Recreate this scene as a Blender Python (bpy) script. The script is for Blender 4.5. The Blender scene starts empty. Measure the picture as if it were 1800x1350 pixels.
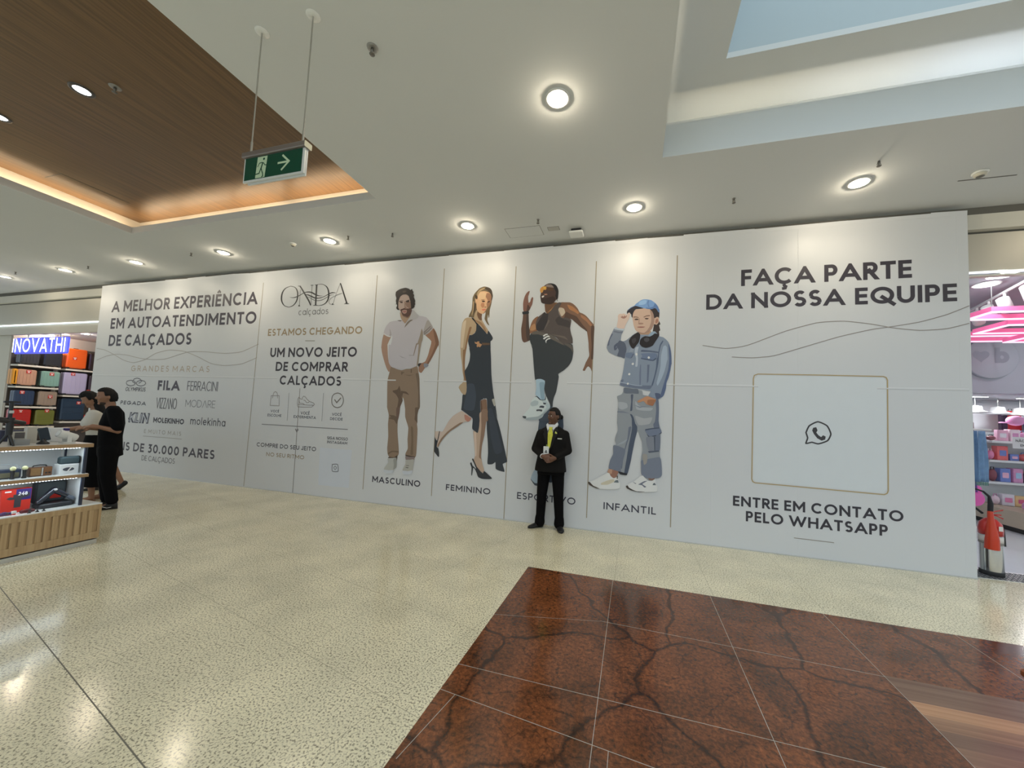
import bpy, bmesh, math, random
from mathutils import Vector, Matrix
from mathutils.geometry import tessellate_polygon
random.seed(7)
PI = math.pi
SC = bpy.context.scene
COL = SC.collection

# ------------------------------------------------------------------ camera
CAM_H = 1.52
YAW, PITCH, ROLL = 0.278852, 0.059458, 0.043521
_f = Vector((-math.sin(YAW)*math.cos(PITCH), math.cos(YAW)*math.cos(PITCH), math.sin(PITCH)))
_r = Vector((math.cos(YAW), math.sin(YAW), 0.0)); _u = _r.cross(_f)
_r2 = _r*math.cos(ROLL) + _u*math.sin(ROLL); _u2 = -_r*math.sin(ROLL) + _u*math.cos(ROLL)
cam_data = bpy.data.cameras.new('camera'); cam = bpy.data.objects.new('camera', cam_data); COL.objects.link(cam)
cam_data.sensor_width = 36.0; cam_data.lens = 646.784/1800*36
cam_data.shift_x = -(928.78-900)/1800; cam_data.shift_y = (694.29-675)/1800
cam_data.clip_start = 0.05; cam_data.clip_end = 200
M = Matrix.Identity(4)
for i in range(3):
    M[i][0] = _r2[i]; M[i][1] = _u2[i]; M[i][2] = -_f[i]
M[2][3] = CAM_H
cam.matrix_world = M
SC.camera = cam

# ------------------------------------------------------------------ world, exposure
SC.view_settings.view_transform = 'Standard'; SC.view_settings.look = 'None'
SC.view_settings.exposure = 0.0; SC.view_settings.gamma = 1.0; SC.view_settings.use_curve_mapping = False
SC.cycles.max_bounces = 7; SC.cycles.diffuse_bounces = 4; SC.cycles.glossy_bounces = 3; SC.cycles.transmission_bounces = 4
SC.cycles.sample_clamp_indirect = 4.0
SC.cycles.use_denoising = True
world = bpy.data.worlds.new('daylight'); SC.world = world; world.use_nodes = True
wn = world.node_tree.nodes; wl = world.node_tree.links
wn['Background'].inputs[0].default_value = (0.75, 0.89, 1.0, 1)
# overcast sky: brighter overhead than at the horizon
_tc = wn.new('ShaderNodeTexCoord'); _sp = wn.new('ShaderNodeSeparateXYZ'); _mr = wn.new('ShaderNodeMapRange')
_mr.inputs[1].default_value = 0.05; _mr.inputs[2].default_value = 1.0; _mr.inputs[3].default_value = 0.62; _mr.inputs[4].default_value = 3.0
wl.new(_tc.outputs['Generated'], _sp.inputs[0]); wl.new(_sp.outputs['Z'], _mr.inputs[0]); wl.new(_mr.outputs[0], wn['Background'].inputs[1])

# ------------------------------------------------------------------ materials
MATS = {}
def lin(c):
    return tuple(((v/255)/12.92 if v/255 <= 0.04045 else (((v/255)+0.055)/1.055)**2.4) for v in c)
def mat(name, rgb, rough=0.6, metal=0.0, emit=None, es=0.0, spec=0.5, vary=0.0, vscale=8.0, bump=0.0, bscale=60.0, alpha=1.0, trans=0.0, coat=0.0):
    if name in MATS: return MATS[name]
    m = bpy.data.materials.new(name); m.use_nodes = True; nt = m.node_tree; N = nt.nodes; L = nt.links
    b = N['Principled BSDF']
    b.inputs['Roughness'].default_value = rough; b.inputs['Metallic'].default_value = metal
    b.inputs['Specular IOR Level'].default_value = spec; b.inputs['Coat Weight'].default_value = coat
    b.inputs['Transmission Weight'].default_value = trans; b.inputs['Alpha'].default_value = alpha
    tc = N.new('ShaderNodeTexCoord')
    if vary > 0:
        nz = N.new('ShaderNodeTexNoise'); nz.inputs['Scale'].default_value = vscale; nz.inputs['Detail'].default_value = 4
        L.new(tc.outputs['Object'], nz.inputs['Vector'])
        mx = N.new('ShaderNodeMix'); mx.data_type = 'RGBA'
        mx.inputs[6].default_value = tuple(max(0, v*(1-vary)) for v in rgb) + (1,)
        mx.inputs[7].default_value = tuple(min(1, v*(1+vary)) for v in rgb) + (1,)
        L.new(nz.outputs['Fac'], mx.inputs[0]); L.new(mx.outputs[2], b.inputs['Base Color'])
    else:
        b.inputs['Base Color'].default_value = tuple(rgb) + (1,)
    if bump > 0:
        nb = N.new('ShaderNodeTexNoise'); nb.inputs['Scale'].default_value = bscale; nb.inputs['Detail'].default_value = 3
        L.new(tc.outputs['Object'], nb.inputs['Vector'])
        bp = N.new('ShaderNodeBump'); bp.inputs['Strength'].default_value = bump; bp.inputs['Distance'].default_value = 0.01
        L.new(nb.outputs['Fac'], bp.inputs['Height']); L.new(bp.outputs['Normal'], b.inputs['Normal'])
    if emit:
        b.inputs['Emission Color'].default_value = tuple(emit) + (1,); b.inputs['Emission Strength'].default_value = es
    MATS[name] = m
    return m
def S(name, srgb, **k): return mat(name, lin(srgb), **k)

# ------------------------------------------------------------------ mesh builder
class MB:
    def __init__(s): s.v = []; s.f = []; s.mi = []; s.sm = []; s.mats = []; s.cur = 0; s.smooth = False
    def use(s, m, smooth=None):
        if m not in s.mats: s.mats.append(m)
        s.cur = s.mats.index(m)
        if smooth is not None: s.smooth = smooth
        return s
    def add(s, vs, fs, smooth=None):
        o = len(s.v); s.v += [tuple(p) for p in vs]
        for f in fs:
            s.f.append([i+o for i in f]); s.mi.append(s.cur); s.sm.append(s.smooth if smooth is None else smooth)
        return s
    def box(s, x0, x1, y0, y1, z0, z1, T=None):
        vs = [Vector((x, y, z)) for z in (z0, z1) for y in (y0, y1) for x in (x0, x1)]
        if T: vs = [T @ p for p in vs]
        return s.add(vs, [(0,2,3,1),(4,5,7,6),(0,1,5,4),(2,6,7,3),(0,4,6,2),(1,3,7,5)], False)
    def rbox(s, x0, x1, y0, y1, z0, z1, r=0.01, seg=3, axis='z', T=None):
        # box with rounded corners seen along one axis, and a small bevel on the caps
        a = {'z': (0,1,2), 'y': (0,2,1), 'x': (1,2,0)}[axis]
        lo = (x0,y0,z0); hi = (x1,y1,z1)
        u0,u1,v0,v1,w0,w1 = lo[a[0]],hi[a[0]],lo[a[1]],hi[a[1]],lo[a[2]],hi[a[2]]
        r = min(r, (u1-u0)/2.001, (v1-v0)/2.001)
        def ring(ins):
            o = []
            rr = max(r-ins, 1e-4)
            for cx, cy, a0 in ((u1-r, v1-r, 0), (u0+r, v1-r, PI/2), (u0+r, v0+r, PI), (u1-r, v0+r, 1.5*PI)):
                for k in range(seg+1):
                    t = a0 + PI/2*k/seg; o.append((cx+math.cos(t)*rr, cy+math.sin(t)*rr))
            return o
        bv = min(r*0.5, (w1-w0)*0.25)
        rings = [(w0, bv), (w0+bv, 0), (w1-bv, 0), (w1, bv)]
        vs = []; n = 4*(seg+1)
        for w, ins in rings:
            for (u, v) in ring(ins):
                p = [0,0,0]; p[a[0]] = u; p[a[1]] = v; p[a[2]] = w
                p = Vector(p); vs.append(T @ p if T else p)
        fs = [tuple(range(n))[::-1], tuple(range(3*n, 4*n))]
        for k in range(3):
            for i in range(n):
                j = (i+1) % n; fs.append((k*n+i, k*n+j, (k+1)*n+j, (k+1)*n+i))
        if axis == 'y': fs = [f[::-1] for f in fs]
        return s.add(vs, fs, False)
    def tube(s, pts, r, n=10, caps=True, smooth=True):
        pts = [Vector(p) for p in pts]; rs = r if isinstance(r, (list, tuple)) else [r]*len(pts)
        vs = []; fs = []; prev = None
        for i, p in enumerate(pts):
            d = (pts[min(i+1, len(pts)-1)] - pts[max(i-1, 0)]).normalized()
            if prev is None:
                up = Vector((0,0,1)) if abs(d.z) < 0.9 else Vector((1,0,0)); x = d.cross(up).normalized()
            else:
                x = (prev - d*prev.dot(d)).normalized()
            prev = x; y = d.cross(x)
            for k in range(n):
                t = 2*PI*k/n; vs.append(p + (x*math.cos(t) + y*math.sin(t))*rs[i])
        m = len(pts)
        for i in range(m-1):
            for k in range(n):
                j = (k+1) % n; fs.append((i*n+k, (i+1)*n+k, (i+1)*n+j, i*n+j))
        s.add(vs, fs, smooth)
        if caps: s.add(vs[:n], [tuple(range(n))], False); s.add(vs[-n:], [tuple(range(n))[::-1]], False)
        return s
    def lathe(s, prof, c=(0,0,0), n=24, axis='z', smooth=True, T=None, caps=True):
        vs = []; fs = []
        for (r, h) in prof:
            for k in range(n):
                t = 2*PI*k/n; a, b = r*math.cos(t), r*math.sin(t)
                p = Vector({'z': (a,b,h), 'y': (a,h,-b), 'x': (h,a,b)}[axis]) + Vector(c)
                vs.append(T @ p if T else p)
        for i in range(len(prof)-1):
            for k in range(n):
                j = (k+1) % n; fs.append((i*n+k, i*n+j, (i+1)*n+j, (i+1)*n+k))
        fs2 = []
        if caps and prof[0][0] > 1e-5: fs2.append(tuple(range(n))[::-1])
        if caps and prof[-1][0] > 1e-5: fs2.append(tuple(range((len(prof)-1)*n, len(prof)*n)))
        s.add(vs, fs + fs2, smooth)
        return s
    def ell(s, c, r, n=20, m=12, T=None, fn=None):
        vs = []; fs = []; c = Vector(c)
        for i in range(m+1):
            ph = PI*i/m
            for k in range(n):
                t = 2*PI*k/n
                d = Vector((math.sin(ph)*math.cos(t), math.sin(ph)*math.sin(t), math.cos(ph)))
                p = Vector((d.x*r[0], d.y*r[1], d.z*r[2]))
                if fn: p = fn(d, p)
                p = p + c; vs.append(T @ p if T else p)
        for i in range(m):
            for k in range(n):
                j = (k+1) % n; fs.append((i*n+k, (i+1)*n+k, (i+1)*n+j, i*n+j))
        return s.add(vs, fs, True)
    def cap(s, p0, p1, r0, r1, n=16, sq=1.0):
        # tapered capsule with closed rounded ends
        p0 = Vector(p0); p1 = Vector(p1); d = (p1-p0); l = d.length; d.normalize()
        up = Vector((0,1,0)) if abs(d.y) < 0.9 else Vector((1,0,0)); x = d.cross(up).normalized(); y = d.cross(x)
        rings = [(-math.cos(a)*r0, math.sin(a)*r0) for a in (0.25, 0.6, 1.0, 1.35)] + [(0, r0), (l, r1)] + [(l+math.cos(a)*r1, math.sin(a)*r1) for a in (1.35, 1.0, 0.6, 0.25)]
        vs = []; fs = []
        for h, r in rings:
            for k in range(n):
                t = 2*PI*k/n; vs.append(p0 + d*h + x*math.cos(t)*r + y*math.sin(t)*r*sq)
        m = len(rings)
        for i in range(m-1):
            for k in range(n):
                j = (k+1) % n; fs.append((i*n+k, (i+1)*n+k, (i+1)*n+j, i*n+j))
        fs.append(tuple(range(n))); fs.append(tuple(range((m-1)*n, m*n))[::-1])
        return s.add(vs, fs, True)
    def loft(s, rings, n=24, smooth=True):
        # rings: (center, rx, ry, [power]) horizontal super-ellipses, bottom to top
        vs = []; fs = []
        for rg in rings:
            c, rx, ry = rg[0], rg[1], rg[2]; pw = rg[3] if len(rg) > 3 else 2.3
            for k in range(n):
                t = 2*PI*k/n; ct, st = math.cos(t), math.sin(t)
                vs.append(Vector(c) + Vector((math.copysign(abs(ct)**(2/pw), ct)*rx, math.copysign(abs(st)**(2/pw), st)*ry, 0)))
        m = len(rings)
        for i in range(m-1):
            for k in range(n):
                j = (k+1) % n; fs.append((i*n+k, i*n+j, (i+1)*n+j, (i+1)*n+k))
        fs.append(tuple(range(n))[::-1]); fs.append(tuple(range((m-1)*n, m*n)))
        return s.add(vs, fs, smooth)
    def poly(s, pts2, fn, flip=False):
        # filled polygon of (u, v) points, placed by fn(u, v) -> xyz
        P = [Vector((p[0], p[1], 0)) for p in pts2]
        tris = tessellate_polygon([P])
        vs = [fn(p[0], p[1]) for p in pts2]; fs = []
        for t in tris:
            a, b, c = (P[i] for i in t)
            ccw = (b-a).cross(c-a).z > 0
            fs.append(tuple(t) if ccw != flip else tuple(t)[::-1])
        return s.add(vs, fs, False)
    def slab(s, pts2, fn0, fn1):
        # polygon extruded between two placements
        n = len(pts2)
        area = sum(pts2[i][0]*pts2[(i+1)%n][1]-pts2[(i+1)%n][0]*pts2[i][1] for i in range(n))
        if area < 0: pts2 = pts2[::-1]
        s.poly(pts2, fn1); s.poly(pts2, fn0, True)
        vs = [fn0(*p[:2]) for p in pts2] + [fn1(*p[:2]) for p in pts2]
        s.add(vs, [(i, (i+1)%n, n+(i+1)%n, n+i) for i in range(n)], False)
        return s
    def build(s, name, parent=None, m=None, loc=None, bevel=0, rz=None):
        me = bpy.data.meshes.new(name); me.from_pydata(s.v, [], s.f)
        mm = s.mats if s.mats else [m]
        for x in mm: me.materials.append(x)
        me.polygons.foreach_set('material_index', s.mi); me.polygons.foreach_set('use_smooth', s.sm)
        me.update()
        o = bpy.data.objects.new(name, me); COL.objects.link(o)
        if parent: o.parent = parent
        if loc: o.location = loc
        if rz is not None: o.rotation_euler = (0,0,rz)
        if bevel:
            b = o.modifiers.new('bevel', 'BEVEL'); b.width = bevel; b.segments = 2; b.limit_method = 'ANGLE'
        return o
def thing(name, label, cat, loc=(0,0,0), rz=0, group=None):
    o = bpy.data.objects.new(name, None); COL.objects.link(o); o.empty_display_size = 0.1
    o.location = loc; o.rotation_euler = (0,0,rz); o['label'] = label; o['category'] = cat
    if group: o['group'] = group
    return o
def tag(o, label, cat, group=None):
    o['label'] = label; o['category'] = cat
    if group: o['group'] = group
    return o
def struct(o): o['kind'] = 'structure'; return o
def P1(name, m, parent=None, **k):
    mb = MB().use(m); return mb
def one(name, m, shape, parent=None, **k):
    mb = MB().use(m); shape(mb); return mb.build(name, parent, **k)
def dup(root, loc, rz=None, label=None, group=None):
    r = root.copy(); COL.objects.link(r); r.location = loc
    if rz is not None: r.rotation_euler = (0,0,rz)
    if label: r['label'] = label
    if group: r['group'] = group
    for ch in list(root.children):
        c = ch.copy(); COL.objects.link(c); c.parent = r
        for g in ch.children:
            d = g.copy(); COL.objects.link(d); d.parent = c
    return r
def light(name, kind, loc, energy, color, parent=None, size=0.1, sy=None, spread=None, rot=(0,0,0), spot=None, blend=0.5):
    d = bpy.data.lights.new(name, kind); d.energy = energy; d.color = color
    if kind == 'AREA':
        d.size = size
        if sy: d.shape = 'RECTANGLE'; d.size_y = sy
        else: d.shape = 'DISK'
        if spread: d.spread = spread
    if kind == 'SPOT': d.spot_size = spot; d.spot_blend = blend; d.shadow_soft_size = size
    if kind == 'POINT': d.shadow_soft_size = size
    o = bpy.data.objects.new(name, d); COL.objects.link(o); o.location = loc; o.rotation_euler = rot
    if parent: o.parent = parent
    return o

# ------------------------------------------------------------------ node-rich surface materials
def grid_mask(nt, vec, sx, sy, ox, oy, rot, w):
    N, L = nt.nodes, nt.links
    mp = N.new('ShaderNodeMapping'); mp.vector_type = 'POINT'
    L.new(vec, mp.inputs[0])
    sub = N.new('ShaderNodeVectorMath'); sub.operation = 'SUBTRACT'; sub.inputs[1].default_value = (ox, oy, 0)
    L.new(vec, sub.inputs[0])
    ro = N.new('ShaderNodeVectorRotate'); ro.rotation_type = 'Z_AXIS'; ro.inputs['Angle'].default_value = -rot
    L.new(sub.outputs[0], ro.inputs['Vector'])
    sp = N.new('ShaderNodeSeparateXYZ'); L.new(ro.outputs[0], sp.inputs[0])
    N.remove(mp)
    outs = []
    for ax, sz in (('X', sx), ('Y', sy)):
        pp = N.new('ShaderNodeMath'); pp.operation = 'PINGPONG'; pp.inputs[1].default_value = sz/2
        L.new(sp.outputs[ax], pp.inputs[0])
        lt = N.new('ShaderNodeMath'); lt.operation = 'LESS_THAN'; lt.inputs[1].default_value = w/2
        a = N.new('ShaderNodeMath'); a.operation = 'ABSOLUTE'; L.new(pp.outputs[0], a.inputs[0])
        L.new(a.outputs[0], lt.inputs[0]); outs.append(lt.outputs[0])
    mx = N.new('ShaderNodeMath'); mx.operation = 'MAXIMUM'; L.new(outs[0], mx.inputs[0]); L.new(outs[1], mx.inputs[1])
    return mx.outputs[0]
def stone(name, base, dark, speck_amt, gridp, groutc, rough=0.12):
    m = bpy.data.materials.new(name); m.use_nodes = True; nt = m.node_tree; N, L = nt.nodes, nt.links; b = N['Principled BSDF']
    tc = N.new('ShaderNodeTexCoord'); v = tc.outputs['Object']
    n1 = N.new('ShaderNodeTexNoise'); n1.inputs['Scale'].default_value = 90; n1.inputs['Detail'].default_value = 3; n1.inputs['Roughness'].default_value = 0.6; L.new(v, n1.inputs['Vector'])
    r1 = N.new('ShaderNodeValToRGB'); L.new(n1.outputs['Fac'], r1.inputs[0])
    e = r1.color_ramp.elements; e[0].position = speck_amt-0.06; e[0].color = dark + (1,); e[1].position = speck_amt+0.05; e[1].color = base + (1,)
    e2 = e.new(0.72); e2.color = tuple(min(1, c*1.12) for c in base) + (1,)
    n2 = N.new('ShaderNodeTexNoise'); n2.inputs['Scale'].default_value = 2.2; n2.inputs['Detail'].default_value = 3; L.new(v, n2.inputs['Vector'])
    mx = N.new('ShaderNodeMix'); mx.data_type = 'RGBA'; mx.blend_type = 'MULTIPLY'; mx.inputs[0].default_value = 1
    r2 = N.new('ShaderNodeValToRGB'); r2.color_ramp.elements[0].color = (0.86,0.86,0.85,1); r2.color_ramp.elements[1].color = (1.08,1.07,1.05,1); r2.color_ramp.elements[0].position = 0.3; r2.color_ramp.elements[1].position = 0.7
    L.new(n2.outputs['Fac'], r2.inputs[0]); L.new(r1.outputs[0], mx.inputs[6]); L.new(r2.outputs[0], mx.inputs[7])
    gm = grid_mask(nt, v, *gridp)
    g = N.new('ShaderNodeMix'); g.data_type = 'RGBA'; L.new(gm, g.inputs[0]); L.new(mx.outputs[2], g.inputs[6]); g.inputs[7].default_value = groutc + (1,)
    L.new(g.outputs[2], b.inputs['Base Color']); b.inputs['Roughness'].default_value = rough; b.inputs['Specular IOR Level'].default_value = 0.5
    n3 = N.new('ShaderNodeTexNoise'); n3.inputs['Scale'].default_value = 1.2; L.new(v, n3.inputs['Vector'])
    rr = N.new('ShaderNodeMapRange'); rr.inputs[3].default_value = rough*0.7; rr.inputs[4].default_value = rough*1.8; L.new(n3.outputs['Fac'], rr.inputs[0]); L.new(rr.outputs[0], b.inputs['Roughness'])
    return m
def red_granite():
    m = bpy.data.materials.new('red granite'); m.use_nodes = True; nt = m.node_tree; N, L = nt.nodes, nt.links; b = N['Principled BSDF']
    tc = N.new('ShaderNodeTexCoord'); v = tc.outputs['Object']
    n1 = N.new('ShaderNodeTexNoise'); n1.inputs['Scale'].default_value = 44; n1.inputs['Detail'].default_value = 8; n1.inputs['Roughness'].default_value = 0.7; n1.inputs['Distortion'].default_value = 0.4; L.new(v, n1.inputs['Vector'])
    r1 = N.new('ShaderNodeValToRGB'); e = r1.color_ramp.elements
    e[0].position = 0.33; e[0].color = lin((62,46,32)) + (1,); e[1].position = 0.72; e[1].color = lin((156,92,54)) + (1,)
    x = e.new(0.5); x.color = lin((114,66,38)) + (1,)
    L.new(n1.outputs['Fac'], r1.inputs[0])
    # broad cloudy dark areas
    n2 = N.new('ShaderNodeTexNoise'); n2.inputs['Scale'].default_value = 1.7; n2.inputs['Detail'].default_value = 6; n2.inputs['Distortion'].default_value = 1.2; L.new(v, n2.inputs['Vector'])
    r2 = N.new('ShaderNodeValToRGB'); r2.color_ramp.elements[0].position = 0.36; r2.color_ramp.elements[0].color = (0.55,0.58,0.58,1); r2.color_ramp.elements[1].position = 0.56; r2.color_ramp.elements[1].color = (1,1,1,1)
    L.new(n2.outputs['Fac'], r2.inputs[0])
    mx = N.new('ShaderNodeMix'); mx.data_type = 'RGBA'; mx.blend_type = 'MULTIPLY'; mx.inputs[0].default_value = 1; L.new(r1.outputs[0], mx.inputs[6]); L.new(r2.outputs[0], mx.inputs[7])
    # dark veins: distance to warped cell edges, two scales
    col = mx.outputs[2]
    for sc, wd, seed, dk in ((1.15, 0.010, 3.1, 0.30), (3.3, 0.012, 9.7, 0.55)):
        nd = N.new('ShaderNodeTexNoise'); nd.inputs['Scale'].default_value = sc*1.7; nd.inputs['Detail'].default_value = 5; L.new(v, nd.inputs['Vector'])
        sb = N.new('ShaderNodeVectorMath'); sb.operation = 'MULTIPLY_ADD'; sb.inputs[1].default_value = (0.42,0.42,0); L.new(nd.outputs['Color'], sb.inputs[0]); L.new(v, sb.inputs[2])
        ad = N.new('ShaderNodeVectorMath'); ad.operation = 'ADD'; ad.inputs[1].default_value = (seed, seed*0.7, 0); L.new(sb.outputs[0], ad.inputs[0])
        vo = N.new('ShaderNodeTexVoronoi'); vo.feature = 'DISTANCE_TO_EDGE'; vo.voronoi_dimensions = '2D'; vo.inputs['Scale'].default_value = sc; L.new(ad.outputs[0], vo.inputs['Vector'])
        rv = N.new('ShaderNodeValToRGB'); rv.color_ramp.elements[0].position = wd*0.3; rv.color_ramp.elements[0].color = (dk,dk,dk*1.05,1); rv.color_ramp.elements[1].position = wd*2.2; rv.color_ramp.elements[1].color = (1,1,1,1)
        L.new(vo.outputs['Distance'], rv.inputs[0])
        m2 = N.new('ShaderNodeMix'); m2.data_type = 'RGBA'; m2.blend_type = 'MULTIPLY'; m2.inputs[0].default_value = 1; L.new(col, m2.inputs[6]); L.new(rv.outputs[0], m2.inputs[7]); col = m2.outputs[2]
    L.new(col, b.inputs['Base Color']); b.inputs['Roughness'].default_value = 0.13
    return m
def wood(name, c0, c1, axis='Y', scale=1.0, rough=0.4, planks=None, coat=0.0):
    m = bpy.data.materials.new(name); m.use_nodes = True; nt = m.node_tree; N, L = nt.nodes, nt.links; b = N['Principled BSDF']
    tc = N.new('ShaderNodeTexCoord'); mp = N.new('ShaderNodeMapping'); L.new(tc.outputs['Object'], mp.inputs[0])
    mp.inputs['Scale'].default_value = {'X': (0.7*scale, 26*scale, 26*scale), 'Y': (26*scale, 0.7*scale, 26*scale), 'Z': (26*scale, 26*scale, 0.7*scale)}[axis]
    n1 = N.new('ShaderNodeTexNoise'); n1.inputs['Scale'].default_value = 1.6; n1.inputs['Detail'].default_value = 5; L.new(mp.outputs[0], n1.inputs['Vector'])
    r = N.new('ShaderNodeValToRGB'); r.color_ramp.elements[0].position = 0.32; r.color_ramp.elements[0].color = c0 + (1,); r.color_ramp.elements[1].position = 0.7; r.color_ramp.elements[1].color = c1 + (1,)
    L.new(n1.outputs['Fac'], r.inputs[0]); out = r.outputs[0]
    if planks:
        sp = N.new('ShaderNodeSeparateXYZ'); L.new(tc.outputs['Object'], sp.inputs[0])
        dv = N.new('ShaderNodeMath'); dv.operation = 'DIVIDE'; dv.inputs[1].default_value = planks; L.new(sp.outputs['Y' if axis == 'X' else 'X'], dv.inputs[0])
        fl = N.new('ShaderNodeMath'); fl.operation = 'FLOOR'; L.new(dv.outputs[0], fl.inputs[0])
        wn_ = N.new('ShaderNodeTexWhiteNoise'); wn_.noise_dimensions = '1D'; L.new(fl.outputs[0], wn_.inputs['W'])
        rp = N.new('ShaderNodeValToRGB'); rp.color_ramp.elements[0].color = (0.50,0.48,0.52,1); rp.color_ramp.elements[1].color = (1.3,1.22,1.12,1); rp.color_ramp.elements[0].position = 0.3; rp.color_ramp.elements[1].position = 0.6; L.new(wn_.outputs['Value'], rp.inputs[0])
        mx = N.new('ShaderNodeMix'); mx.data_type = 'RGBA'; mx.blend_type = 'MULTIPLY'; mx.inputs[0].default_value = 1; L.new(out, mx.inputs[6]); L.new(rp.outputs[0], mx.inputs[7]); out = mx.outputs[2]
    L.new(out, b.inputs['Base Color']); b.inputs['Roughness'].default_value = rough; b.inputs['Coat Weight'].default_value = coat
    return m

M_ceil = mat('ceiling paint', (0.70,0.71,0.70), rough=0.9, vary=0.02, vscale=1.5)
M_wallw = mat('white wall paint', (0.72,0.72,0.70), rough=0.85, vary=0.02)
M_cream = mat('cream fascia', (0.66,0.63,0.55), rough=0.6, vary=0.02)
M_panel = mat('satin metal fascia panel', (0.56,0.52,0.44), rough=0.45, metal=0.12, vary=0.05, vscale=1.2)
M_gap = mat('dark recess paint', (0.13,0.125,0.11), rough=0.9, vary=0.05)
M_woodc = wood('wood veneer ceiling', lin((96,74,50)), lin((126,96,64)), 'Y', 1.0, 0.42)
M_beige = stone('beige granite aligned', lin((226,218,190)), lin((134,127,109)), 0.435, (0.86,0.9,-0.99,3.714,0.0,0.003), lin((160,152,130)))
M_beige2 = stone('beige granite turned', lin((226,218,190)), lin((134,127,109)), 0.435, (0.81,0.762,-2.005,1.94,-0.212,0.003), lin((160,152,130)))
M_red = red_granite()
M_grout = mat('pale grout', (0.42,0.38,0.32), rough=0.6, vary=0.1)
M_plank = wood('striped wood flooring', lin((140,104,78)), lin((172,134,104)), 'X', 0.8, 0.2, planks=0.105)
M_whitefloor = mat('white shop floor', (0.8,0.82,0.84), rough=0.15, vary=0.02)
M_chrome = mat('brushed steel', (0.55,0.54,0.52), rough=0.32, metal=1.0, vary=0.05)
M_alu = mat('satin aluminium', (0.62,0.62,0.6), rough=0.35, metal=0.7, vary=0.03)
M_whiteplastic = mat('white plastic', (0.78,0.78,0.75), rough=0.35, vary=0.02)
M_blackplastic = mat('black plastic', (0.018,0.018,0.02), rough=0.35, vary=0.1)
M_lampW = mat('warm lamp glass', (1,1,1), emit=(1.0,0.9,0.72), es=14.0)
M_lampC = mat('cool lamp glass', (1,1,1), emit=(0.85,0.95,1.0), es=10.0)
M_led = mat('cool led strip', (1,1,1), emit=(0.8,0.93,1.0), es=3.5)
M_ledw = mat('warm led strip', (1,1,1), emit=(1.0,0.78,0.5), es=6.0)

# ================================================================== SETTING
CZ = 4.141                      # ceiling height
WY = 5.209                      # face of the hoarding
def plane(name, m, x0, x1, y0, y1, z, up=True, th=0.03):
    o = MB().use(m).box(x0, x1, y0, y1, z-th if up else z, z if up else z+th).build(name); return struct(o)
# floor fields
plane('floor', M_beige, -0.985, 12, 3.714, 5.60, 0.0)
def turned():
    mb = MB().use(M_beige2)
    mb.box(-20, -0.985, -9, 5.60, -0.03, 0.0)
    return struct(mb.build('floor'))
turned()
plane('floor', M_beige, -0.985, 12, -9, 0.9, 0.0)
plane('floor', M_red, -0.985, 1.552, 0.9, 3.714, 0.0)
plane('floor', M_red, 1.552, 12, 2.945, 3.714, 0.0)
plane('floor', M_plank, 1.552, 12, 0.9, 2.945, 0.0)
gm = MB().use(M_grout)
def gl(p, q, w=0.0028):
    p = Vector((p[0], p[1], 0)); q = Vector((q[0], q[1], 0)); d = (q-p).normalized(); n = Vector((-d.y, d.x, 0))*w/2
    h = Vector((0,0,0.0006)); vs = [p-n, q-n, q+n, p+n]
    gm.add([a for a in vs] + [a+h for a in vs], [(4,5,6,7),(0,1,5,4),(1,2,6,5),(2,3,7,6),(3,0,4,7)], False)
gl((-0.145,3.714),(-0.145,0.9)); gl((0.70,3.714),(0.70,0.9)); gl((1.552,3.714),(1.552,0.9)); gl((2.41,3.714),(2.41,2.945))
gl((-0.2,2.945),(1.552,2.93)); gl((-0.985,2.15),(1.552,2.165)); gl((-0.985,1.93),(0.30,1.805)); gl((-0.89,1.92),(-0.96,1.5)); gl((-0.07,1.84),(-0.07,0.9)); gl((0.3,1.805),(0.9,1.75))
gl((-0.985,2.75),(-0.2,2.94),0.0016); gl((3.27,3.714),(3.27,2.945))
struct(gm.build('floor_joints'))
gm = MB().use(mat('dark joint', (0.16,0.15,0.12), rough=0.6)); gl((-7.0,2.235),(-0.985,0.939),0.005); struct(gm.build('floor_expansion_joint'))
# ceiling around the two recesses
def ceil(x0, x1, y0, y1): struct(MB().use(M_ceil).box(x0, x1, y0, y1, CZ, CZ+0.06).build('ceiling'))
WX0, WX1, WY0, WY1 = -7.70, -3.137, -4.0, 3.70      # wood recess
SX0, SX1, SY0, SY1 = 0.215, 7.0, -2.6, 3.70         # skylight recess
ceil(-20, 12, 3.70, 5.32)
ceil(-20, WX0, -4.0, 3.70); ceil(WX1, SX0, -4.0, 3.70); ceil(SX1, 12, -4.0, 3.70); ceil(SX0, SX1, -4.0, SY0)
DL_W = 12
# ---- wood recess with cove
LZ = CZ+0.10; WZ = CZ+0.28; TR = 0.17
mb = MB().use(M_ceil)
mb.box(WX0-0.03, WX0, WY0, WY1+0.03, CZ+0.06, LZ); mb.box(WX0-0.03, WX1, WY1, WY1+0.03, CZ+0.06, LZ)
struct(mb.build('trim_cove_lip'))
mb = MB().use(M_cream)
mb.box(WX0-TR-0.04, WX0-TR, WY0, WY1+TR+0.04, CZ+0.06, WZ); mb.box(WX0-TR, WX1+0.04, WY1+TR, WY1+TR+0.04, CZ+0.06, WZ)
mb.box(WX1, WX1+0.04, WY0, WY1+TR, CZ+0.061, WZ); mb.box(WX0-TR, WX1, WY0-0.04, WY0, CZ+0.06, WZ)
struct(mb.build('trim_cove_wall'))
struct(MB().use(M_woodc).box(WX0-TR, WX1, WY0, WY1+TR, WZ, WZ+0.04).build('ceiling_wood_panel'))
cove = thing('cove_light', 'warm led strip hidden in the trough around the wooden ceiling recess', 'light', (0,0,0))
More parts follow.
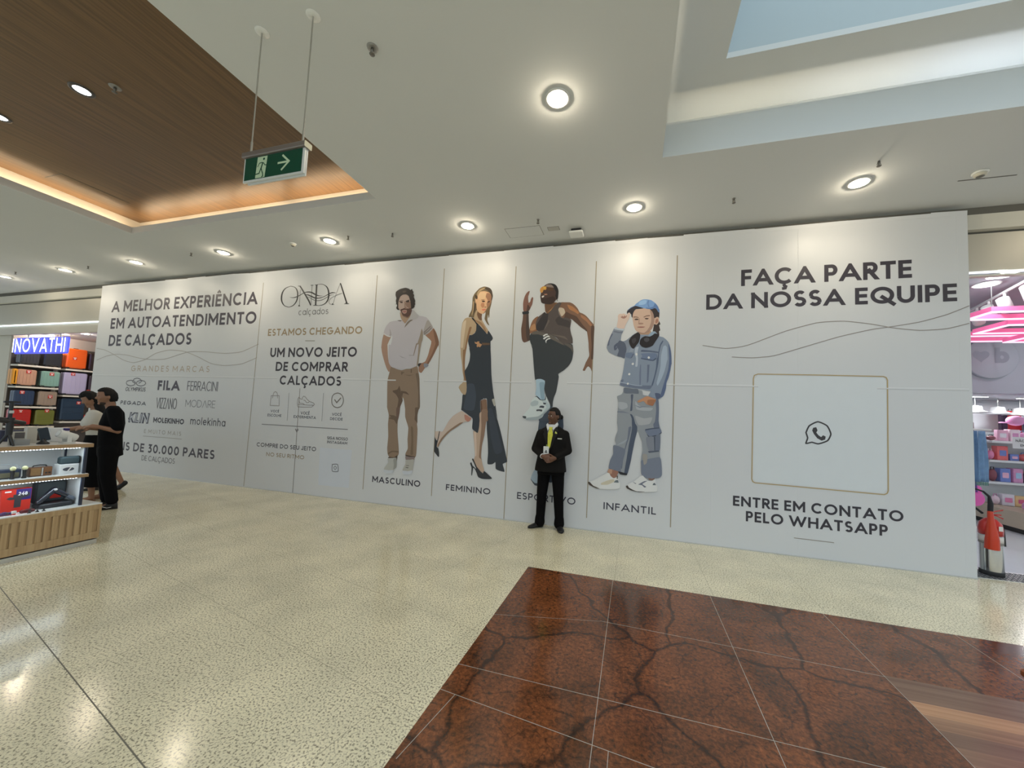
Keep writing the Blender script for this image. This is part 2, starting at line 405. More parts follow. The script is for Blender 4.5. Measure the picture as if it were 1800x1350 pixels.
one('led_strip', M_ledw, lambda b: (b.box(WX0, WX1-0.05, WY1+0.075, WY1+0.09, CZ+0.061, CZ+0.068), b.box(WX0-0.09, WX0-0.075, WY0+0.2, WY1, CZ+0.061, CZ+0.068)), cove)
for k, (xa, xb, e) in enumerate(((-7.6,-6.9,2.0),(-6.8,-5.75,3.2),(-5.65,-4.75,3.0),(-4.6,-3.25,4.2))):
    light('led_lamp', 'AREA', ((xa+xb)/2, WY1+0.085, CZ+0.072), e, (1.0,0.74,0.47), cove, size=xb-xa, sy=0.02, rot=(PI,0,0))
light('led_lamp', 'AREA', (WX0-0.085, 2.2, CZ+0.072), 8, (1.0,0.76,0.5), cove, size=0.02, sy=2.9, rot=(PI,0,0))
light('led_lamp', 'AREA', (WX0-0.085, -1.5, CZ+0.072), 8, (1.0,0.76,0.5), cove, size=0.02, sy=3.6, rot=(PI,0,0))
# ---- skylight recess
SL = 4.472; SZ = 4.70; ST = 0.26; QX, QY = 0.70, 3.335
mb = MB().use(M_ceil)
mb.box(SX0-0.03, SX0, SY0, SY1+0.03, CZ+0.06, SL); mb.box(SX0, SX1+0.03, SY1, SY1+0.03, CZ+0.06, SL)
mb.box(SX1, SX1+0.03, SY0, SY1, CZ+0.06, SL); mb.box(SX0-0.03, SX1+0.03, SY0-0.03, SY0, CZ+0.06, SL)
struct(mb.build('trim_skylight_lip'))
mb = MB().use(M_ceil)
mb.box(SX0-ST, SX1+ST, QY, SY1+ST, SZ, SZ+0.05); mb.box(SX0-ST, QX, SY0-ST, QY, SZ, SZ+0.05); mb.box(SX1-0.5, SX1+ST, SY0-ST, QY, SZ, SZ+0.05); mb.box(QX, SX1-0.5, SY0-ST, SY0+0.4, SZ, SZ+0.05)
mb.box(SX0-ST-0.04, SX0-ST, SY0-ST, SY1+ST, CZ+0.06, SZ+0.05); mb.box(SX0-ST, SX1+ST, SY1+ST, SY1+ST+0.04, CZ+0.06, SZ+0.05)
mb.box(SX1+ST, SX1+ST+0.04, SY0-ST, SY1+ST, CZ+0.06, SZ+0.05); mb.box(SX0-ST, SX1+ST, SY0-ST-0.04, SY0-ST, CZ+0.06, SZ+0.05)
struct(mb.build('ceiling_soffit'))
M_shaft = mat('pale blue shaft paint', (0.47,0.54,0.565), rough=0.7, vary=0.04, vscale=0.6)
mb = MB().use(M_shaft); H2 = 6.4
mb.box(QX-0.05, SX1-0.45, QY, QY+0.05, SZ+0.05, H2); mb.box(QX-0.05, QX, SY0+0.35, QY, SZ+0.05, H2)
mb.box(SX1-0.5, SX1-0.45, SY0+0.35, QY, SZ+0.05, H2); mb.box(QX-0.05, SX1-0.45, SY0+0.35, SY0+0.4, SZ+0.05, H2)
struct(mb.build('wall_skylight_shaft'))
mb = MB().use(M_alu)
for k in range(5): mb.box(QX+k*1.45, QX+0.06+k*1.45, SY0+0.4, QY, H2-0.08, H2)
for k in range(4): mb.box(QX, SX1-0.5, SY0+0.4+k*1.84, SY0+0.46+k*1.84, H2-0.08, H2)
struct(mb.build('window_skylight_frame'))
cv = thing('cove_light', 'white led strip hidden behind the lip of the square skylight recess', 'light', (0,0,0))
one('led_strip', M_led, lambda b: (b.box(SX0, 6.5, SY1+0.10, SY1+0.115, CZ+0.061, CZ+0.07), b.box(SX0-0.13, SX0-0.115, SY0, SY1, CZ+0.061, CZ+0.07)), cv)
for xa, xb, c, e in ((0.3,1.45,(1.0,0.86,0.6),1.3),(1.5,2.3,(1.0,0.93,0.8),1.3),(2.35,3.3,(0.86,0.92,1.0),1.9),(3.4,6.5,(0.8,0.9,1.0),4.5)):
    light('led_lamp', 'AREA', ((xa+xb)/2, SY1+0.13, SL-0.18), e*0.8, c, cv, size=xb-xa, sy=0.03, rot=(PI,0,0))
light('led_lamp', 'AREA', (SX0-0.13, 1.0, SL-0.18), 3, (1.0,0.86,0.62), cv, size=0.03, sy=5.0, rot=(PI,0,0))

M_ledf = mat('faint led strip', (1,1,1), emit=(0.8,0.93,1.0), es=1.3)
# ---- shopfront wall line, gap strip, fascia
FY = 5.32
struct(MB().use(M_gap).box(-20, 12, FY-0.01, FY+0.04, 4.06, CZ).build('trim_ceiling_gap'))
struct(MB().use(M_gap).box(-11.6, 3.55, FY, FY+0.06, 0, 4.06).build('wall_front'))
def fascia(x0, x1, zl, zb, extra=None):
    struct(MB().use(M_cream).box(x0, x1, FY-0.01, FY+0.12, 3.885, 4.06).build('trim_fascia_beam'))
    struct(MB().use(M_gap).box(x0, x1, FY+0.07, FY+0.14, 3.86, 3.886).build('trim_fascia_shadow_gap'))
    struct(MB().use(M_panel).box(x0, x1, FY+0.06, FY+0.13, zl+0.02, 3.86).build('wall_fascia_panel'))
    struct(MB().use(M_panel).box(x0, x1, FY+0.07, FY+0.13, zb, zl-0.02).build('trim_fascia_lower'))
    t = thing('led_profile', extra, 'light', (0,0,0)); one('led_strip', M_led if x1 < 0 else M_ledf, lambda b: b.box(x0, x1, FY+0.045, FY+0.07, zl-0.008, zl+0.008), t)
fascia(-17.5, -11.64, 3.30, 3.06, 'long bright white led line across the fascia of the luggage shop')
fascia(3.58, 12, 3.40, 3.36, 'thin white led line along the fascia above the accessories shop opening')
struct(MB().use(M_cream).box(-17.5, -15.72, FY+0.14, FY+0.2, 0, 3.2).build('wall_left_jamb'))
struct(MB().use(M_gap).box(-20, -17.5, FY-0.01, FY+0.2, 0, 4.06).build('wall_front_left'))

# ================================================================== HOARDING
M_vinyl = mat('white printed vinyl', (0.70,0.71,0.73), rough=0.42, spec=0.4, vary=0.012, vscale=0.8, bump=0.06, bscale=2.2)
HX0, HX1, HZ = -11.645, 3.578, 4.058
hoard = thing('shop_hoarding', 'long white printed hoarding with four fashion figures, headlines and brand names', 'hoarding', ((HX0+HX1)/2, WY, 0))
OX = (HX0+HX1)/2
def hb(mb, x0, x1, y0, y1, z0, z1): mb.box(x0-OX, x1-OX, y0-WY, y1-WY, z0, z1)
mb = MB().use(M_vinyl); hb(mb, HX0, HX1, WY, WY+0.05, 0.012, HZ)
board = mb.build('board', hoard)
def at_wall(layer):
    y = -0.0008 - 0.0004*layer
    return lambda u, v: (u-OX, y, v)
# seams, torn upper edge
mb = MB().use(M_vinyl)
for a, b in ((HX0,-6.30),(-5.0,-3.77),(-3.25,-2.45),(-2.05,-1.45),(-0.92,-0.18),(0.30,1.5),(2.72,3.55)):
    z = 2.026
    vs = []; fs = []; prof = [(0,-0.012),(-0.0022,-0.006),(-0.0034,0.000),(-0.0022,0.008),(0,0.018)]
    for x in (a-OX, b-OX):
        for (y, h) in prof: vs.append((x, y, z+h))
    for i in range(4): fs.append((i, i+5, i+6, i+1))
    MB().use(M_vinyl).add(vs, fs, True).build('fold_seam', hoard)
mb = MB().use(M_vinyl)
for x in (-11.3,-7.05,-6.55,-4.35,-3.55,-1.22,0.98,1.93,3.48):
    z0 = 0.02 if x not in (-6.55,-4.35) else 2.03
    mb = MB().use(M_vinyl); mb.add([(x-OX-0.004,0,z0),(x-OX,-0.0009,z0),(x-OX+0.004,0,z0),(x-OX-0.004,0,HZ),(x-OX,-0.0009,HZ),(x-OX+0.004,0,HZ)], [(0,1,4,3),(1,2,5,4)], False); mb.build('sheet_joint', hoard)
mb = MB().use(M_vinyl); x = HX0
while x < HX1-0.2:
    w = random.uniform(0.35, 1.1); x2 = min(x+w, HX1); h1 = random.uniform(0, 0.018); h2 = random.uniform(0, 0.018)
    mb.add([(x-OX,-0.001,HZ-0.04),(x2-OX,-0.001,HZ-0.04),(x2-OX,-0.004,HZ+h2),(x-OX,-0.004,HZ+h1)], [(0,1,2,3)], False); x = x2
mb.build('top_flap', hoard)
def slim(mb, x0, x1): hb(mb, x0, x1, WY-0.012, WY+0.05, 0, 0.012)
mb = MB().use(M_alu); slim(mb, HX0, HX1); mb.build('floor_trim', hoard)

# stroke alphabet: widths in cap heights and centre-line strokes in a unit box
def arc(cx, cy, rx, ry, a0, a1, n=14):
    return [(cx+rx*math.cos(math.radians(a0+(a1-a0)*i/n)), cy+ry*math.sin(math.radians(a0+(a1-a0)*i/n))) for i in range(n+1)]
def G(w, *st): return (w, st)
FONT = {
'A': G(.92, [(0,0),(.5,1),(1,0)], [(.2,.28),(.8,.28)]), 'Λ': G(.85, [(0,0),(.5,1),(1,0)]),
'B': G(.64, [(0,0),(0,1)], [(0,1),(.55,1)]+arc(.6,.77,.33,.23,90,-90)+[(0,.54)], [(0,.54),(.6,.54)]+arc(.65,.27,.35,.27,90,-90)+[(0,0)]),
'C': G(.86, arc(.56,.5,.56,.5,44,316,24)), 'D': G(.82, [(0,0),(0,1)], [(0,1),(.4,1)]+arc(.4,.5,.6,.5,90,-90,20)+[(0,0)]),
'E': G(.56, [(0,0),(0,1)], [(0,1),(1,1)], [(0,.51),(.92,.51)], [(0,0),(1,0)]), 'F': G(.54, [(0,0),(0,1)], [(0,1),(1,1)], [(0,.5),(.9,.5)]),
'G': G(.96, arc(.5,.5,.5,.5,48,352,26)+[(1,.45)], [(.55,.47),(1,.47)]), 'H': G(.80, [(0,0),(0,1)], [(1,0),(1,1)], [(0,.51),(1,.51)]),
'I': G(0, [(0,0),(0,1)]), 'J': G(.48, [(1,1),(1,.3)]+arc(.5,.3,.5,.3,0,-160,12)),
'K': G(.70, [(0,0),(0,1)], [(.96,1),(.02,.45)], [(.28,.6),(1,0)]), 'L': G(.52, [(0,1),(0,0)], [(0,0),(1,0)]),
'M': G(.96, [(0,0),(0,1)], [(0,1),(.5,.28),(1,1)], [(1,1),(1,0)]), 'N': G(.82, [(0,0),(0,1)], [(0,1),(1,0)], [(1,0),(1,1)]),
'O': G(1.0, arc(.5,.5,.5,.5,0,360,32)), 'P': G(.60, [(0,0),(0,1)], [(0,1),(.55,1)]+arc(.6,.72,.4,.28,90,-90)+[(0,.44)]),
'Q': G(1.0, arc(.5,.5,.5,.5,0,360,32), [(.6,.28),(.98,-.08)]), 'R': G(.64, [(0,0),(0,1)], [(0,1),(.55,1)]+arc(.6,.72,.38,.28,90,-90)+[(0,.44)], [(.5,.44),(1,0)]),
'S': G(.60, arc(.5,.75,.46,.25,35,200,12)+arc(.5,.75,.46,.25,200,262,4)+arc(.5,.25,.5,.25,80,-20,7)+arc(.5,.25,.5,.25,-20,-150,10)),
'T': G(.66, [(.5,0),(.5,1)], [(0,1),(1,1)]), 'U': G(.74, [(0,1),(0,.38)]+arc(.5,.38,.5,.38,180,360,18)+[(1,1)]),
'V': G(.92, [(0,1),(.5,0),(1,1)]), 'W': G(1.36, [(0,1),(.25,0),(.5,.95),(.75,0),(1,1)]), 'X': G(.80, [(0,0),(1,1)], [(0,1),(1,0)]),
'Y': G(.82, [(0,1),(.5,.45),(1,1)], [(.5,.45),(.5,0)]), 'Z': G(.62, [(0,1),(1,1)], [(1,1),(0,0)], [(0,0),(1,0)]),
'0': G(.66, arc(.5,.5,.5,.5,0,360,28)), '3': G(.58, [(.02,1),(.9,1),(.42,.6)]+arc(.45,.3,.55,.3,85,-140,14)),
'2': G(.56, arc(.5,.7,.48,.3,165,-40,12)+[(0,0),(1,0)]), '4': G(.62, [(.75,0),(.75,1),(0,.28),(1,.28)]), '8': G(.58, arc(.5,.76,.42,.24,0,360,20), arc(.5,.27,.5,.27,0,360,20)),
'5': G(.56, [(.9,1),(.12,1),(.06,.58)]+arc(.5,.32,.5,.32,120,-140,12)),
'.': G(.0, [(0,0),(0,.02)]), ' ': G(.33),
'a': G(.56, arc(.5,.34,.5,.34,0,360,22), [(1,.66),(1,0)]), 'b': G(.56, arc(.5,.34,.5,.34,0,360,22), [(0,1.02),(0,0)]), 'c': G(.50, arc(.5,.34,.5,.34,50,310,20)), 'd': G(.56, arc(.5,.34,.5,.34,0,360,22), [(1,1.02),(1,0)]),
'e': G(.54, [(0,.36),(1,.36)]+arc(.5,.34,.5,.34,4,310,22)), 'h': G(.48, [(0,1.02),(0,0)], [(0,.42)]+arc(.5,.42,.5,.26,150,0,10)+[(1,0)]),
'i': G(0, [(0,.66),(0,0)], [(0,.9),(0,.94)]), 'k': G(.46, [(0,1.02),(0,0)], [(.95,.68),(.02,.3)], [(.3,.42),(1,0)]), 'l': G(0, [(0,1.02),(0,0)]),
'm': G(.84, [(0,.68),(0,0)], [(0,.42)]+arc(.25,.42,.25,.26,150,0,8)+[(.5,0)], [(.5,.42)]+arc(.75,.42,.25,.26,150,0,8)+[(1,0)]),
'n': G(.48, [(0,.68),(0,0)], [(0,.42)]+arc(.5,.42,.5,.26,150,0,10)+[(1,0)]), 'o': G(.56, arc(.5,.34,.5,.34,0,360,22)),
's': G(.42, arc(.5,.5,.46,.17,35,262,10)+arc(.5,.17,.5,.17,80,-150,12)),
}
BASE = {'Ê': 'E', 'Ç': 'C', 'ç': 'c', 'Ã': 'A'}
def clip(poly, ax, lim, keep_less):
    out = []
    for i in range(len(poly)):
        a, b = poly[i], poly[(i+1) % len(poly)]
        ia = a[ax] <= lim if keep_less else a[ax] >= lim; ib = b[ax] <= lim if keep_less else b[ax] >= lim
        if ia: out.append(a)
        if ia != ib:
            t = (lim-a[ax])/(b[ax]-a[ax]); out.append((a[0]+(b[0]-a[0])*t, a[1]+(b[1]-a[1])*t))
    return out
def ribbon(pts, w, ext):
    n = len(pts)
    if n < 2: return []
    closed = n > 4 and math.hypot(pts[0][0]-pts[-1][0], pts[0][1]-pts[-1][1]) < 1e-4
    P = list(pts)
    if not closed and ext:
        for (i, j) in ((0, 1), (-1, -2)):
            dx, dy = P[i][0]-P[j][0], P[i][1]-P[j][1]; l = math.hypot(dx, dy) or 1
            P[i] = (P[i][0]+dx/l*ext, P[i][1]+dy/l*ext)
    L, R = [], []
    for i in range(n):
        if closed and i in (0, n-1): a, b, c = P[-2], P[0], P[1]
        else: a, b, c = P[max(i-1,0)], P[i], P[min(i+1,n-1)]
        d1 = (b[0]-a[0], b[1]-a[1]); d2 = (c[0]-b[0], c[1]-b[1])
        l1 = math.hypot(*d1); l2 = math.hypot(*d2)
        if l1 < 1e-9: d1, l1 = d2, l2
        if l2 < 1e-9: d2, l2 = d1, l1
        if l1 < 1e-9: continue
        n1 = (-d1[1]/l1, d1[0]/l1); n2 = (-d2[1]/l2, d2[0]/l2)
        m = (n1[0]+n2[0], n1[1]+n2[1]); ml = math.hypot(*m)
        if ml < 1e-3: m = n1; k = 1
        else:
            m = (m[0]/ml, m[1]/ml); k = 1/max(0.28, m[0]*n1[0]+m[1]*n1[1])
        L.append((b[0]+m[0]*w/2*k, b[1]+m[1]*w/2*k)); R.append((b[0]-m[0]*w/2*k, b[1]-m[1]*w/2*k))
    return [[L[i], L[i+1], R[i+1], R[i]] for i in range(len(L)-1)]
def text_polys(txt, x0, x1, z0, cap, wt, style=''):
    # returns convex polygons in (x, z) that fill the line of writing between x0 and x1
    sp = 0.13 if 'sp' not in style else 0.42
    if 'wd' in style: sp = 0.24
    if wt > 0.2: sp = 0.08
    w = wt; cur = 0; items = []
    for ch in txt:
        b = BASE.get(ch, ch); gw = FONT[b][0] + (w if ch != ' ' else 0)
        if ch != ' ' and FONT[b][0] > 0: gw = max(FONT[b][0], w*1.6)
        if ch in 'I.il': gw = w
        items.append((ch, cur, gw)); cur += gw + (sp if ch != ' ' else 0)
    total = cur - sp
    sx = (x1-x0)/total                       # horizontal scale per cap unit
    wx = wt*cap/sx                           # stroke width kept even after stretching
    out = []
    for ch, cx, gw in items:
        b = BASE.get(ch, ch)
        for si, st in enumerate(FONT[b][1]):
            pts = []
            for (u, v) in st:
                X = (cx + w/2 + u*(gw-w))*sx if gw > w+1e-6 else (cx + w/2)*sx
                low = b.islower()
                Y = (w/2 + v*(1-w))*cap
                pts.append((X, Y))
            closed = math.hypot(pts[0][0]-pts[-1][0], pts[0][1]-pts[-1][1]) < 1e-4
            curvy = len(st) > 8 and not closed
            th = wt*cap
            if sx/cap < 0.75: th = wt*cap*(0.40+0.8*sx/cap)
            ext = 0 if closed or (curvy and b in 'CGScs3258') else th*0.5
            if len(st) <= 5 and any(abs(st[i][0]-st[i+1][0]) > 0.05 and abs(st[i][1]-st[i+1][1]) > 0.2 for i in range(len(st)-1)): ext = th
            for q in ribbon(pts, th, ext):
                if b.isupper() and b != 'Q':
                    q = clip(clip(q, 1, cap, True), 1, 0, False) if b in 'AΛVWMNKXYZR' else q
                if b in 'NMZ' and len(q) >= 3: q = clip(clip(q, 0, (cx+gw)*sx, True), 0, cx*sx, False)
                if len(q) >= 3: q = Poly(q); q.k = si + 1; out.append(q)
        cxm = (cx + gw/2)*sx
        if ch == 'Ê':
            t = wt*cap*0.8; out += ribbon([(cxm-.17*cap, cap*1.10), (cxm, cap*1.26), (cxm+.17*cap, cap*1.10)], t, 0)
        if ch in 'Çç':
            t = wt*cap*0.8; h = cap*(1 if ch == 'Ç' else .9); out += ribbon([(cxm+.02*cap, 0), (cxm+.03*cap, -.09*h), (cxm+.11*h, -.15*h), (cxm+.08*h, -.25*h), (cxm-.08*h, -.27*h)], t, 0)
        if ch == 'Ã':
            t = wt*cap*0.8; out += ribbon([(cxm-.2*cap, cap*1.12), (cxm-.07*cap, cap*1.2), (cxm+.07*cap, cap*1.12), (cxm+.2*cap, cap*1.2)], t, 0)
    res = []
    for q in out:
        k = getattr(q, 'k', 0)
        if 'it' in style: q = [(p[0]+p[1]*0.16, p[1]) for p in q]
        r = Poly([(x0+p[0], z0+p[1]) for p in q]); r.k = k; res.append(r)
    return res
class Poly(list): k = 0
def put_polys(mb, polys, fn):
    # strokes that cross are stacked a hair apart so that no two faces coincide
    for q in polys:
        k = getattr(q, 'k', 0)
        a = sum(q[i][0]*q[(i+1)%len(q)][1]-q[(i+1)%len(q)][0]*q[i][1] for i in range(len(q)))
        if abs(a) < 1e-9: continue
        if a < 0: q = q[::-1]
        P = [Vector(fn(*p)) for p in q]
        if k:
            nrm = Vector((0,0,0))
            for i in range(1, len(P)-1): nrm += (P[i]-P[0]).cross(P[i+1]-P[0])
            P = [p + nrm.normalized()*(0.00012*k) for p in P]
        mb.add(P, [tuple(range(len(P)))], False)
INKS = {}
def ink(c):
    # printed ink: photo tone divided by the light falling on the sheet
    k = tuple(c)
    if k not in INKS:
        l = lin(c); INKS[k] = mat('ink %d %d %d' % k, tuple(min(0.8, v*INK_GAIN) for v in l), rough=0.42, spec=0.4, vary=0.02, vscale=6)
    return INKS[k]
INK_GAIN = 1.65
FIGURES = {
 'printed_man': [
  ((140,113,98),[(-4.065,2.802),(-4.091,2.691),(-4.097,2.579),(-4.098,2.587),(-4.075,2.484),(-4.019,2.338),(-3.971,2.236),(-3.921,2.165),(-3.884,2.194),(-3.872,2.254),(-3.894,2.313),(-3.935,2.338),(-3.961,2.466),(-3.98,2.628),(-3.981,2.621),(-3.952,2.689),(-3.918,2.765),(-3.993,2.775)]),
  ((132,100,82),[(-3.273,2.77),(-3.156,2.669),(-3.183,2.529),(-3.201,2.445),(-3.244,2.343),(-3.307,2.314),(-3.363,2.305),(-3.354,2.182),(-3.305,2.153),(-3.263,2.207),(-3.229,2.256),(-3.178,2.306),(-3.096,2.453),(-3.024,2.608),(-3.018,2.658),(-3.073,2.799),(-3.133,2.883),(-3.202,2.81)]),
  ((108,80,64),[(-3.133,2.875),(-3.073,2.799),(-3.018,2.658),(-3.021,2.552),(-3.028,2.6),(-3.104,2.445),(-3.178,2.306),(-3.214,2.306),(-3.133,2.462),(-3.079,2.617),(-3.082,2.651),(-3.117,2.775)]),
  ((118,100,84),[(-3.879,2.254),(-3.784,2.216),(-3.676,2.196),(-3.592,2.217),(-3.507,2.222),(-3.388,2.264),(-3.358,2.173),(-3.331,2.058),(-3.312,1.846),(-3.293,1.642),(-3.306,1.589),(-3.327,1.479),(-3.327,1.411),(-3.319,1.361),(-3.326,1.327),(-3.311,1.243),(-3.305,1.017),(-3.305,0.883),(-3.31,0.82),(-3.337,0.793),(-3.419,0.804),(-3.498,0.815),(-3.501,0.853),(-3.467,0.931),(-3.482,1.074),(-3.481,1.26),(-3.529,1.377),(-3.553,1.444),(-3.563,1.58),(-3.564,1.568),(-3.592,1.69),(-3.615,1.748),(-3.625,1.689),(-3.66,1.589),(-3.657,1.577),(-3.661,1.491),(-3.685,1.353),(-3.677,1.182),(-3.641,0.962),(-3.627,0.844),(-3.644,0.801),(-3.69,0.759),(-3.79,0.761),(-3.834,0.813),(-3.852,0.915),(-3.847,1.104),(-3.867,1.301),(-3.863,1.448),(-3.903,1.568),(-3.909,1.622),(-3.933,2.0),(-3.909,2.135)]),
  ((84,68,55),[(-3.815,1.855),(-3.73,1.878),(-3.7,1.937),(-3.671,1.871),(-3.644,1.755),(-3.616,1.698),(-3.652,1.606),(-3.662,1.548),(-3.714,1.546),(-3.698,1.712),(-3.752,1.794),(-3.813,1.834)]),
  ((84,68,55),[(-3.661,1.854),(-3.613,1.851),(-3.555,1.84),(-3.504,1.792),(-3.572,1.811),(-3.62,1.814),(-3.634,1.747),(-3.651,1.788)]),
  ((98,83,70),[(-3.407,2.14),(-3.35,2.132),(-3.312,1.846),(-3.291,1.602),(-3.329,1.56),(-3.34,1.845),(-3.37,2.009)]),
  ((90,74,60),[(-3.858,1.453),(-3.762,1.448),(-3.7,1.421),(-3.687,1.378),(-3.702,1.309),(-3.757,1.375),(-3.859,1.392),(-3.821,1.424)]),
  ((100,84,68),[(-3.434,1.279),(-3.394,1.264),(-3.374,1.055),(-3.364,0.846),(-3.412,0.842),(-3.408,1.053)]),
  ((92,72,62),[(-3.727,1.575),(-3.662,1.577),(-3.661,1.491),(-3.682,1.378),(-3.715,1.42)]),
  ((90,74,60),[(-3.378,1.587),(-3.311,1.589),(-3.327,1.479),(-3.323,1.352),(-3.375,1.4),(-3.37,1.477)]),
  ((62,48,40),[(-3.499,0.826),(-3.42,0.817),(-3.333,0.81),(-3.332,0.791),(-3.419,0.796),(-3.497,0.81)]),
  ((70,56,46),[(-3.806,0.772),(-3.711,0.769),(-3.65,0.813),(-3.65,0.754),(-3.665,0.689),(-3.7,0.759),(-3.819,0.75)]),
  ((96,80,66),[(-3.835,0.83),(-3.759,0.874),(-3.64,0.877),(-3.633,0.852),(-3.747,0.853),(-3.814,0.815)]),
  ((92,76,63),[(-3.502,2.218),(-3.483,2.218),(-3.481,2.152),(-3.497,2.151)]),
  ((98,82,68),[(-3.679,2.171),(-3.617,2.163),(-3.675,2.112),(-3.682,2.137)]),
  ((100,84,70),[(-3.613,2.121),(-3.518,2.118),(-3.443,2.123),(-3.517,2.101)]),
  ((158,154,160),[(-3.742,3.026),(-3.845,3.025),(-3.961,3.007),(-4.026,2.94),(-4.055,2.871),(-4.07,2.807),(-3.992,2.762),(-3.932,2.748),(-3.913,2.782),(-3.892,2.748),(-3.912,2.62),(-3.956,2.611),(-3.935,2.338),(-3.879,2.254),(-3.784,2.22),(-3.677,2.208),(-3.593,2.23),(-3.507,2.23),(-3.434,2.251),(-3.37,2.281),(-3.371,2.421),(-3.33,2.645),(-3.315,2.696),(-3.307,2.779),(-3.273,2.77),(-3.202,2.81),(-3.138,2.883),(-3.184,2.959),(-3.225,3.018),(-3.275,3.062),(-3.341,3.081),(-3.398,3.091),(-3.478,3.144),(-3.529,3.197),(-3.574,3.165),(-3.607,3.081),(-3.64,3.006),(-3.699,3.025)]),
  ((140,135,138),[(-3.958,2.895),(-3.929,2.843),(-3.913,2.782),(-3.932,2.748),(-3.972,2.758),(-3.946,2.8)]),
  ((172,170,170),[(-4.067,2.824),(-3.994,2.784),(-3.928,2.767),(-3.932,2.748),(-3.992,2.761),(-4.07,2.803)]),
  ((140,134,132),[(-3.307,2.854),(-3.261,3.003),(-3.225,3.01),(-3.184,2.959),(-3.143,2.891),(-3.203,2.818),(-3.274,2.774),(-3.307,2.787)]),
  ((128,116,104),[(-3.346,2.88),(-3.319,2.821),(-3.315,2.696),(-3.338,2.629),(-3.361,2.421),(-3.37,2.281),(-3.398,2.272),(-3.387,2.463),(-3.384,2.621),(-3.412,2.614),(-3.367,2.78)]),
  ((118,104,92),[(-3.404,2.639),(-3.387,2.655),(-3.413,2.621),(-3.45,2.48),(-3.46,2.43),(-3.467,2.463),(-3.432,2.63)]),
  ((136,132,136),[(-3.753,2.448),(-3.673,2.414),(-3.595,2.389),(-3.682,2.401)]),
  ((136,132,136),[(-3.561,2.447),(-3.466,2.445),(-3.465,2.434),(-3.541,2.434)]),
  ((106,98,98),[(-3.305,2.82),(-3.252,2.865),(-3.191,2.916),(-3.183,2.905),(-3.242,2.852),(-3.296,2.805)]),
  ((106,98,98),[(-3.298,2.795),(-3.232,2.836),(-3.171,2.892),(-3.163,2.88),(-3.222,2.827),(-3.288,2.783)]),
  ((140,118,100),[(-3.768,3.172),(-3.757,3.086),(-3.728,3.034),(-3.666,2.973),(-3.639,2.997),(-3.604,3.047),(-3.569,3.097),(-3.556,3.173),(-3.577,3.199)]),
  ((110,90,76),[(-3.735,3.128),(-3.664,3.083),(-3.608,3.098),(-3.56,3.173),(-3.562,3.13),(-3.605,3.064),(-3.644,3.065),(-3.704,3.093)]),
  ((150,148,150),[(-3.529,3.197),(-3.488,3.162),(-3.437,3.109),(-3.416,3.075),(-3.47,3.039),(-3.565,3.029),(-3.611,3.005),(-3.639,2.997),(-3.586,3.063),(-3.554,3.147)]),
  ((108,98,90),[(-3.671,2.903),(-3.65,2.955),(-3.62,2.997),(-3.565,3.031),(-3.517,3.027),(-3.563,3.003),(-3.599,2.971),(-3.644,2.929)]),
  ((104,96,92),[(-3.816,3.03),(-3.767,3.032),(-3.733,3.027),(-3.746,3.011),(-3.786,3.017)]),
  ((150,132,124),[(-3.797,3.44),(-3.82,3.346),(-3.812,3.242),(-3.768,3.181),(-3.725,3.119),(-3.665,3.092),(-3.59,3.123),(-3.558,3.198),(-3.577,3.335),(-3.613,3.439),(-3.692,3.469),(-3.75,3.463)]),
  ((116,93,82),[(-3.664,3.339),(-3.625,3.342),(-3.577,3.335),(-3.569,3.292),(-3.567,3.199),(-3.591,3.132),(-3.622,3.167),(-3.618,3.235),(-3.657,3.253),(-3.676,3.305)]),
  ((76,56,50),[(-3.77,3.206),(-3.747,3.218),(-3.684,3.224),(-3.626,3.214),(-3.57,3.233),(-3.549,3.189),(-3.567,3.131),(-3.616,3.081),(-3.675,3.092),(-3.725,3.119)]),
  ((140,115,106),[(-3.735,3.195),(-3.683,3.203),(-3.643,3.193),(-3.65,3.151),(-3.687,3.135),(-3.728,3.158)]),
  ((70,50,46),[(-3.761,3.21),(-3.714,3.228),(-3.666,3.241),(-3.616,3.218),(-3.624,3.197),(-3.674,3.21),(-3.712,3.208),(-3.745,3.193)]),
  ((132,84,80),[(-3.72,3.179),(-3.681,3.182),(-3.65,3.176),(-3.67,3.16),(-3.704,3.161)]),
  ((62,48,44),[(-3.79,3.343),(-3.761,3.348),(-3.733,3.338),(-3.74,3.318),(-3.774,3.323)]),
  ((46,34,32),[(-3.669,3.346),(-3.636,3.351),(-3.612,3.352),(-3.613,3.33),(-3.663,3.329)]),
  ((78,62,56),[(-3.806,3.352),(-3.772,3.363),(-3.731,3.359),(-3.73,3.351),(-3.772,3.354),(-3.8,3.343)]),
  ((44,34,32),[(-3.679,3.35),(-3.646,3.362),(-3.608,3.369),(-3.607,3.355),(-3.645,3.348),(-3.674,3.341)]),
  ((120,96,84),[(-3.698,3.341),(-3.678,3.34),(-3.672,3.254),(-3.627,3.226),(-3.65,3.215),(-3.69,3.233)]),
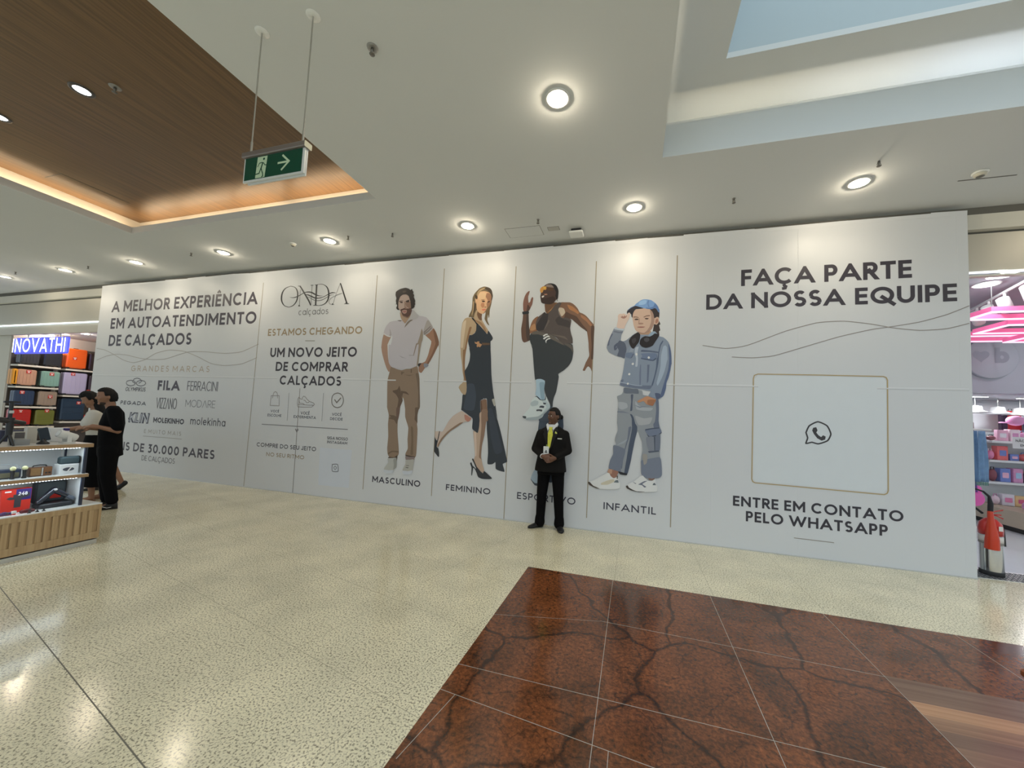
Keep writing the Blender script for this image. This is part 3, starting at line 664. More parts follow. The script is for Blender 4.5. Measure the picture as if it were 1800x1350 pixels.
  ((38,33,32),[(-3.787,3.431),(-3.808,3.38),(-3.818,3.329),(-3.812,3.242),(-3.785,3.211),(-3.814,3.206),(-3.84,3.222),(-3.851,3.244),(-3.839,3.278),(-3.851,3.304),(-3.89,3.302),(-3.857,3.313),(-3.868,3.365),(-3.862,3.408),(-3.882,3.461),(-3.877,3.517),(-3.835,3.545),(-3.797,3.561),(-3.748,3.571),(-3.691,3.576),(-3.631,3.556),(-3.601,3.533),(-3.571,3.548),(-3.561,3.518),(-3.541,3.5),(-3.546,3.47),(-3.525,3.443),(-3.53,3.41),(-3.513,3.379),(-3.498,3.344),(-3.5,3.306),(-3.492,3.289),(-3.504,3.272),(-3.504,3.247),(-3.521,3.226),(-3.549,3.215),(-3.563,3.211),(-3.576,3.292),(-3.586,3.336),(-3.604,3.379),(-3.627,3.431),(-3.673,3.461),(-3.74,3.461)]),
  ((62,54,50),[(-3.754,3.515),(-3.716,3.53),(-3.677,3.52),(-3.695,3.499),(-3.733,3.492)]),
  ((114,116,124),[(-3.265,2.306),(-3.223,2.306),(-3.191,2.298),(-3.18,2.273),(-3.21,2.248),(-3.242,2.24),(-3.262,2.256)]),
  ((46,42,42),[(-3.37,2.301),(-3.307,2.31),(-3.333,2.281),(-3.345,2.256),(-3.364,2.264)]),
  ((152,152,148),[(-3.824,0.741),(-3.75,0.755),(-3.661,0.766),(-3.653,0.69),(-3.655,0.614),(-3.706,0.568),(-3.717,0.52),(-3.811,0.508),(-3.877,0.52),(-3.877,0.588),(-3.814,0.678)]),
  ((128,128,124),[(-3.718,0.736),(-3.661,0.766),(-3.653,0.69),(-3.655,0.614),(-3.706,0.576),(-3.702,0.653)]),
  ((168,172,178),[(-3.88,0.562),(-3.794,0.556),(-3.706,0.568),(-3.717,0.52),(-3.81,0.507),(-3.879,0.518)]),
  ((114,102,100),[(-3.497,0.807),(-3.419,0.8),(-3.333,0.802),(-3.338,0.747),(-3.415,0.742),(-3.483,0.741)]),
  ((150,148,142),[(-3.488,0.745),(-3.416,0.754),(-3.338,0.764),(-3.343,0.68),(-3.352,0.596),(-3.358,0.546),(-3.438,0.519),(-3.515,0.52),(-3.534,0.582),(-3.514,0.634),(-3.488,0.686)]),
  ((168,172,180),[(-3.532,0.573),(-3.441,0.571),(-3.351,0.592),(-3.359,0.544),(-3.437,0.517),(-3.517,0.519)]),
  ((80,76,72),[(-3.485,0.636),(-3.428,0.63),(-3.433,0.618),(-3.474,0.624)]),
  ((96,92,88),[(-3.477,0.666),(-3.419,0.664),(-3.418,0.656),(-3.476,0.655)]),
 ],
 'printed_woman': [
  ((96,82,62),[(-2.283,3.52),(-2.214,3.502),(-2.157,3.455),(-2.142,3.414),(-2.131,3.358),(-2.144,3.287),(-2.151,3.231),(-2.17,3.145),(-2.173,3.041),(-2.184,3.018),(-2.195,3.074),(-2.203,2.987),(-2.165,2.9),(-2.2,2.923),(-2.232,2.972),(-2.251,3.012),(-2.24,3.115),(-2.339,3.151),(-2.404,3.089),(-2.418,3.026),(-2.479,3.04),(-2.523,3.045),(-2.508,3.093),(-2.477,3.156),(-2.471,3.285),(-2.471,3.35),(-2.448,3.406),(-2.416,3.445),(-2.359,3.498)]),
  ((152,132,108),[(-2.531,3.037),(-2.565,3.03),(-2.59,3.015),(-2.618,2.967),(-2.629,2.927),(-2.639,2.806),(-2.639,2.661),(-2.635,2.524),(-2.632,2.552),(-2.621,2.439),(-2.594,2.309),(-2.577,2.18),(-2.551,2.085),(-2.558,2.017),(-2.611,1.964),(-2.628,1.93),(-2.607,1.896),(-2.577,1.854),(-2.537,1.82),(-2.505,1.821),(-2.49,1.89),(-2.498,2.018),(-2.53,2.18),(-2.547,2.309),(-2.549,2.413),(-2.539,2.482),(-2.525,2.568),(-2.527,2.531),(-2.523,2.603),(-2.509,2.667),(-2.489,2.763),(-2.454,2.754),(-2.405,2.793),(-2.373,2.832),(-2.379,2.936),(-2.308,2.894),(-2.245,2.821),(-2.192,2.773),(-2.178,2.82),(-2.223,2.884),(-2.287,2.981),(-2.299,3.038),(-2.339,3.151),(-2.391,3.153),(-2.422,3.09),(-2.435,3.026),(-2.478,3.029)]),
  ((122,93,68),[(-2.461,2.882),(-2.475,2.819),(-2.489,2.763),(-2.517,2.659),(-2.528,2.539),(-2.529,2.551),(-2.544,2.413),(-2.54,2.223),(-2.504,2.052),(-2.521,2.017),(-2.549,2.094),(-2.576,2.309),(-2.588,2.517),(-2.562,2.532),(-2.543,2.659),(-2.517,2.803),(-2.496,2.883)]),
  ((176,160,140),[(-2.617,2.951),(-2.632,2.838),(-2.634,2.725),(-2.629,2.564),(-2.59,2.564),(-2.582,2.724),(-2.565,2.885),(-2.563,2.998)]),
  ((98,73,56),[(-2.372,3.128),(-2.336,3.099),(-2.297,3.085),(-2.299,3.038),(-2.296,2.986),(-2.33,2.991),(-2.358,3.024),(-2.382,3.08)]),
  ((132,104,78),[(-2.451,3.011),(-2.38,2.96),(-2.309,2.91),(-2.245,2.829),(-2.201,2.781),(-2.24,2.877),(-2.312,2.958),(-2.399,2.993)]),
  ((182,146,114),[(-2.347,3.441),(-2.379,3.394),(-2.397,3.339),(-2.402,3.282),(-2.392,3.169),(-2.354,3.112),(-2.302,3.086),(-2.252,3.108),(-2.221,3.162),(-2.182,3.217),(-2.156,3.287),(-2.156,3.367),(-2.193,3.417),(-2.27,3.445)]),
  ((134,98,76),[(-2.235,3.411),(-2.192,3.409),(-2.152,3.359),(-2.156,3.271),(-2.182,3.209),(-2.217,3.162),(-2.244,3.108),(-2.284,3.081),(-2.253,3.124),(-2.218,3.178),(-2.23,3.243),(-2.211,3.29),(-2.249,3.356)]),
  ((190,156,124),[(-2.354,3.417),(-2.287,3.43),(-2.243,3.403),(-2.264,3.324),(-2.315,3.319),(-2.357,3.313),(-2.377,3.362)]),
  ((160,112,84),[(-2.311,3.262),(-2.268,3.252),(-2.265,3.196),(-2.298,3.182),(-2.326,3.223)]),
  ((66,44,34),[(-2.313,3.288),(-2.292,3.298),(-2.262,3.291),(-2.257,3.276),(-2.291,3.271)]),
  ((62,42,34),[(-2.219,3.273),(-2.186,3.285),(-2.173,3.278),(-2.185,3.265),(-2.214,3.262)]),
  ((110,80,60),[(-2.323,3.311),(-2.272,3.315),(-2.263,3.307),(-2.314,3.303)]),
  ((182,104,90),[(-2.301,3.158),(-2.264,3.164),(-2.234,3.161),(-2.254,3.14),(-2.292,3.14)]),
  ((110,74,60),[(-2.265,3.196),(-2.232,3.199),(-2.227,3.187),(-2.256,3.184)]),
  ((190,150,120),[(-2.423,3.336),(-2.401,3.327),(-2.402,3.282),(-2.405,3.25),(-2.42,3.283)]),
  ((150,128,98),[(-2.389,3.435),(-2.357,3.474),(-2.307,3.495),(-2.256,3.497),(-2.289,3.478),(-2.355,3.441),(-2.379,3.402),(-2.396,3.363),(-2.4,3.395)]),
  ((62,50,38),[(-2.434,3.389),(-2.404,3.387),(-2.385,3.354),(-2.392,3.322),(-2.409,3.327),(-2.418,3.34)]),
  ((60,50,42),[(-2.24,3.508),(-2.188,3.489),(-2.154,3.451),(-2.133,3.358),(-2.137,3.318),(-2.156,3.287),(-2.154,3.359),(-2.184,3.416),(-2.22,3.45),(-2.273,3.485)]),
  ((150,128,100),[(-2.458,3.285),(-2.441,3.284),(-2.442,3.155),(-2.463,3.059),(-2.473,3.092),(-2.46,3.156)]),
  ((60,50,42),[(-2.432,3.268),(-2.409,3.25),(-2.417,3.154),(-2.439,3.091),(-2.435,3.171)]),
  ((43,47,53),[(-2.379,2.936),(-2.326,2.903),(-2.245,2.821),(-2.191,2.765),(-2.178,2.82),(-2.115,2.74),(-2.096,2.7),(-2.107,2.669),(-2.131,2.646),(-2.122,2.52),(-2.128,2.556),(-2.11,2.394),(-2.09,2.142),(-2.05,1.891),(-2.003,1.685),(-1.956,1.447),(-2.01,1.608),(-1.958,1.461),(-1.897,1.284),(-1.813,1.004),(-1.792,0.925),(-1.771,0.846),(-1.838,0.809),(-1.822,0.754),(-1.806,0.695),(-1.876,0.701),(-1.947,0.728),(-1.956,0.824),(-2.002,0.792),(-2.082,0.79),(-2.081,0.946),(-2.094,1.109),(-2.116,1.272),(-2.127,1.388),(-2.13,1.603),(-2.117,1.514),(-2.13,1.639),(-2.141,1.755),(-2.155,1.776),(-2.177,1.767),(-2.196,1.775),(-2.213,1.757),(-2.252,1.731),(-2.237,1.551),(-2.222,1.443),(-2.244,1.432),(-2.249,1.324),(-2.267,1.244),(-2.314,1.27),(-2.352,1.293),(-2.363,1.326),(-2.361,1.452),(-2.409,1.492),(-2.543,1.576),(-2.561,1.586),(-2.554,1.709),(-2.551,1.82),(-2.505,1.82),(-2.487,1.89),(-2.498,2.018),(-2.54,2.18),(-2.498,2.258),(-2.466,2.352),(-2.461,2.455),(-2.482,2.55),(-2.476,2.547),(-2.509,2.659),(-2.488,2.755),(-2.454,2.754),(-2.404,2.785),(-2.381,2.832)]),
  ((30,32,36),[(-2.47,3.034),(-2.435,3.02),(-2.389,2.96),(-2.344,2.919),(-2.378,2.92),(-2.415,2.969),(-2.451,3.002)]),
  ((54,60,70),[(-2.482,1.984),(-2.371,1.986),(-2.324,1.8),(-2.349,1.589),(-2.477,1.584),(-2.526,1.625),(-2.49,1.813)]),
  ((50,55,64),[(-2.107,1.604),(-2.045,1.607),(-1.94,1.282),(-1.856,0.993),(-1.967,0.953),(-2.05,1.194)]),
  ((112,86,68),[(-2.247,1.727),(-2.212,1.749),(-2.186,1.762),(-2.149,1.751),(-2.135,1.655),(-2.117,1.514),(-2.11,1.432),(-2.22,1.427),(-2.233,1.551)]),
  ((84,62,50),[(-2.247,1.727),(-2.23,1.736),(-2.204,1.594),(-2.186,1.428),(-2.22,1.427),(-2.233,1.551)]),
  ((160,138,122),[(-2.25,1.549),(-2.125,1.604),(-2.12,1.504),(-2.126,1.454),(-2.14,1.387),(-2.157,1.204),(-2.185,1.062),(-2.192,0.897),(-2.178,0.84),(-2.161,0.776),(-2.129,0.689),(-2.14,0.643),(-2.2,0.683),(-2.265,0.719),(-2.307,0.823),(-2.293,0.89),(-2.304,1.013),(-2.341,1.261),(-2.314,1.266),(-2.267,1.242),(-2.248,1.307),(-2.244,1.432)]),
  ((120,96,80),[(-2.215,1.6),(-2.125,1.604),(-2.12,1.504),(-2.14,1.387),(-2.157,1.204),(-2.185,1.062),(-2.192,0.897),(-2.178,0.84),(-2.192,0.856),(-2.225,0.886),(-2.219,1.101),(-2.21,1.351),(-2.222,1.475)]),
  ((180,160,146),[(-2.326,1.245),(-2.295,1.246),(-2.277,1.098),(-2.267,0.908),(-2.288,0.89),(-2.301,1.013)]),
  ((168,152,142),[(-2.557,1.567),(-2.495,1.539),(-2.428,1.5),(-2.384,1.464),(-2.401,1.425),(-2.441,1.405),(-2.514,1.391),(-2.621,1.314),(-2.729,1.24),(-2.827,1.141),(-2.889,1.052),(-2.923,0.982),(-2.948,1.006),(-2.939,1.092),(-2.969,1.107),(-2.987,1.158),(-2.987,1.227),(-2.91,1.235),(-2.862,1.233),(-2.81,1.321),(-2.759,1.409),(-2.688,1.489)]),
  ((120,98,80),[(-2.514,1.391),(-2.621,1.314),(-2.729,1.24),(-2.827,1.141),(-2.889,1.052),(-2.923,0.982),(-2.935,1.024),(-2.875,1.13),(-2.776,1.238),(-2.668,1.32),(-2.569,1.384)]),
  ((152,106,92),[(-2.502,1.514),(-2.446,1.499),(-2.413,1.475),(-2.384,1.464),(-2.401,1.425),(-2.441,1.405),(-2.489,1.438)]),
  ((40,42,46),[(-2.991,1.14),(-2.969,1.103),(-2.944,1.092),(-2.921,1.226),(-2.908,1.231),(-2.922,1.127),(-2.937,1.058),(-2.947,0.989),(-2.917,0.965),(-2.901,0.898),(-2.897,0.839),(-2.918,0.841),(-2.954,0.877),(-2.988,0.918),(-2.989,1.037)]),
  ((40,41,44),[(-2.363,0.773),(-2.346,0.795),(-2.321,0.747),(-2.283,0.717),(-2.264,0.704),(-2.255,0.736),(-2.2,0.683),(-2.149,0.642),(-2.129,0.68),(-2.055,0.63),(-1.996,0.582),(-2.052,0.565),(-2.158,0.562),(-2.221,0.583),(-2.252,0.646),(-2.282,0.697),(-2.31,0.711),(-2.322,0.603),(-2.335,0.604),(-2.337,0.713)]),
  ((40,41,44),[(-2.337,0.841),(-2.318,0.852),(-2.288,0.799),(-2.245,0.72),(-2.265,0.717),(-2.305,0.79)]),
  ((158,120,88),[(-2.393,2.653),(-2.37,2.637),(-2.341,2.653),(-2.311,2.648),(-2.319,2.628),(-2.271,2.604),(-2.286,2.577),(-2.302,2.561),(-2.328,2.573),(-2.345,2.561),(-2.359,2.585),(-2.352,2.609),(-2.386,2.621)]),
  ((84,66,52),[(-2.273,2.632),(-2.142,2.626),(-2.141,2.595),(-2.266,2.592)]),
  ((150,148,140),[(-2.06,1.758),(-2.026,1.773),(-2.01,1.726),(-1.999,1.685),(-2.015,1.655),(-2.04,1.7)]),
 ],
 'printed_athlete': [
  ((58,67,80),[(-1.31,1.484),(-1.296,0.975),(-1.248,0.637),(-1.039,0.624),(-0.983,1.078),(-0.959,1.524)]),
  ((140,155,168),[(-1.4,0.624),(-1.37,0.725),(-1.322,0.794),(-1.264,0.815),(-1.241,0.67),(-1.244,0.549),(-1.329,0.557)]),
  ((60,66,74),[(-1.409,0.632),(-1.338,0.573),(-1.245,0.573),(-1.244,0.541),(-1.337,0.54)]),
  ((118,84,62),[(-1.39,3.015),(-1.435,2.998),(-1.47,2.964),(-1.495,2.911),(-1.518,2.822),(-1.511,2.76),(-1.399,2.793),(-1.411,2.873)]),
  ((150,112,80),[(-1.44,2.909),(-1.493,2.875),(-1.509,2.813),(-1.472,2.803),(-1.418,2.829)]),
  ((106,78,62),[(-1.083,3.127),(-1.081,3.189),(-1.051,3.214),(-0.998,3.212),(-0.929,3.208),(-0.885,3.189),(-0.841,3.152),(-0.805,3.108),(-0.777,3.055),(-0.734,3.036),(-0.691,3.008),(-0.656,2.973),(-0.621,2.929),(-0.56,2.851),(-0.563,2.681),(-0.562,2.385),(-0.568,2.629),(-0.568,2.418),(-0.569,2.191),(-0.593,2.241),(-0.627,2.271),(-0.651,2.25),(-0.675,2.207),(-0.704,2.215),(-0.685,2.266),(-0.666,2.325),(-0.62,2.418),(-0.624,2.503),(-0.642,2.605),(-0.618,2.444),(-0.636,2.614),(-0.662,2.768),(-0.692,2.794),(-0.744,2.83),(-0.814,2.892),(-0.885,2.954),(-0.955,2.974),(-1.033,2.985),(-1.08,3.057)]),
  ((74,55,46),[(-0.976,3.071),(-0.905,3.033),(-0.818,2.995),(-0.729,2.872),(-0.667,2.802),(-0.658,2.768),(-0.727,2.821),(-0.814,2.892),(-0.885,2.954),(-0.946,2.974),(-0.999,2.984)]),
  ((146,100,66),[(-0.962,3.175),(-0.883,3.145),(-0.821,3.091),(-0.786,3.055),(-0.802,3.03),(-0.855,3.066),(-0.925,3.104)]),
  ((140,98,72),[(-0.759,3.019),(-0.69,2.983),(-0.629,2.921),(-0.594,2.86),(-0.619,2.852),(-0.68,2.922),(-0.749,2.976)]),
  ((74,54,44),[(-0.602,2.852),(-0.56,2.842),(-0.563,2.681),(-0.562,2.385),(-0.595,2.385),(-0.588,2.554),(-0.606,2.724)]),
  ((168,154,138),[(-1.092,3.128),(-1.048,3.135),(-1.008,3.116),(-0.988,3.062),(-1.009,3.028),(-1.038,3.003),(-1.066,3.048)]),
  ((86,64,54),[(-1.623,3.095),(-1.549,3.092),(-1.536,2.966),(-1.525,2.858),(-1.512,2.786),(-1.504,2.697),(-1.506,2.657),(-1.583,2.627),(-1.616,2.645),(-1.634,2.699),(-1.648,2.834),(-1.631,2.969)]),
  ((64,52,48),[(-1.575,3.057),(-1.548,3.065),(-1.536,2.966),(-1.525,2.858),(-1.512,2.786),(-1.504,2.697),(-1.506,2.657),(-1.548,2.662),(-1.572,2.788)]),
  ((108,76,66),[(-1.623,3.102),(-1.636,3.213),(-1.631,3.267),(-1.615,3.33),(-1.59,3.378),(-1.554,3.408),(-1.54,3.4),(-1.552,3.354),(-1.56,3.327),(-1.559,3.282),(-1.548,3.227),(-1.524,3.248),(-1.516,3.284),(-1.495,3.315),(-1.481,3.296),(-1.487,3.242),(-1.494,3.198),(-1.519,3.145),(-1.54,3.105)]),
  ((70,52,46),[(-1.563,3.201),(-1.534,3.172),(-1.519,3.145),(-1.54,3.105),(-1.577,3.111)]),
  ((36,38,42),[(-1.641,3.094),(-1.595,3.101),(-1.545,3.103),(-1.537,3.065),(-1.584,3.055),(-1.635,3.057)]),
  ((92,66,48),[(-1.299,3.198),(-1.227,3.204),(-1.175,3.219),(-1.103,3.207),(-1.136,3.147),(-1.187,3.096),(-1.239,3.052),(-1.266,3.059),(-1.287,3.091),(-1.294,3.136)]),
  ((150,110,70),[(-1.163,3.157),(-1.117,3.204),(-1.137,3.165),(-1.179,3.114),(-1.257,3.063),(-1.24,3.08)]),
  ((64,48,44),[(-1.293,3.493),(-1.249,3.508),(-1.186,3.5),(-1.141,3.475),(-1.112,3.429),(-1.099,3.366),(-1.106,3.278),(-1.132,3.253),(-1.165,3.21),(-1.209,3.19),(-1.281,3.197),(-1.326,3.208),(-1.354,3.227),(-1.365,3.273),(-1.372,3.318),(-1.365,3.371),(-1.38,3.417),(-1.337,3.459)]),
  ((118,104,98),[(-1.301,3.464),(-1.275,3.492),(-1.222,3.496),(-1.185,3.477),(-1.17,3.441),(-1.219,3.446)]),
  ((30,28,30),[(-1.222,3.508),(-1.168,3.494),(-1.131,3.465),(-1.102,3.402),(-1.098,3.348),(-1.103,3.278),(-1.113,3.261),(-1.104,3.225),(-1.123,3.261),(-1.143,3.315),(-1.136,3.368),(-1.165,3.423),(-1.175,3.45),(-1.212,3.488),(-1.275,3.496)]),
  ((176,124,62),[(-1.377,3.435),(-1.355,3.46),(-1.319,3.469),(-1.283,3.456),(-1.29,3.412),(-1.326,3.414),(-1.338,3.379),(-1.365,3.371),(-1.38,3.403)]),
  ((208,150,70),[(-1.337,3.455),(-1.301,3.462),(-1.291,3.439),(-1.317,3.422)]),
  ((74,52,36),[(-1.283,3.458),(-1.237,3.445),(-1.183,3.433),(-1.186,3.397),(-1.235,3.396),(-1.276,3.416)]),
  ((150,108,88),[(-1.323,3.349),(-1.278,3.353),(-1.26,3.339),(-1.295,3.332)]),
  ((182,176,172),[(-1.351,3.317),(-1.331,3.326),(-1.311,3.325),(-1.321,3.304),(-1.343,3.294)]),
  ((48,36,34),[(-1.357,3.29),(-1.285,3.287),(-1.178,3.308),(-1.141,3.271),(-1.174,3.211),(-1.227,3.191),(-1.317,3.208),(-1.354,3.232)]),
  ((72,64,62),[(-1.275,3.06),(-1.239,3.052),(-1.205,3.092),(-1.172,3.14),(-1.138,3.182),(-1.086,3.215),(-1.049,3.205),(-1.071,3.153),(-1.091,3.11),(-1.08,3.048),(-1.052,3.003),(-1.025,2.981),(-0.964,2.983),(-0.893,2.946),(-0.906,2.834),(-0.89,2.747),(-0.866,2.677),(-0.863,2.6),(-0.932,2.601),(-1.01,2.593),(-1.101,2.69),(-1.191,2.735),(-1.308,2.773),(-1.399,2.802),(-1.419,2.873),(-1.421,2.936),(-1.39,3.006),(-1.346,3.04),(-1.298,3.078)]),
  ((46,42,44),[(-1.298,3.074),(-1.275,3.055),(-1.239,3.045),(-1.252,2.922),(-1.3,2.808),(-1.399,2.802),(-1.419,2.873),(-1.345,3.004)]),
  ((56,50,50),[(-1.129,2.953),(-1.078,3.004),(-1.024,2.967),(-0.919,2.929),(-0.906,2.834),(-1.02,2.863),(-1.091,2.882)]),
  ((92,82,76),[(-1.191,2.74),(-1.067,2.724),(-0.979,2.705),(-0.934,2.653),(-0.996,2.68),(-1.066,2.703)]),
  ((88,80,76),[(-1.235,2.957),(-1.217,2.938),(-1.266,2.843),(-1.291,2.808),(-1.284,2.843)]),
  ((46,49,52),[(-1.509,2.715),(-1.493,2.759),(-1.453,2.785),(-1.399,2.797),(-1.308,2.773),(-1.227,2.754),(-1.155,2.726),(-1.082,2.664),(-0.992,2.593),(-0.932,2.605),(-0.863,2.583),(-0.846,2.471),(-0.849,2.522),(-0.848,2.462),(-0.858,2.376),(-0.881,2.317),(-0.918,2.265),(-0.985,2.205),(-1.052,2.16),(-1.046,2.119),(-1.052,2.05),(-1.076,1.895),(-1.104,1.818),(-1.118,1.749),(-1.12,1.68),(-1.153,1.645),(-1.146,1.475),(-1.311,1.468),(-1.306,1.519),(-1.256,1.581),(-1.188,1.644),(-1.156,1.705),(-1.194,1.789),(-1.232,1.857),(-1.254,1.943),(-1.248,2.055),(-1.322,2.08),(-1.393,2.066),(-1.41,2.149),(-1.429,2.289),(-1.458,2.527),(-1.484,2.59),(-1.461,2.563),(-1.486,2.608),(-1.502,2.653)]),
  ((84,78,73),[(-1.493,2.759),(-1.453,2.783),(-1.399,2.797),(-1.308,2.771),(-1.218,2.749),(-1.146,2.717),(-1.073,2.655),(-1.001,2.597),(-0.974,2.575),(-1.027,2.593),(-1.116,2.638),(-1.188,2.674),(-1.288,2.715),(-1.379,2.744),(-1.46,2.745)]),
  ((78,72,68),[(-0.984,2.593),(-0.932,2.601),(-0.88,2.579),(-0.852,2.531),(-0.85,2.463),(-0.886,2.523),(-0.931,2.558)]),
  ((58,66,78),[(-1.311,1.468),(-1.306,1.519),(-1.256,1.581),(-1.188,1.644),(-1.155,1.688),(-1.12,1.68),(-1.144,1.62),(-1.146,1.475)]),
  ((192,198,204),[(-1.306,2.725),(-1.271,2.746),(-1.24,2.75),(-1.233,2.736),(-1.261,2.731),(-1.292,2.707)]),
  ((192,198,204),[(-1.302,2.685),(-1.269,2.706),(-1.226,2.726),(-1.2,2.705),(-1.242,2.697),(-1.286,2.667)]),
  ((192,198,204),[(-1.267,2.649),(-1.241,2.675),(-1.202,2.69),(-1.19,2.674),(-1.232,2.662),(-1.249,2.64),(-1.252,2.609),(-1.259,2.623)]),
  ((142,162,176),[(-1.384,2.067),(-1.353,2.08),(-1.317,2.082),(-1.277,2.072),(-1.247,2.047),(-1.251,1.978),(-1.252,1.9),(-1.238,1.78),(-1.273,1.774),(-1.309,1.782),(-1.355,1.828),(-1.383,1.853),(-1.374,1.958)]),
  ((118,140,155),[(-1.328,2.028),(-1.257,2.029),(-1.252,1.9),(-1.243,1.788),(-1.291,1.787),(-1.314,1.898)]),
  ((176,184,186),[(-1.39,1.814),(-1.36,1.828),(-1.327,1.799),(-1.3,1.778),(-1.264,1.777),(-1.234,1.784),(-1.226,1.823),(-1.231,1.857),(-1.208,1.798),(-1.184,1.747),(-1.155,1.696),(-1.162,1.653),(-1.2,1.618),(-1.238,1.574),(-1.263,1.53),(-1.297,1.503),(-1.367,1.482),(-1.438,1.477),(-1.501,1.478),(-1.538,1.496),(-1.562,1.517),(-1.55,1.544),(-1.507,1.598),(-1.464,1.651),(-1.449,1.713),(-1.433,1.765)]),
  ((156,168,172),[(-1.291,1.769),(-1.229,1.78),(-1.192,1.738),(-1.157,1.696),(-1.162,1.653),(-1.238,1.574),(-1.257,1.598),(-1.207,1.677)]),
  ((40,46,54),[(-1.39,1.814),(-1.364,1.831),(-1.337,1.816),(-1.3,1.782),(-1.264,1.779),(-1.236,1.786),(-1.223,1.857),(-1.225,1.78),(-1.264,1.77),(-1.308,1.772),(-1.341,1.798),(-1.364,1.819)]),
  ((60,62,66),[(-1.356,1.631),(-1.311,1.638),(-1.271,1.632),(-1.275,1.606),(-1.315,1.613),(-1.355,1.608)]),
  ((54,58,64),[(-1.305,1.687),(-1.274,1.692),(-1.243,1.685),(-1.25,1.659),(-1.286,1.662),(-1.317,1.663)]),
  ((54,58,64),[(-1.264,1.736),(-1.214,1.733),(-1.226,1.709),(-1.253,1.712)]),
  ((62,66,70),[(-1.563,1.53),(-1.513,1.528),(-1.507,1.492),(-1.538,1.496),(-1.56,1.509)]),
  ((138,148,152),[(-1.512,1.502),(-1.413,1.519),(-1.325,1.536),(-1.239,1.599),(-1.167,1.662),(-1.161,1.652),(-1.238,1.572),(-1.297,1.501),(-1.367,1.48),(-1.501,1.474)]),
  ((150,160,164),[(-1.45,1.73),(-1.388,1.766),(-1.334,1.751),(-1.341,1.699),(-1.42,1.679),(-1.448,1.695)]),
 ],
 'printed_boy': [
  ((50,40,38),[(0.208,3.067),(0.258,3.073),(0.308,3.056),(0.308,2.95),(0.304,2.905),(0.326,2.851),(0.309,2.837),(0.324,2.768),(0.31,2.754),(0.314,2.693),(0.287,2.679),(0.231,2.687),(0.229,2.755),(0.241,2.861)]),
  ((152,122,102),[(0.058,2.752),(0.116,2.731),(0.186,2.779),(0.208,2.741),(0.174,2.696),(0.131,2.686),(0.088,2.694),(0.059,2.729)]),
  ((168,143,128),[(-0.036,3.046),(-0.043,2.954),(-0.032,2.892),(-0.022,2.838),(-0.001,2.784),(0.029,2.752),(0.073,2.732),(0.116,2.729),(0.173,2.749),(0.211,2.779),(0.231,2.823),(0.245,2.853),(0.277,2.845),(0.301,2.874),(0.307,2.92),(0.296,2.95),(0.267,2.953),(0.247,2.937),(0.235,2.983),(0.223,3.059),(0.108,3.083),(-0.001,3.079)]),
  ((140,114,102),[(0.187,3.045),(0.223,3.044),(0.238,2.982),(0.247,2.929),(0.24,2.861),(0.221,2.793),(0.173,2.748),(0.116,2.729),(0.151,2.765),(0.185,2.817),(0.205,2.892),(0.203,2.968)]),
  ((140,100,84),[(0.268,2.921),(0.289,2.928),(0.297,2.897),(0.283,2.867),(0.262,2.864),(0.258,2.891)]),
  ((120,96,86),[(0.036,2.752),(0.087,2.736),(0.144,2.736),(0.187,2.764),(0.173,2.748),(0.116,2.726),(0.066,2.732)]),
  ((58,44,40),[(-0.013,2.93),(0.01,2.938),(0.039,2.931),(0.036,2.919),(0.011,2.917),(-0.008,2.919)]),
  ((58,44,40),[(0.12,2.939),(0.143,2.942),(0.172,2.938),(0.162,2.924),(0.133,2.925)]),
  ((112,88,76),[(-0.029,2.967),(0.009,2.967),(0.039,2.955),(0.039,2.946),(0.002,2.954),(-0.025,2.952)]),
  ((112,88,76),[(0.103,2.958),(0.139,2.977),(0.185,2.981),(0.188,2.967),(0.146,2.964),(0.111,2.95)]),
  ((136,108,96),[(0.034,2.867),(0.055,2.878),(0.098,2.874),(0.106,2.861),(0.084,2.856),(0.052,2.856)]),
  ((150,122,108),[(0.042,2.943),(0.057,2.935),(0.051,2.882),(0.037,2.874),(0.04,2.913)]),
  ((130,84,78),[(0.022,2.82),(0.071,2.826),(0.13,2.82),(0.107,2.81),(0.071,2.808),(0.035,2.812)]),
  ((36,34,42),[(-0.118,3.037),(-0.107,3.064),(-0.081,3.086),(-0.024,3.115),(0.035,3.113),(0.101,3.079),(0.05,3.073),(-0.001,3.068),(-0.029,3.03),(-0.039,2.992),(-0.041,2.95),(-0.056,2.97),(-0.061,3.001),(-0.094,3.017),(-0.116,3.006)]),
  ((46,38,38),[(0.18,3.068),(0.222,3.071),(0.258,3.073),(0.294,3.026),(0.309,2.98),(0.306,2.95),(0.281,2.957),(0.247,2.935),(0.235,2.983),(0.216,3.029)]),
  ((98,128,170),[(-0.11,3.053),(-0.096,3.075),(-0.067,3.1),(-0.024,3.119),(-0.002,3.145),(0.033,3.17),(0.062,3.192),(0.098,3.204),(0.141,3.202),(0.198,3.188),(0.249,3.149),(0.278,3.114),(0.293,3.087),(0.308,3.041),(0.311,3.01),(0.294,3.022),(0.272,3.057),(0.251,3.077),(0.215,3.063),(0.18,3.064),(0.151,3.068),(0.108,3.079),(0.035,3.105),(-0.009,3.116),(-0.067,3.09)]),
  ((76,102,144),[(0.249,3.142),(0.293,3.087),(0.311,3.01),(0.279,3.049),(0.251,3.077),(0.215,3.063),(0.151,3.068),(0.129,3.086),(0.179,3.084),(0.229,3.097)]),
  ((122,152,190),[(0.048,3.174),(0.098,3.194),(0.141,3.185),(0.128,3.139),(0.078,3.126),(0.034,3.132)]),
  ((84,110,152),[(0.149,3.154),(0.163,3.188),(0.173,3.183),(0.164,3.138),(0.179,3.099),(0.165,3.092)]),
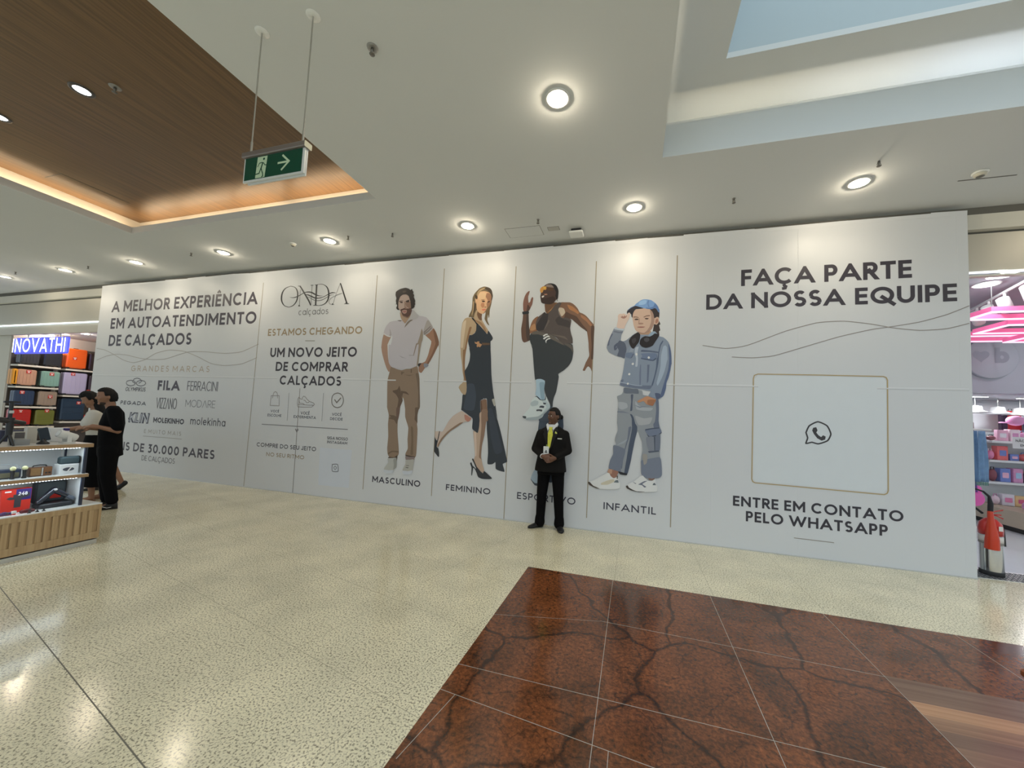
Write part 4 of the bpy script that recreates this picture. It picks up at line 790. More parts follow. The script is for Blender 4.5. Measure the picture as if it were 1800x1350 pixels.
  ((176,156,146),[(-0.227,3.006),(-0.205,3.013),(-0.183,3.009),(-0.161,3.016),(-0.138,3.003),(-0.116,2.995),(-0.109,3.014),(-0.091,3.026),(-0.074,3.017),(-0.078,2.97),(-0.092,2.932),(-0.113,2.894),(-0.134,2.848),(-0.151,2.795),(-0.192,2.792),(-0.229,2.804),(-0.249,2.836),(-0.236,2.937),(-0.24,2.976)]),
  ((134,100,90),[(-0.208,2.975),(-0.192,2.955),(-0.174,2.946),(-0.151,2.942),(-0.129,2.957),(-0.119,2.972),(-0.123,2.991),(-0.134,2.972),(-0.152,2.988),(-0.163,2.969),(-0.182,2.985),(-0.193,2.966)]),
  ((110,117,130),[(-0.278,2.82),(-0.214,2.804),(-0.149,2.796),(-0.168,2.749),(-0.185,2.703),(-0.189,2.634),(-0.157,2.622),(-0.114,2.64),(-0.056,2.685),(-0.011,2.631),(-0.052,2.532),(-0.129,2.386),(-0.181,2.403),(-0.24,2.419),(-0.301,2.446),(-0.346,2.473),(-0.378,2.535),(-0.365,2.605),(-0.341,2.675),(-0.317,2.737)]),
  ((72,78,94),[(-0.209,2.634),(-0.157,2.618),(-0.127,2.587),(-0.11,2.517),(-0.119,2.441),(-0.129,2.386),(-0.181,2.403),(-0.233,2.418),(-0.213,2.495),(-0.245,2.565)]),
  ((80,86,104),[(-0.317,2.737),(-0.301,2.721),(-0.337,2.651),(-0.346,2.574),(-0.372,2.559),(-0.359,2.628)]),
  ((70,76,94),[(-0.282,2.558),(-0.238,2.603),(-0.23,2.588),(-0.258,2.526),(-0.222,2.565),(-0.243,2.511),(-0.272,2.496)]),
  ((154,162,172),[(-0.278,2.82),(-0.214,2.804),(-0.149,2.796),(-0.154,2.772),(-0.213,2.781),(-0.281,2.796)]),
  ((92,98,112),[(-0.282,2.775),(-0.213,2.758),(-0.165,2.757),(-0.175,2.737),(-0.22,2.738),(-0.287,2.755)]),
  ((112,122,138),[(-0.056,2.685),(0.001,2.73),(0.059,2.714),(0.188,2.711),(0.23,2.74),(0.258,2.755),(0.315,2.686),(0.365,2.67),(0.4,2.64),(0.432,2.602),(0.45,2.557),(0.469,2.475),(0.473,2.416),(0.479,2.268),(0.475,2.312),(0.463,2.224),(0.444,2.128),(0.418,2.054),(0.413,1.98),(0.387,1.884),(0.354,1.85),(0.319,1.831),(0.249,1.851),(0.193,1.872),(0.209,1.909),(0.219,1.939),(0.163,1.945),(0.106,1.959),(0.005,1.972),(-0.096,1.985),(-0.185,2.01),(-0.182,2.044),(-0.168,2.082),(-0.146,2.212),(-0.128,2.372),(-0.129,2.388),(-0.12,2.456),(-0.096,2.517),(-0.064,2.57)]),
  ((72,82,102),[(0.358,2.625),(0.366,2.61),(0.339,2.558),(0.32,2.469),(0.315,2.379),(0.307,2.268),(0.309,2.312),(0.297,2.237),(0.278,2.148),(0.246,2.014),(0.228,2.014),(0.26,2.14),(0.282,2.267),(0.289,2.461),(0.297,2.379),(0.309,2.484),(0.325,2.573)]),
  ((74,82,102),[(0.093,2.5),(0.193,2.492),(0.313,2.472),(0.31,2.455),(0.193,2.47),(0.083,2.474)]),
  ((92,104,128),[(0.08,2.448),(0.158,2.455),(0.271,2.454),(0.286,2.424),(0.279,2.394),(0.238,2.361),(0.16,2.376),(0.081,2.38),(0.102,2.417)]),
  ((62,70,90),[(0.088,2.387),(0.16,2.376),(0.238,2.361),(0.279,2.394),(0.277,2.368),(0.238,2.348),(0.16,2.361),(0.089,2.376)]),
  ((92,104,126),[(-0.116,2.456),(-0.065,2.464),(-0.021,2.448),(-0.049,2.395),(-0.078,2.387),(-0.118,2.403)]),
  ((78,86,106),[(-0.021,2.448),(-0.007,2.448),(-0.034,2.391),(-0.07,2.38),(-0.049,2.395)]),
  ((92,100,120),[(0.076,2.289),(0.087,2.289),(0.09,2.041),(0.076,2.011),(0.069,2.161)]),
  ((86,94,114),[(0.169,2.297),(0.197,2.297),(0.188,2.072),(0.168,2.042)]),
  ((90,98,116),[(-0.172,2.082),(-0.136,2.09),(-0.142,2.052),(-0.083,2.038),(0.019,2.017),(0.204,2.013),(0.246,2.021),(0.225,1.984),(0.205,1.965),(0.106,1.97),(-0.096,1.992),(-0.181,2.014)]),
  ((140,150,164),[(-0.175,2.056),(-0.083,2.038),(0.019,2.017),(0.105,2.011),(0.105,2.004),(0.019,2.008),(-0.083,2.029),(-0.177,2.046)]),
  ((136,148,164),[(0.367,2.543),(0.395,2.558),(0.416,2.528),(0.426,2.379),(0.419,2.349),(0.394,2.223),(0.362,2.127),(0.309,2.015),(0.294,2.052),(0.319,2.163),(0.338,2.275),(0.342,2.424)]),
  ((74,86,114),[(0.432,2.579),(0.454,2.52),(0.473,2.416),(0.479,2.268),(0.475,2.312),(0.463,2.224),(0.444,2.128),(0.418,2.054),(0.413,1.98),(0.387,1.884),(0.347,1.854),(0.352,1.913),(0.378,2.016),(0.41,2.135),(0.439,2.253),(0.446,2.386)]),
  ((70,78,100),[(0.276,1.911),(0.318,1.912),(0.346,1.898),(0.347,1.858),(0.319,1.835),(0.291,1.845)]),
  ((150,158,170),[(0.006,2.532),(0.049,2.546),(0.049,2.531),(0.036,2.455),(0.046,2.38),(0.041,2.274),(0.012,2.274),(0.02,2.38),(0.0,2.456)]),
  ((124,132,146),[(-0.052,2.525),(-0.009,2.524),(-0.022,2.471),(-0.08,2.464)]),
  ((208,212,212),[(0.008,2.442),(0.018,2.457),(0.037,2.452),(0.037,2.429),(0.019,2.424)]),
  ((204,208,210),[(0.17,2.398),(0.184,2.411),(0.201,2.398),(0.195,2.379),(0.178,2.379)]),
  ((208,212,212),[(-0.036,2.311),(-0.019,2.325),(-0.005,2.311),(-0.014,2.292),(-0.032,2.294)]),
  ((208,212,212),[(-0.078,2.168),(-0.064,2.182),(-0.048,2.169),(-0.056,2.15),(-0.073,2.152)]),
  ((200,204,206),[(-0.094,2.036),(-0.08,2.049),(-0.065,2.037),(-0.074,2.019),(-0.09,2.021)]),
  ((120,138,156),[(0.174,2.704),(0.201,2.737),(0.236,2.754),(0.279,2.723),(0.252,2.698),(0.217,2.686),(0.178,2.687)]),
  ((32,27,29),[(-0.081,2.632),(-0.056,2.677),(-0.028,2.704),(0.001,2.726),(0.036,2.746),(0.066,2.717),(0.064,2.66),(0.051,2.607),(0.019,2.562),(-0.019,2.515),(-0.053,2.544),(-0.072,2.586)]),
  ((32,27,29),[(0.068,2.637),(0.089,2.667),(0.131,2.689),(0.188,2.681),(0.23,2.703),(0.258,2.725),(0.311,2.705),(0.302,2.671),(0.261,2.604),(0.234,2.559),(0.192,2.537),(0.142,2.528),(0.092,2.546),(0.062,2.584)]),
  ((62,60,64),[(0.118,2.652),(0.153,2.67),(0.182,2.658),(0.186,2.628),(0.155,2.606),(0.126,2.621)]),
  ((52,48,52),[(-0.041,2.647),(0.002,2.669),(0.018,2.63),(-0.017,2.585),(-0.04,2.608)]),
  ((122,126,132),[(-0.132,1.977),(-0.038,1.971),(0.063,1.951),(0.113,1.937),(0.122,1.885),(0.186,1.872),(0.285,1.83),(0.32,1.827),(0.329,1.721),(0.33,1.648),(0.329,1.538),(0.348,1.474),(0.329,1.527),(0.341,1.483),(0.37,1.398),(0.357,1.368),(0.359,1.252),(0.352,1.107),(0.364,1.036),(0.379,0.965),(0.385,0.837),(0.362,0.799),(0.328,0.788),(0.259,0.779),(0.204,0.775),(0.155,0.796),(0.126,0.83),(0.12,0.945),(0.121,1.055),(0.133,1.136),(0.123,1.267),(0.096,1.324),(0.07,1.411),(0.05,1.351),(0.031,1.262),(0.006,1.113),(-0.012,0.994),(-0.031,0.897),(-0.054,0.811),(-0.064,0.792),(-0.137,0.808),(-0.188,0.826),(-0.247,0.858),(-0.302,0.868),(-0.287,0.974),(-0.249,1.066),(-0.249,1.178),(-0.213,1.195),(-0.229,1.246),(-0.223,1.306),(-0.196,1.39),(-0.207,1.502),(-0.206,1.454),(-0.206,1.59),(-0.2,1.778),(-0.218,1.853),(-0.174,1.877),(-0.152,1.893),(-0.138,1.931)]),
  ((88,94,106),[(-0.125,1.977),(-0.038,1.967),(0.056,1.959),(0.065,1.898),(-0.007,1.9),(-0.123,1.901)]),
  ((70,76,92),[(-0.036,1.881),(-0.003,1.885),(-0.011,1.784),(-0.012,1.672),(-0.039,1.664),(-0.029,1.784)]),
  ((62,70,86),[(-0.04,1.619),(-0.014,1.612),(0.008,1.576),(0.032,1.488),(0.019,1.454),(-0.01,1.456),(-0.016,1.56)]),
  ((62,70,86),[(-0.004,1.496),(0.032,1.491),(0.058,1.448),(0.056,1.381),(0.031,1.262),(0.006,1.113),(-0.012,0.994),(-0.031,0.897),(-0.054,0.811),(-0.094,0.822),(-0.07,1.004),(-0.046,1.19),(-0.015,1.377)]),
  ((90,96,110),[(-0.053,1.435),(-0.017,1.444),(-0.042,1.302),(-0.068,1.211),(-0.107,1.046),(-0.124,0.882),(-0.139,0.881),(-0.114,1.045),(-0.089,1.188),(-0.063,1.3)]),
  ((96,102,116),[(-0.249,1.178),(-0.176,1.175),(-0.088,1.136),(-0.1,1.046),(-0.139,0.881),(-0.137,0.808),(-0.188,0.826),(-0.247,0.858),(-0.302,0.868),(-0.287,0.974),(-0.249,1.066)]),
  ((132,138,146),[(-0.205,1.188),(-0.148,1.229),(-0.063,1.278),(-0.105,1.224),(-0.162,1.198)]),
  ((142,146,152),[(0.024,1.8),(0.068,1.742),(0.14,1.715),(0.252,1.711),(0.225,1.673),(0.127,1.67),(0.041,1.689)]),
  ((142,146,152),[(-0.193,1.779),(-0.09,1.767),(-0.074,1.707),(-0.146,1.675),(-0.198,1.703)]),
  ((142,144,148),[(0.029,1.599),(0.143,1.567),(0.248,1.586),(0.215,1.497),(0.075,1.475)]),
  ((102,108,120),[(-0.204,1.65),(-0.131,1.653),(-0.043,1.626),(-0.116,1.634),(-0.203,1.635)]),
  ((102,108,120),[(-0.003,1.747),(0.083,1.724),(0.175,1.731),(0.083,1.709)]),
  ((86,93,110),[(0.285,1.83),(0.321,1.827),(0.329,1.721),(0.33,1.648),(0.329,1.538),(0.348,1.474),(0.329,1.527),(0.341,1.447),(0.28,1.429),(0.264,1.494),(0.284,1.536),(0.295,1.683)]),
  ((96,104,122),[(0.158,1.416),(0.245,1.435),(0.341,1.451),(0.371,1.398),(0.316,1.358),(0.219,1.331),(0.183,1.366)]),
  ((60,68,84),[(0.165,1.423),(0.245,1.442),(0.334,1.454),(0.338,1.443),(0.245,1.428),(0.168,1.407)]),
  ((54,60,74),[(0.183,1.366),(0.219,1.331),(0.316,1.358),(0.37,1.394),(0.367,1.379),(0.316,1.344),(0.22,1.317),(0.205,1.323)]),
  ((106,110,120),[(0.178,1.314),(0.275,1.327),(0.286,1.146),(0.217,1.138),(0.187,1.227)]),
  ((92,98,112),[(0.292,1.335),(0.35,1.367),(0.356,1.252),(0.351,1.158),(0.293,1.143)]),
  ((60,66,80),[(0.275,1.327),(0.29,1.335),(0.294,1.143),(0.286,1.142)]),
  ((70,76,90),[(0.203,1.133),(0.341,1.153),(0.345,1.136),(0.217,1.112)]),
  ((100,106,120),[(0.122,1.004),(0.219,1.033),(0.356,1.064),(0.379,0.965),(0.385,0.837),(0.362,0.799),(0.328,0.788),(0.259,0.779),(0.204,0.775),(0.155,0.796),(0.126,0.83),(0.12,0.945)]),
  ((130,126,122),[(0.141,1.093),(0.197,1.082),(0.192,0.98),(0.158,0.948),(0.143,1.02)]),
  ((162,117,88),[(0.051,1.797),(0.081,1.817),(0.123,1.84),(0.151,1.86),(0.186,1.868),(0.235,1.851),(0.285,1.83),(0.287,1.804),(0.272,1.778),(0.252,1.741),(0.21,1.747),(0.174,1.757),(0.153,1.778),(0.131,1.8),(0.096,1.787),(0.068,1.778)]),
  ((136,92,66),[(0.187,1.82),(0.285,1.823),(0.272,1.778),(0.252,1.741),(0.21,1.747),(0.181,1.768)]),
  ((128,92,78),[(-0.298,0.861),(-0.239,0.851),(-0.172,0.834),(-0.18,0.797),(-0.204,0.75),(-0.236,0.74),(-0.273,0.767),(-0.289,0.802),(-0.319,0.811)]),
  ((160,124,104),[(-0.298,0.857),(-0.254,0.85),(-0.26,0.797),(-0.282,0.796),(-0.315,0.815)]),
  ((34,34,38),[(-0.172,0.836),(-0.108,0.825),(-0.056,0.814),(-0.064,0.793),(-0.107,0.792),(-0.151,0.799)]),
  ((112,88,78),[(0.214,0.777),(0.259,0.777),(0.297,0.784),(0.284,0.755),(0.232,0.752)]),
  ((190,190,184),[(-0.348,0.786),(-0.319,0.804),(-0.289,0.799),(-0.273,0.767),(-0.236,0.74),(-0.204,0.75),(-0.179,0.771),(-0.171,0.731),(-0.159,0.695),(-0.144,0.675),(-0.146,0.638),(-0.156,0.611),(-0.203,0.592),(-0.275,0.587),(-0.341,0.583),(-0.4,0.579),(-0.46,0.585),(-0.505,0.601),(-0.544,0.62),(-0.573,0.647),(-0.56,0.663),(-0.508,0.687),(-0.457,0.717),(-0.398,0.756)]),
  ((172,164,146),[(-0.395,0.659),(-0.308,0.704),(-0.236,0.725),(-0.22,0.697),(-0.306,0.645),(-0.395,0.637)]),
  ((62,52,46),[(-0.575,0.652),(-0.56,0.663),(-0.541,0.65),(-0.506,0.616),(-0.46,0.598),(-0.415,0.582),(-0.46,0.583),(-0.513,0.6),(-0.559,0.622)]),
  ((88,96,100),[(-0.231,0.683),(-0.206,0.713),(-0.174,0.72),(-0.163,0.684)]),
  ((80,72,64),[(-0.193,0.773),(-0.176,0.782),(-0.176,0.738),(-0.189,0.73)]),
  ((202,200,194),[(-0.417,0.628),(-0.306,0.645),(-0.155,0.688),(-0.143,0.66),(-0.156,0.611),(-0.275,0.587),(-0.378,0.583)]),
  ((194,194,190),[(0.123,0.8),(0.148,0.806),(0.176,0.776),(0.212,0.746),(0.26,0.747),(0.304,0.773),(0.313,0.709),(0.33,0.689),(0.334,0.661),(0.321,0.615),(0.229,0.599),(0.125,0.588),(0.055,0.591),(-0.017,0.613),(-0.064,0.642),(-0.047,0.665),(-0.019,0.69),(0.03,0.716),(0.079,0.76)]),
  ((94,98,112),[(0.091,0.683),(0.122,0.706),(0.163,0.733),(0.208,0.743),(0.171,0.718),(0.143,0.693),(0.193,0.663),(0.169,0.651),(0.137,0.678)]),
  ((94,98,112),[(0.023,0.712),(0.066,0.694),(0.056,0.687),(0.027,0.705)]),
  ((52,44,42),[(-0.069,0.645),(-0.048,0.66),(-0.028,0.634),(0.019,0.609),(0.076,0.593),(0.18,0.597),(0.097,0.585),(0.005,0.597),(-0.053,0.621)]),
  ((84,90,96),[(0.272,0.692),(0.278,0.713),(0.298,0.725),(0.315,0.696)]),
 ],
 'onda_logo': [
  ((40,40,42),[(-6.17,3.743),(-6.142,3.737),(-6.103,3.729),(-6.069,3.716),(-6.046,3.697),(-6.028,3.675),(-6.014,3.649),(-6.003,3.619),(-5.997,3.586),(-5.995,3.552),(-5.996,3.519),(-6.001,3.487),(-6.012,3.457),(-6.028,3.429),(-6.05,3.404),(-6.075,3.384),(-6.107,3.37),(-6.143,3.36),(-6.169,3.354),(-6.165,3.345),(-6.138,3.349),(-6.099,3.357),(-6.062,3.371),(-6.033,3.392),(-6.007,3.417),(-5.987,3.446),(-5.973,3.478),(-5.965,3.513),(-5.962,3.549),(-5.966,3.585),(-5.974,3.621),(-5.987,3.655),(-6.007,3.683),(-6.032,3.707),(-6.062,3.726),(-6.1,3.739),(-6.141,3.748),(-6.169,3.752)]),
  ((40,40,42),[(-6.156,3.352),(-6.188,3.361),(-6.231,3.372),(-6.268,3.388),(-6.292,3.41),(-6.311,3.436),(-6.326,3.463),(-6.335,3.486),(-6.34,3.51),(-6.341,3.536),(-6.342,3.568),(-6.338,3.602),(-6.329,3.633),(-6.316,3.661),(-6.297,3.686),(-6.272,3.707),(-6.234,3.723),(-6.19,3.735),(-6.158,3.743),(-6.162,3.752),(-6.196,3.746),(-6.243,3.735),(-6.285,3.72),(-6.316,3.699),(-6.341,3.674),(-6.36,3.644),(-6.372,3.611),(-6.378,3.574),(-6.379,3.54),(-6.376,3.51),(-6.368,3.483),(-6.355,3.456),(-6.335,3.427),(-6.309,3.4),(-6.277,3.377),(-6.236,3.361),(-6.19,3.35),(-6.158,3.344)]),
  ((40,40,42),[(-6.163,3.536),(-6.142,3.531),(-6.113,3.523),(-6.083,3.519),(-6.056,3.519),(-6.03,3.522),(-6.003,3.527),(-5.976,3.535),(-5.949,3.546),(-5.92,3.558),(-5.889,3.572),(-5.858,3.587),(-5.83,3.598),(-5.805,3.603),(-5.782,3.605),(-5.758,3.605),(-5.73,3.603),(-5.702,3.598),(-5.677,3.592),(-5.656,3.584),(-5.635,3.574),(-5.612,3.563),(-5.589,3.553),(-5.565,3.543),(-5.541,3.535),(-5.518,3.529),(-5.495,3.526),(-5.472,3.524),(-5.448,3.524),(-5.424,3.526),(-5.408,3.527),(-5.408,3.53),(-5.425,3.531),(-5.449,3.532),(-5.472,3.535),(-5.493,3.539),(-5.514,3.545),(-5.535,3.553),(-5.556,3.562),(-5.577,3.573),(-5.599,3.585),(-5.621,3.595),(-5.644,3.607),(-5.671,3.616),(-5.701,3.621),(-5.732,3.624),(-5.761,3.624),(-5.787,3.622),(-5.812,3.618),(-5.838,3.611),(-5.868,3.599),(-5.899,3.583),(-5.929,3.569),(-5.958,3.559),(-5.985,3.55),(-6.012,3.543),(-6.037,3.537),(-6.061,3.533),(-6.084,3.531),(-6.112,3.532),(-6.142,3.537),(-6.162,3.539)]),
  ((40,40,42),[(-5.803,3.57),(-5.786,3.564),(-5.762,3.557),(-5.738,3.548),(-5.714,3.539),(-5.688,3.527),(-5.663,3.516),(-5.637,3.505),(-5.61,3.495),(-5.583,3.486),(-5.556,3.481),(-5.53,3.479),(-5.504,3.48),(-5.476,3.481),(-5.448,3.485),(-5.421,3.491),(-5.393,3.499),(-5.367,3.508),(-5.34,3.518),(-5.313,3.529),(-5.286,3.54),(-5.261,3.549),(-5.237,3.557),(-5.215,3.562),(-5.193,3.564),(-5.168,3.565),(-5.142,3.562),(-5.123,3.561),(-5.122,3.567),(-5.141,3.572),(-5.168,3.578),(-5.197,3.582),(-5.222,3.578),(-5.246,3.572),(-5.27,3.563),(-5.295,3.552),(-5.321,3.54),(-5.347,3.528),(-5.374,3.518),(-5.4,3.509),(-5.426,3.503),(-5.453,3.499),(-5.48,3.496),(-5.507,3.496),(-5.531,3.498),(-5.554,3.502),(-5.577,3.508),(-5.601,3.516),(-5.626,3.527),(-5.651,3.538),(-5.678,3.548),(-5.705,3.558),(-5.732,3.567),(-5.759,3.571),(-5.785,3.574),(-5.802,3.575)]),
  ((40,40,42),[(-5.751,3.522),(-5.736,3.517),(-5.716,3.511),(-5.694,3.502),(-5.674,3.491),(-5.651,3.477),(-5.625,3.465),(-5.598,3.454),(-5.568,3.446),(-5.538,3.44),(-5.507,3.437),(-5.475,3.438),(-5.444,3.441),(-5.416,3.446),(-5.389,3.454),(-5.363,3.464),(-5.338,3.475),(-5.315,3.487),(-5.293,3.498),(-5.273,3.509),(-5.255,3.518),(-5.234,3.525),(-5.207,3.528),(-5.177,3.528),(-5.155,3.527),(-5.155,3.53),(-5.177,3.532),(-5.208,3.534),(-5.237,3.532),(-5.26,3.526),(-5.28,3.516),(-5.3,3.506),(-5.322,3.495),(-5.345,3.483),(-5.369,3.472),(-5.394,3.463),(-5.42,3.455),(-5.448,3.45),(-5.477,3.447),(-5.508,3.446),(-5.538,3.449),(-5.566,3.454),(-5.595,3.463),(-5.621,3.473),(-5.645,3.484),(-5.668,3.498),(-5.69,3.51),(-5.713,3.518),(-5.735,3.523),(-5.75,3.526)]),
  ((40,40,42),[(-5.953,3.729),(-5.944,3.717),(-5.929,3.7),(-5.912,3.679),(-5.893,3.655),(-5.871,3.627),(-5.848,3.598),(-5.823,3.567),(-5.796,3.533),(-5.772,3.503),(-5.752,3.478),(-5.735,3.456),(-5.719,3.433),(-5.701,3.406),(-5.683,3.378),(-5.671,3.358),(-5.652,3.363),(-5.661,3.384),(-5.674,3.414),(-5.69,3.443),(-5.706,3.467),(-5.724,3.49),(-5.744,3.515),(-5.768,3.546),(-5.795,3.579),(-5.82,3.611),(-5.843,3.64),(-5.866,3.667),(-5.886,3.691),(-5.904,3.712),(-5.92,3.729),(-5.931,3.741)]),
  ((40,40,42),[(-5.985,3.731),(-5.917,3.727),(-5.919,3.74),(-5.986,3.744)]),
  ((40,40,42),[(-5.928,3.671),(-5.929,3.518),(-5.922,3.364),(-5.915,3.363),(-5.921,3.517),(-5.92,3.67)]),
  ((40,40,42),[(-5.933,3.384),(-5.948,3.357),(-5.9,3.353),(-5.918,3.382)]),
  ((40,40,42),[(-5.668,3.733),(-5.667,3.581),(-5.66,3.368),(-5.651,3.367),(-5.658,3.58),(-5.659,3.732)]),
  ((40,40,42),[(-5.696,3.732),(-5.63,3.729),(-5.631,3.739),(-5.697,3.743)]),
  ((40,40,42),[(-5.578,3.735),(-5.572,3.577),(-5.565,3.365),(-5.532,3.362),(-5.538,3.573),(-5.544,3.731)]),
  ((40,40,42),[(-5.603,3.732),(-5.537,3.729),(-5.538,3.738),(-5.604,3.742)]),
  ((40,40,42),[(-5.598,3.354),(-5.506,3.352),(-5.507,3.363),(-5.6,3.365)]),
  ((40,40,42),[(-5.556,3.737),(-5.532,3.739),(-5.497,3.741),(-5.465,3.74),(-5.439,3.736),(-5.415,3.73),(-5.393,3.72),(-5.37,3.706),(-5.349,3.69),(-5.331,3.671),(-5.317,3.649),(-5.306,3.623),(-5.298,3.597),(-5.291,3.571),(-5.287,3.544),(-5.287,3.518),(-5.289,3.491),(-5.294,3.464),(-5.303,3.44),(-5.316,3.419),(-5.333,3.399),(-5.353,3.383),(-5.379,3.371),(-5.408,3.363),(-5.438,3.357),(-5.474,3.356),(-5.512,3.358),(-5.539,3.36),(-5.538,3.354),(-5.512,3.351),(-5.473,3.348),(-5.436,3.348),(-5.403,3.352),(-5.372,3.36),(-5.343,3.371),(-5.318,3.387),(-5.296,3.406),(-5.278,3.429),(-5.266,3.455),(-5.258,3.484),(-5.254,3.513),(-5.255,3.542),(-5.26,3.572),(-5.268,3.6),(-5.279,3.628),(-5.294,3.656),(-5.312,3.68),(-5.336,3.701),(-5.362,3.717),(-5.388,3.729),(-5.413,3.739),(-5.438,3.745),(-5.466,3.748),(-5.499,3.748),(-5.534,3.745),(-5.558,3.743)]),
  ((40,40,42),[(-5.039,3.742),(-5.05,3.717),(-5.064,3.679),(-5.079,3.641),(-5.093,3.604),(-5.108,3.566),(-5.122,3.524),(-5.137,3.472),(-5.152,3.416),(-5.162,3.377),(-5.156,3.376),(-5.146,3.415),(-5.131,3.47),(-5.116,3.522),(-5.102,3.564),(-5.087,3.602),(-5.073,3.638),(-5.058,3.677),(-5.044,3.714),(-5.033,3.74)]),
  ((40,40,42),[(-5.046,3.732),(-5.031,3.697),(-5.01,3.649),(-4.989,3.602),(-4.97,3.56),(-4.953,3.52),(-4.935,3.481),(-4.915,3.437),(-4.895,3.394),(-4.881,3.364),(-4.853,3.371),(-4.867,3.4),(-4.887,3.443),(-4.907,3.487),(-4.925,3.526),(-4.944,3.566),(-4.962,3.607),(-4.985,3.654),(-5.009,3.702),(-5.026,3.736)]),
  ((40,40,42),[(-4.922,3.354),(-4.818,3.353),(-4.819,3.363),(-4.924,3.364)]),
  ((40,40,42),[(-5.192,3.353),(-5.139,3.352),(-5.14,3.361),(-5.194,3.362)]),
  ((40,40,42),[(-5.173,3.382),(-5.19,3.361),(-5.16,3.352),(-5.164,3.379)]),
  ((40,40,42),[(-4.892,3.385),(-4.9,3.355),(-4.84,3.358),(-4.863,3.387)]),
  ((40,40,42),[(-4.986,3.556),(-5.002,3.552),(-5.026,3.547),(-5.051,3.541),(-5.073,3.534),(-5.096,3.527),(-5.12,3.518),(-5.146,3.509),(-5.174,3.499),(-5.198,3.488),(-5.217,3.476),(-5.233,3.463),(-5.245,3.449),(-5.254,3.434),(-5.259,3.418),(-5.259,3.403),(-5.254,3.389),(-5.245,3.376),(-5.232,3.366),(-5.212,3.36),(-5.191,3.357),(-5.175,3.356),(-5.175,3.362),(-5.19,3.363),(-5.211,3.366),(-5.228,3.371),(-5.239,3.379),(-5.248,3.391),(-5.252,3.403),(-5.252,3.416),(-5.247,3.431),(-5.239,3.445),(-5.227,3.459),(-5.212,3.471),(-5.194,3.483),(-5.17,3.494),(-5.143,3.504),(-5.116,3.513),(-5.093,3.521),(-5.07,3.529),(-5.048,3.535),(-5.023,3.541),(-5.0,3.547),(-4.983,3.55)]),
 ],
 'code_pad': [
  ((178,182,192),[(1.496,2.166),(2.782,2.152),(2.81,2.111),(2.801,0.876),(2.767,0.83),(1.48,0.846),(1.453,0.88),(1.461,2.118)]),
 ],
 'small_code_pad': [
  ((172,176,184),[(-5.212,0.833),(-4.541,0.833),(-4.551,0.201),(-5.187,0.193)]),
 ],
 'phone_mark': [
  ((52,50,52),[(2.087,1.539),(2.118,1.547),(2.131,1.509),(2.118,1.483),(2.14,1.452),(2.167,1.431),(2.186,1.454),(2.213,1.44),(2.208,1.404),(2.172,1.389),(2.128,1.415),(2.093,1.465),(2.076,1.506)]),
 ],
}
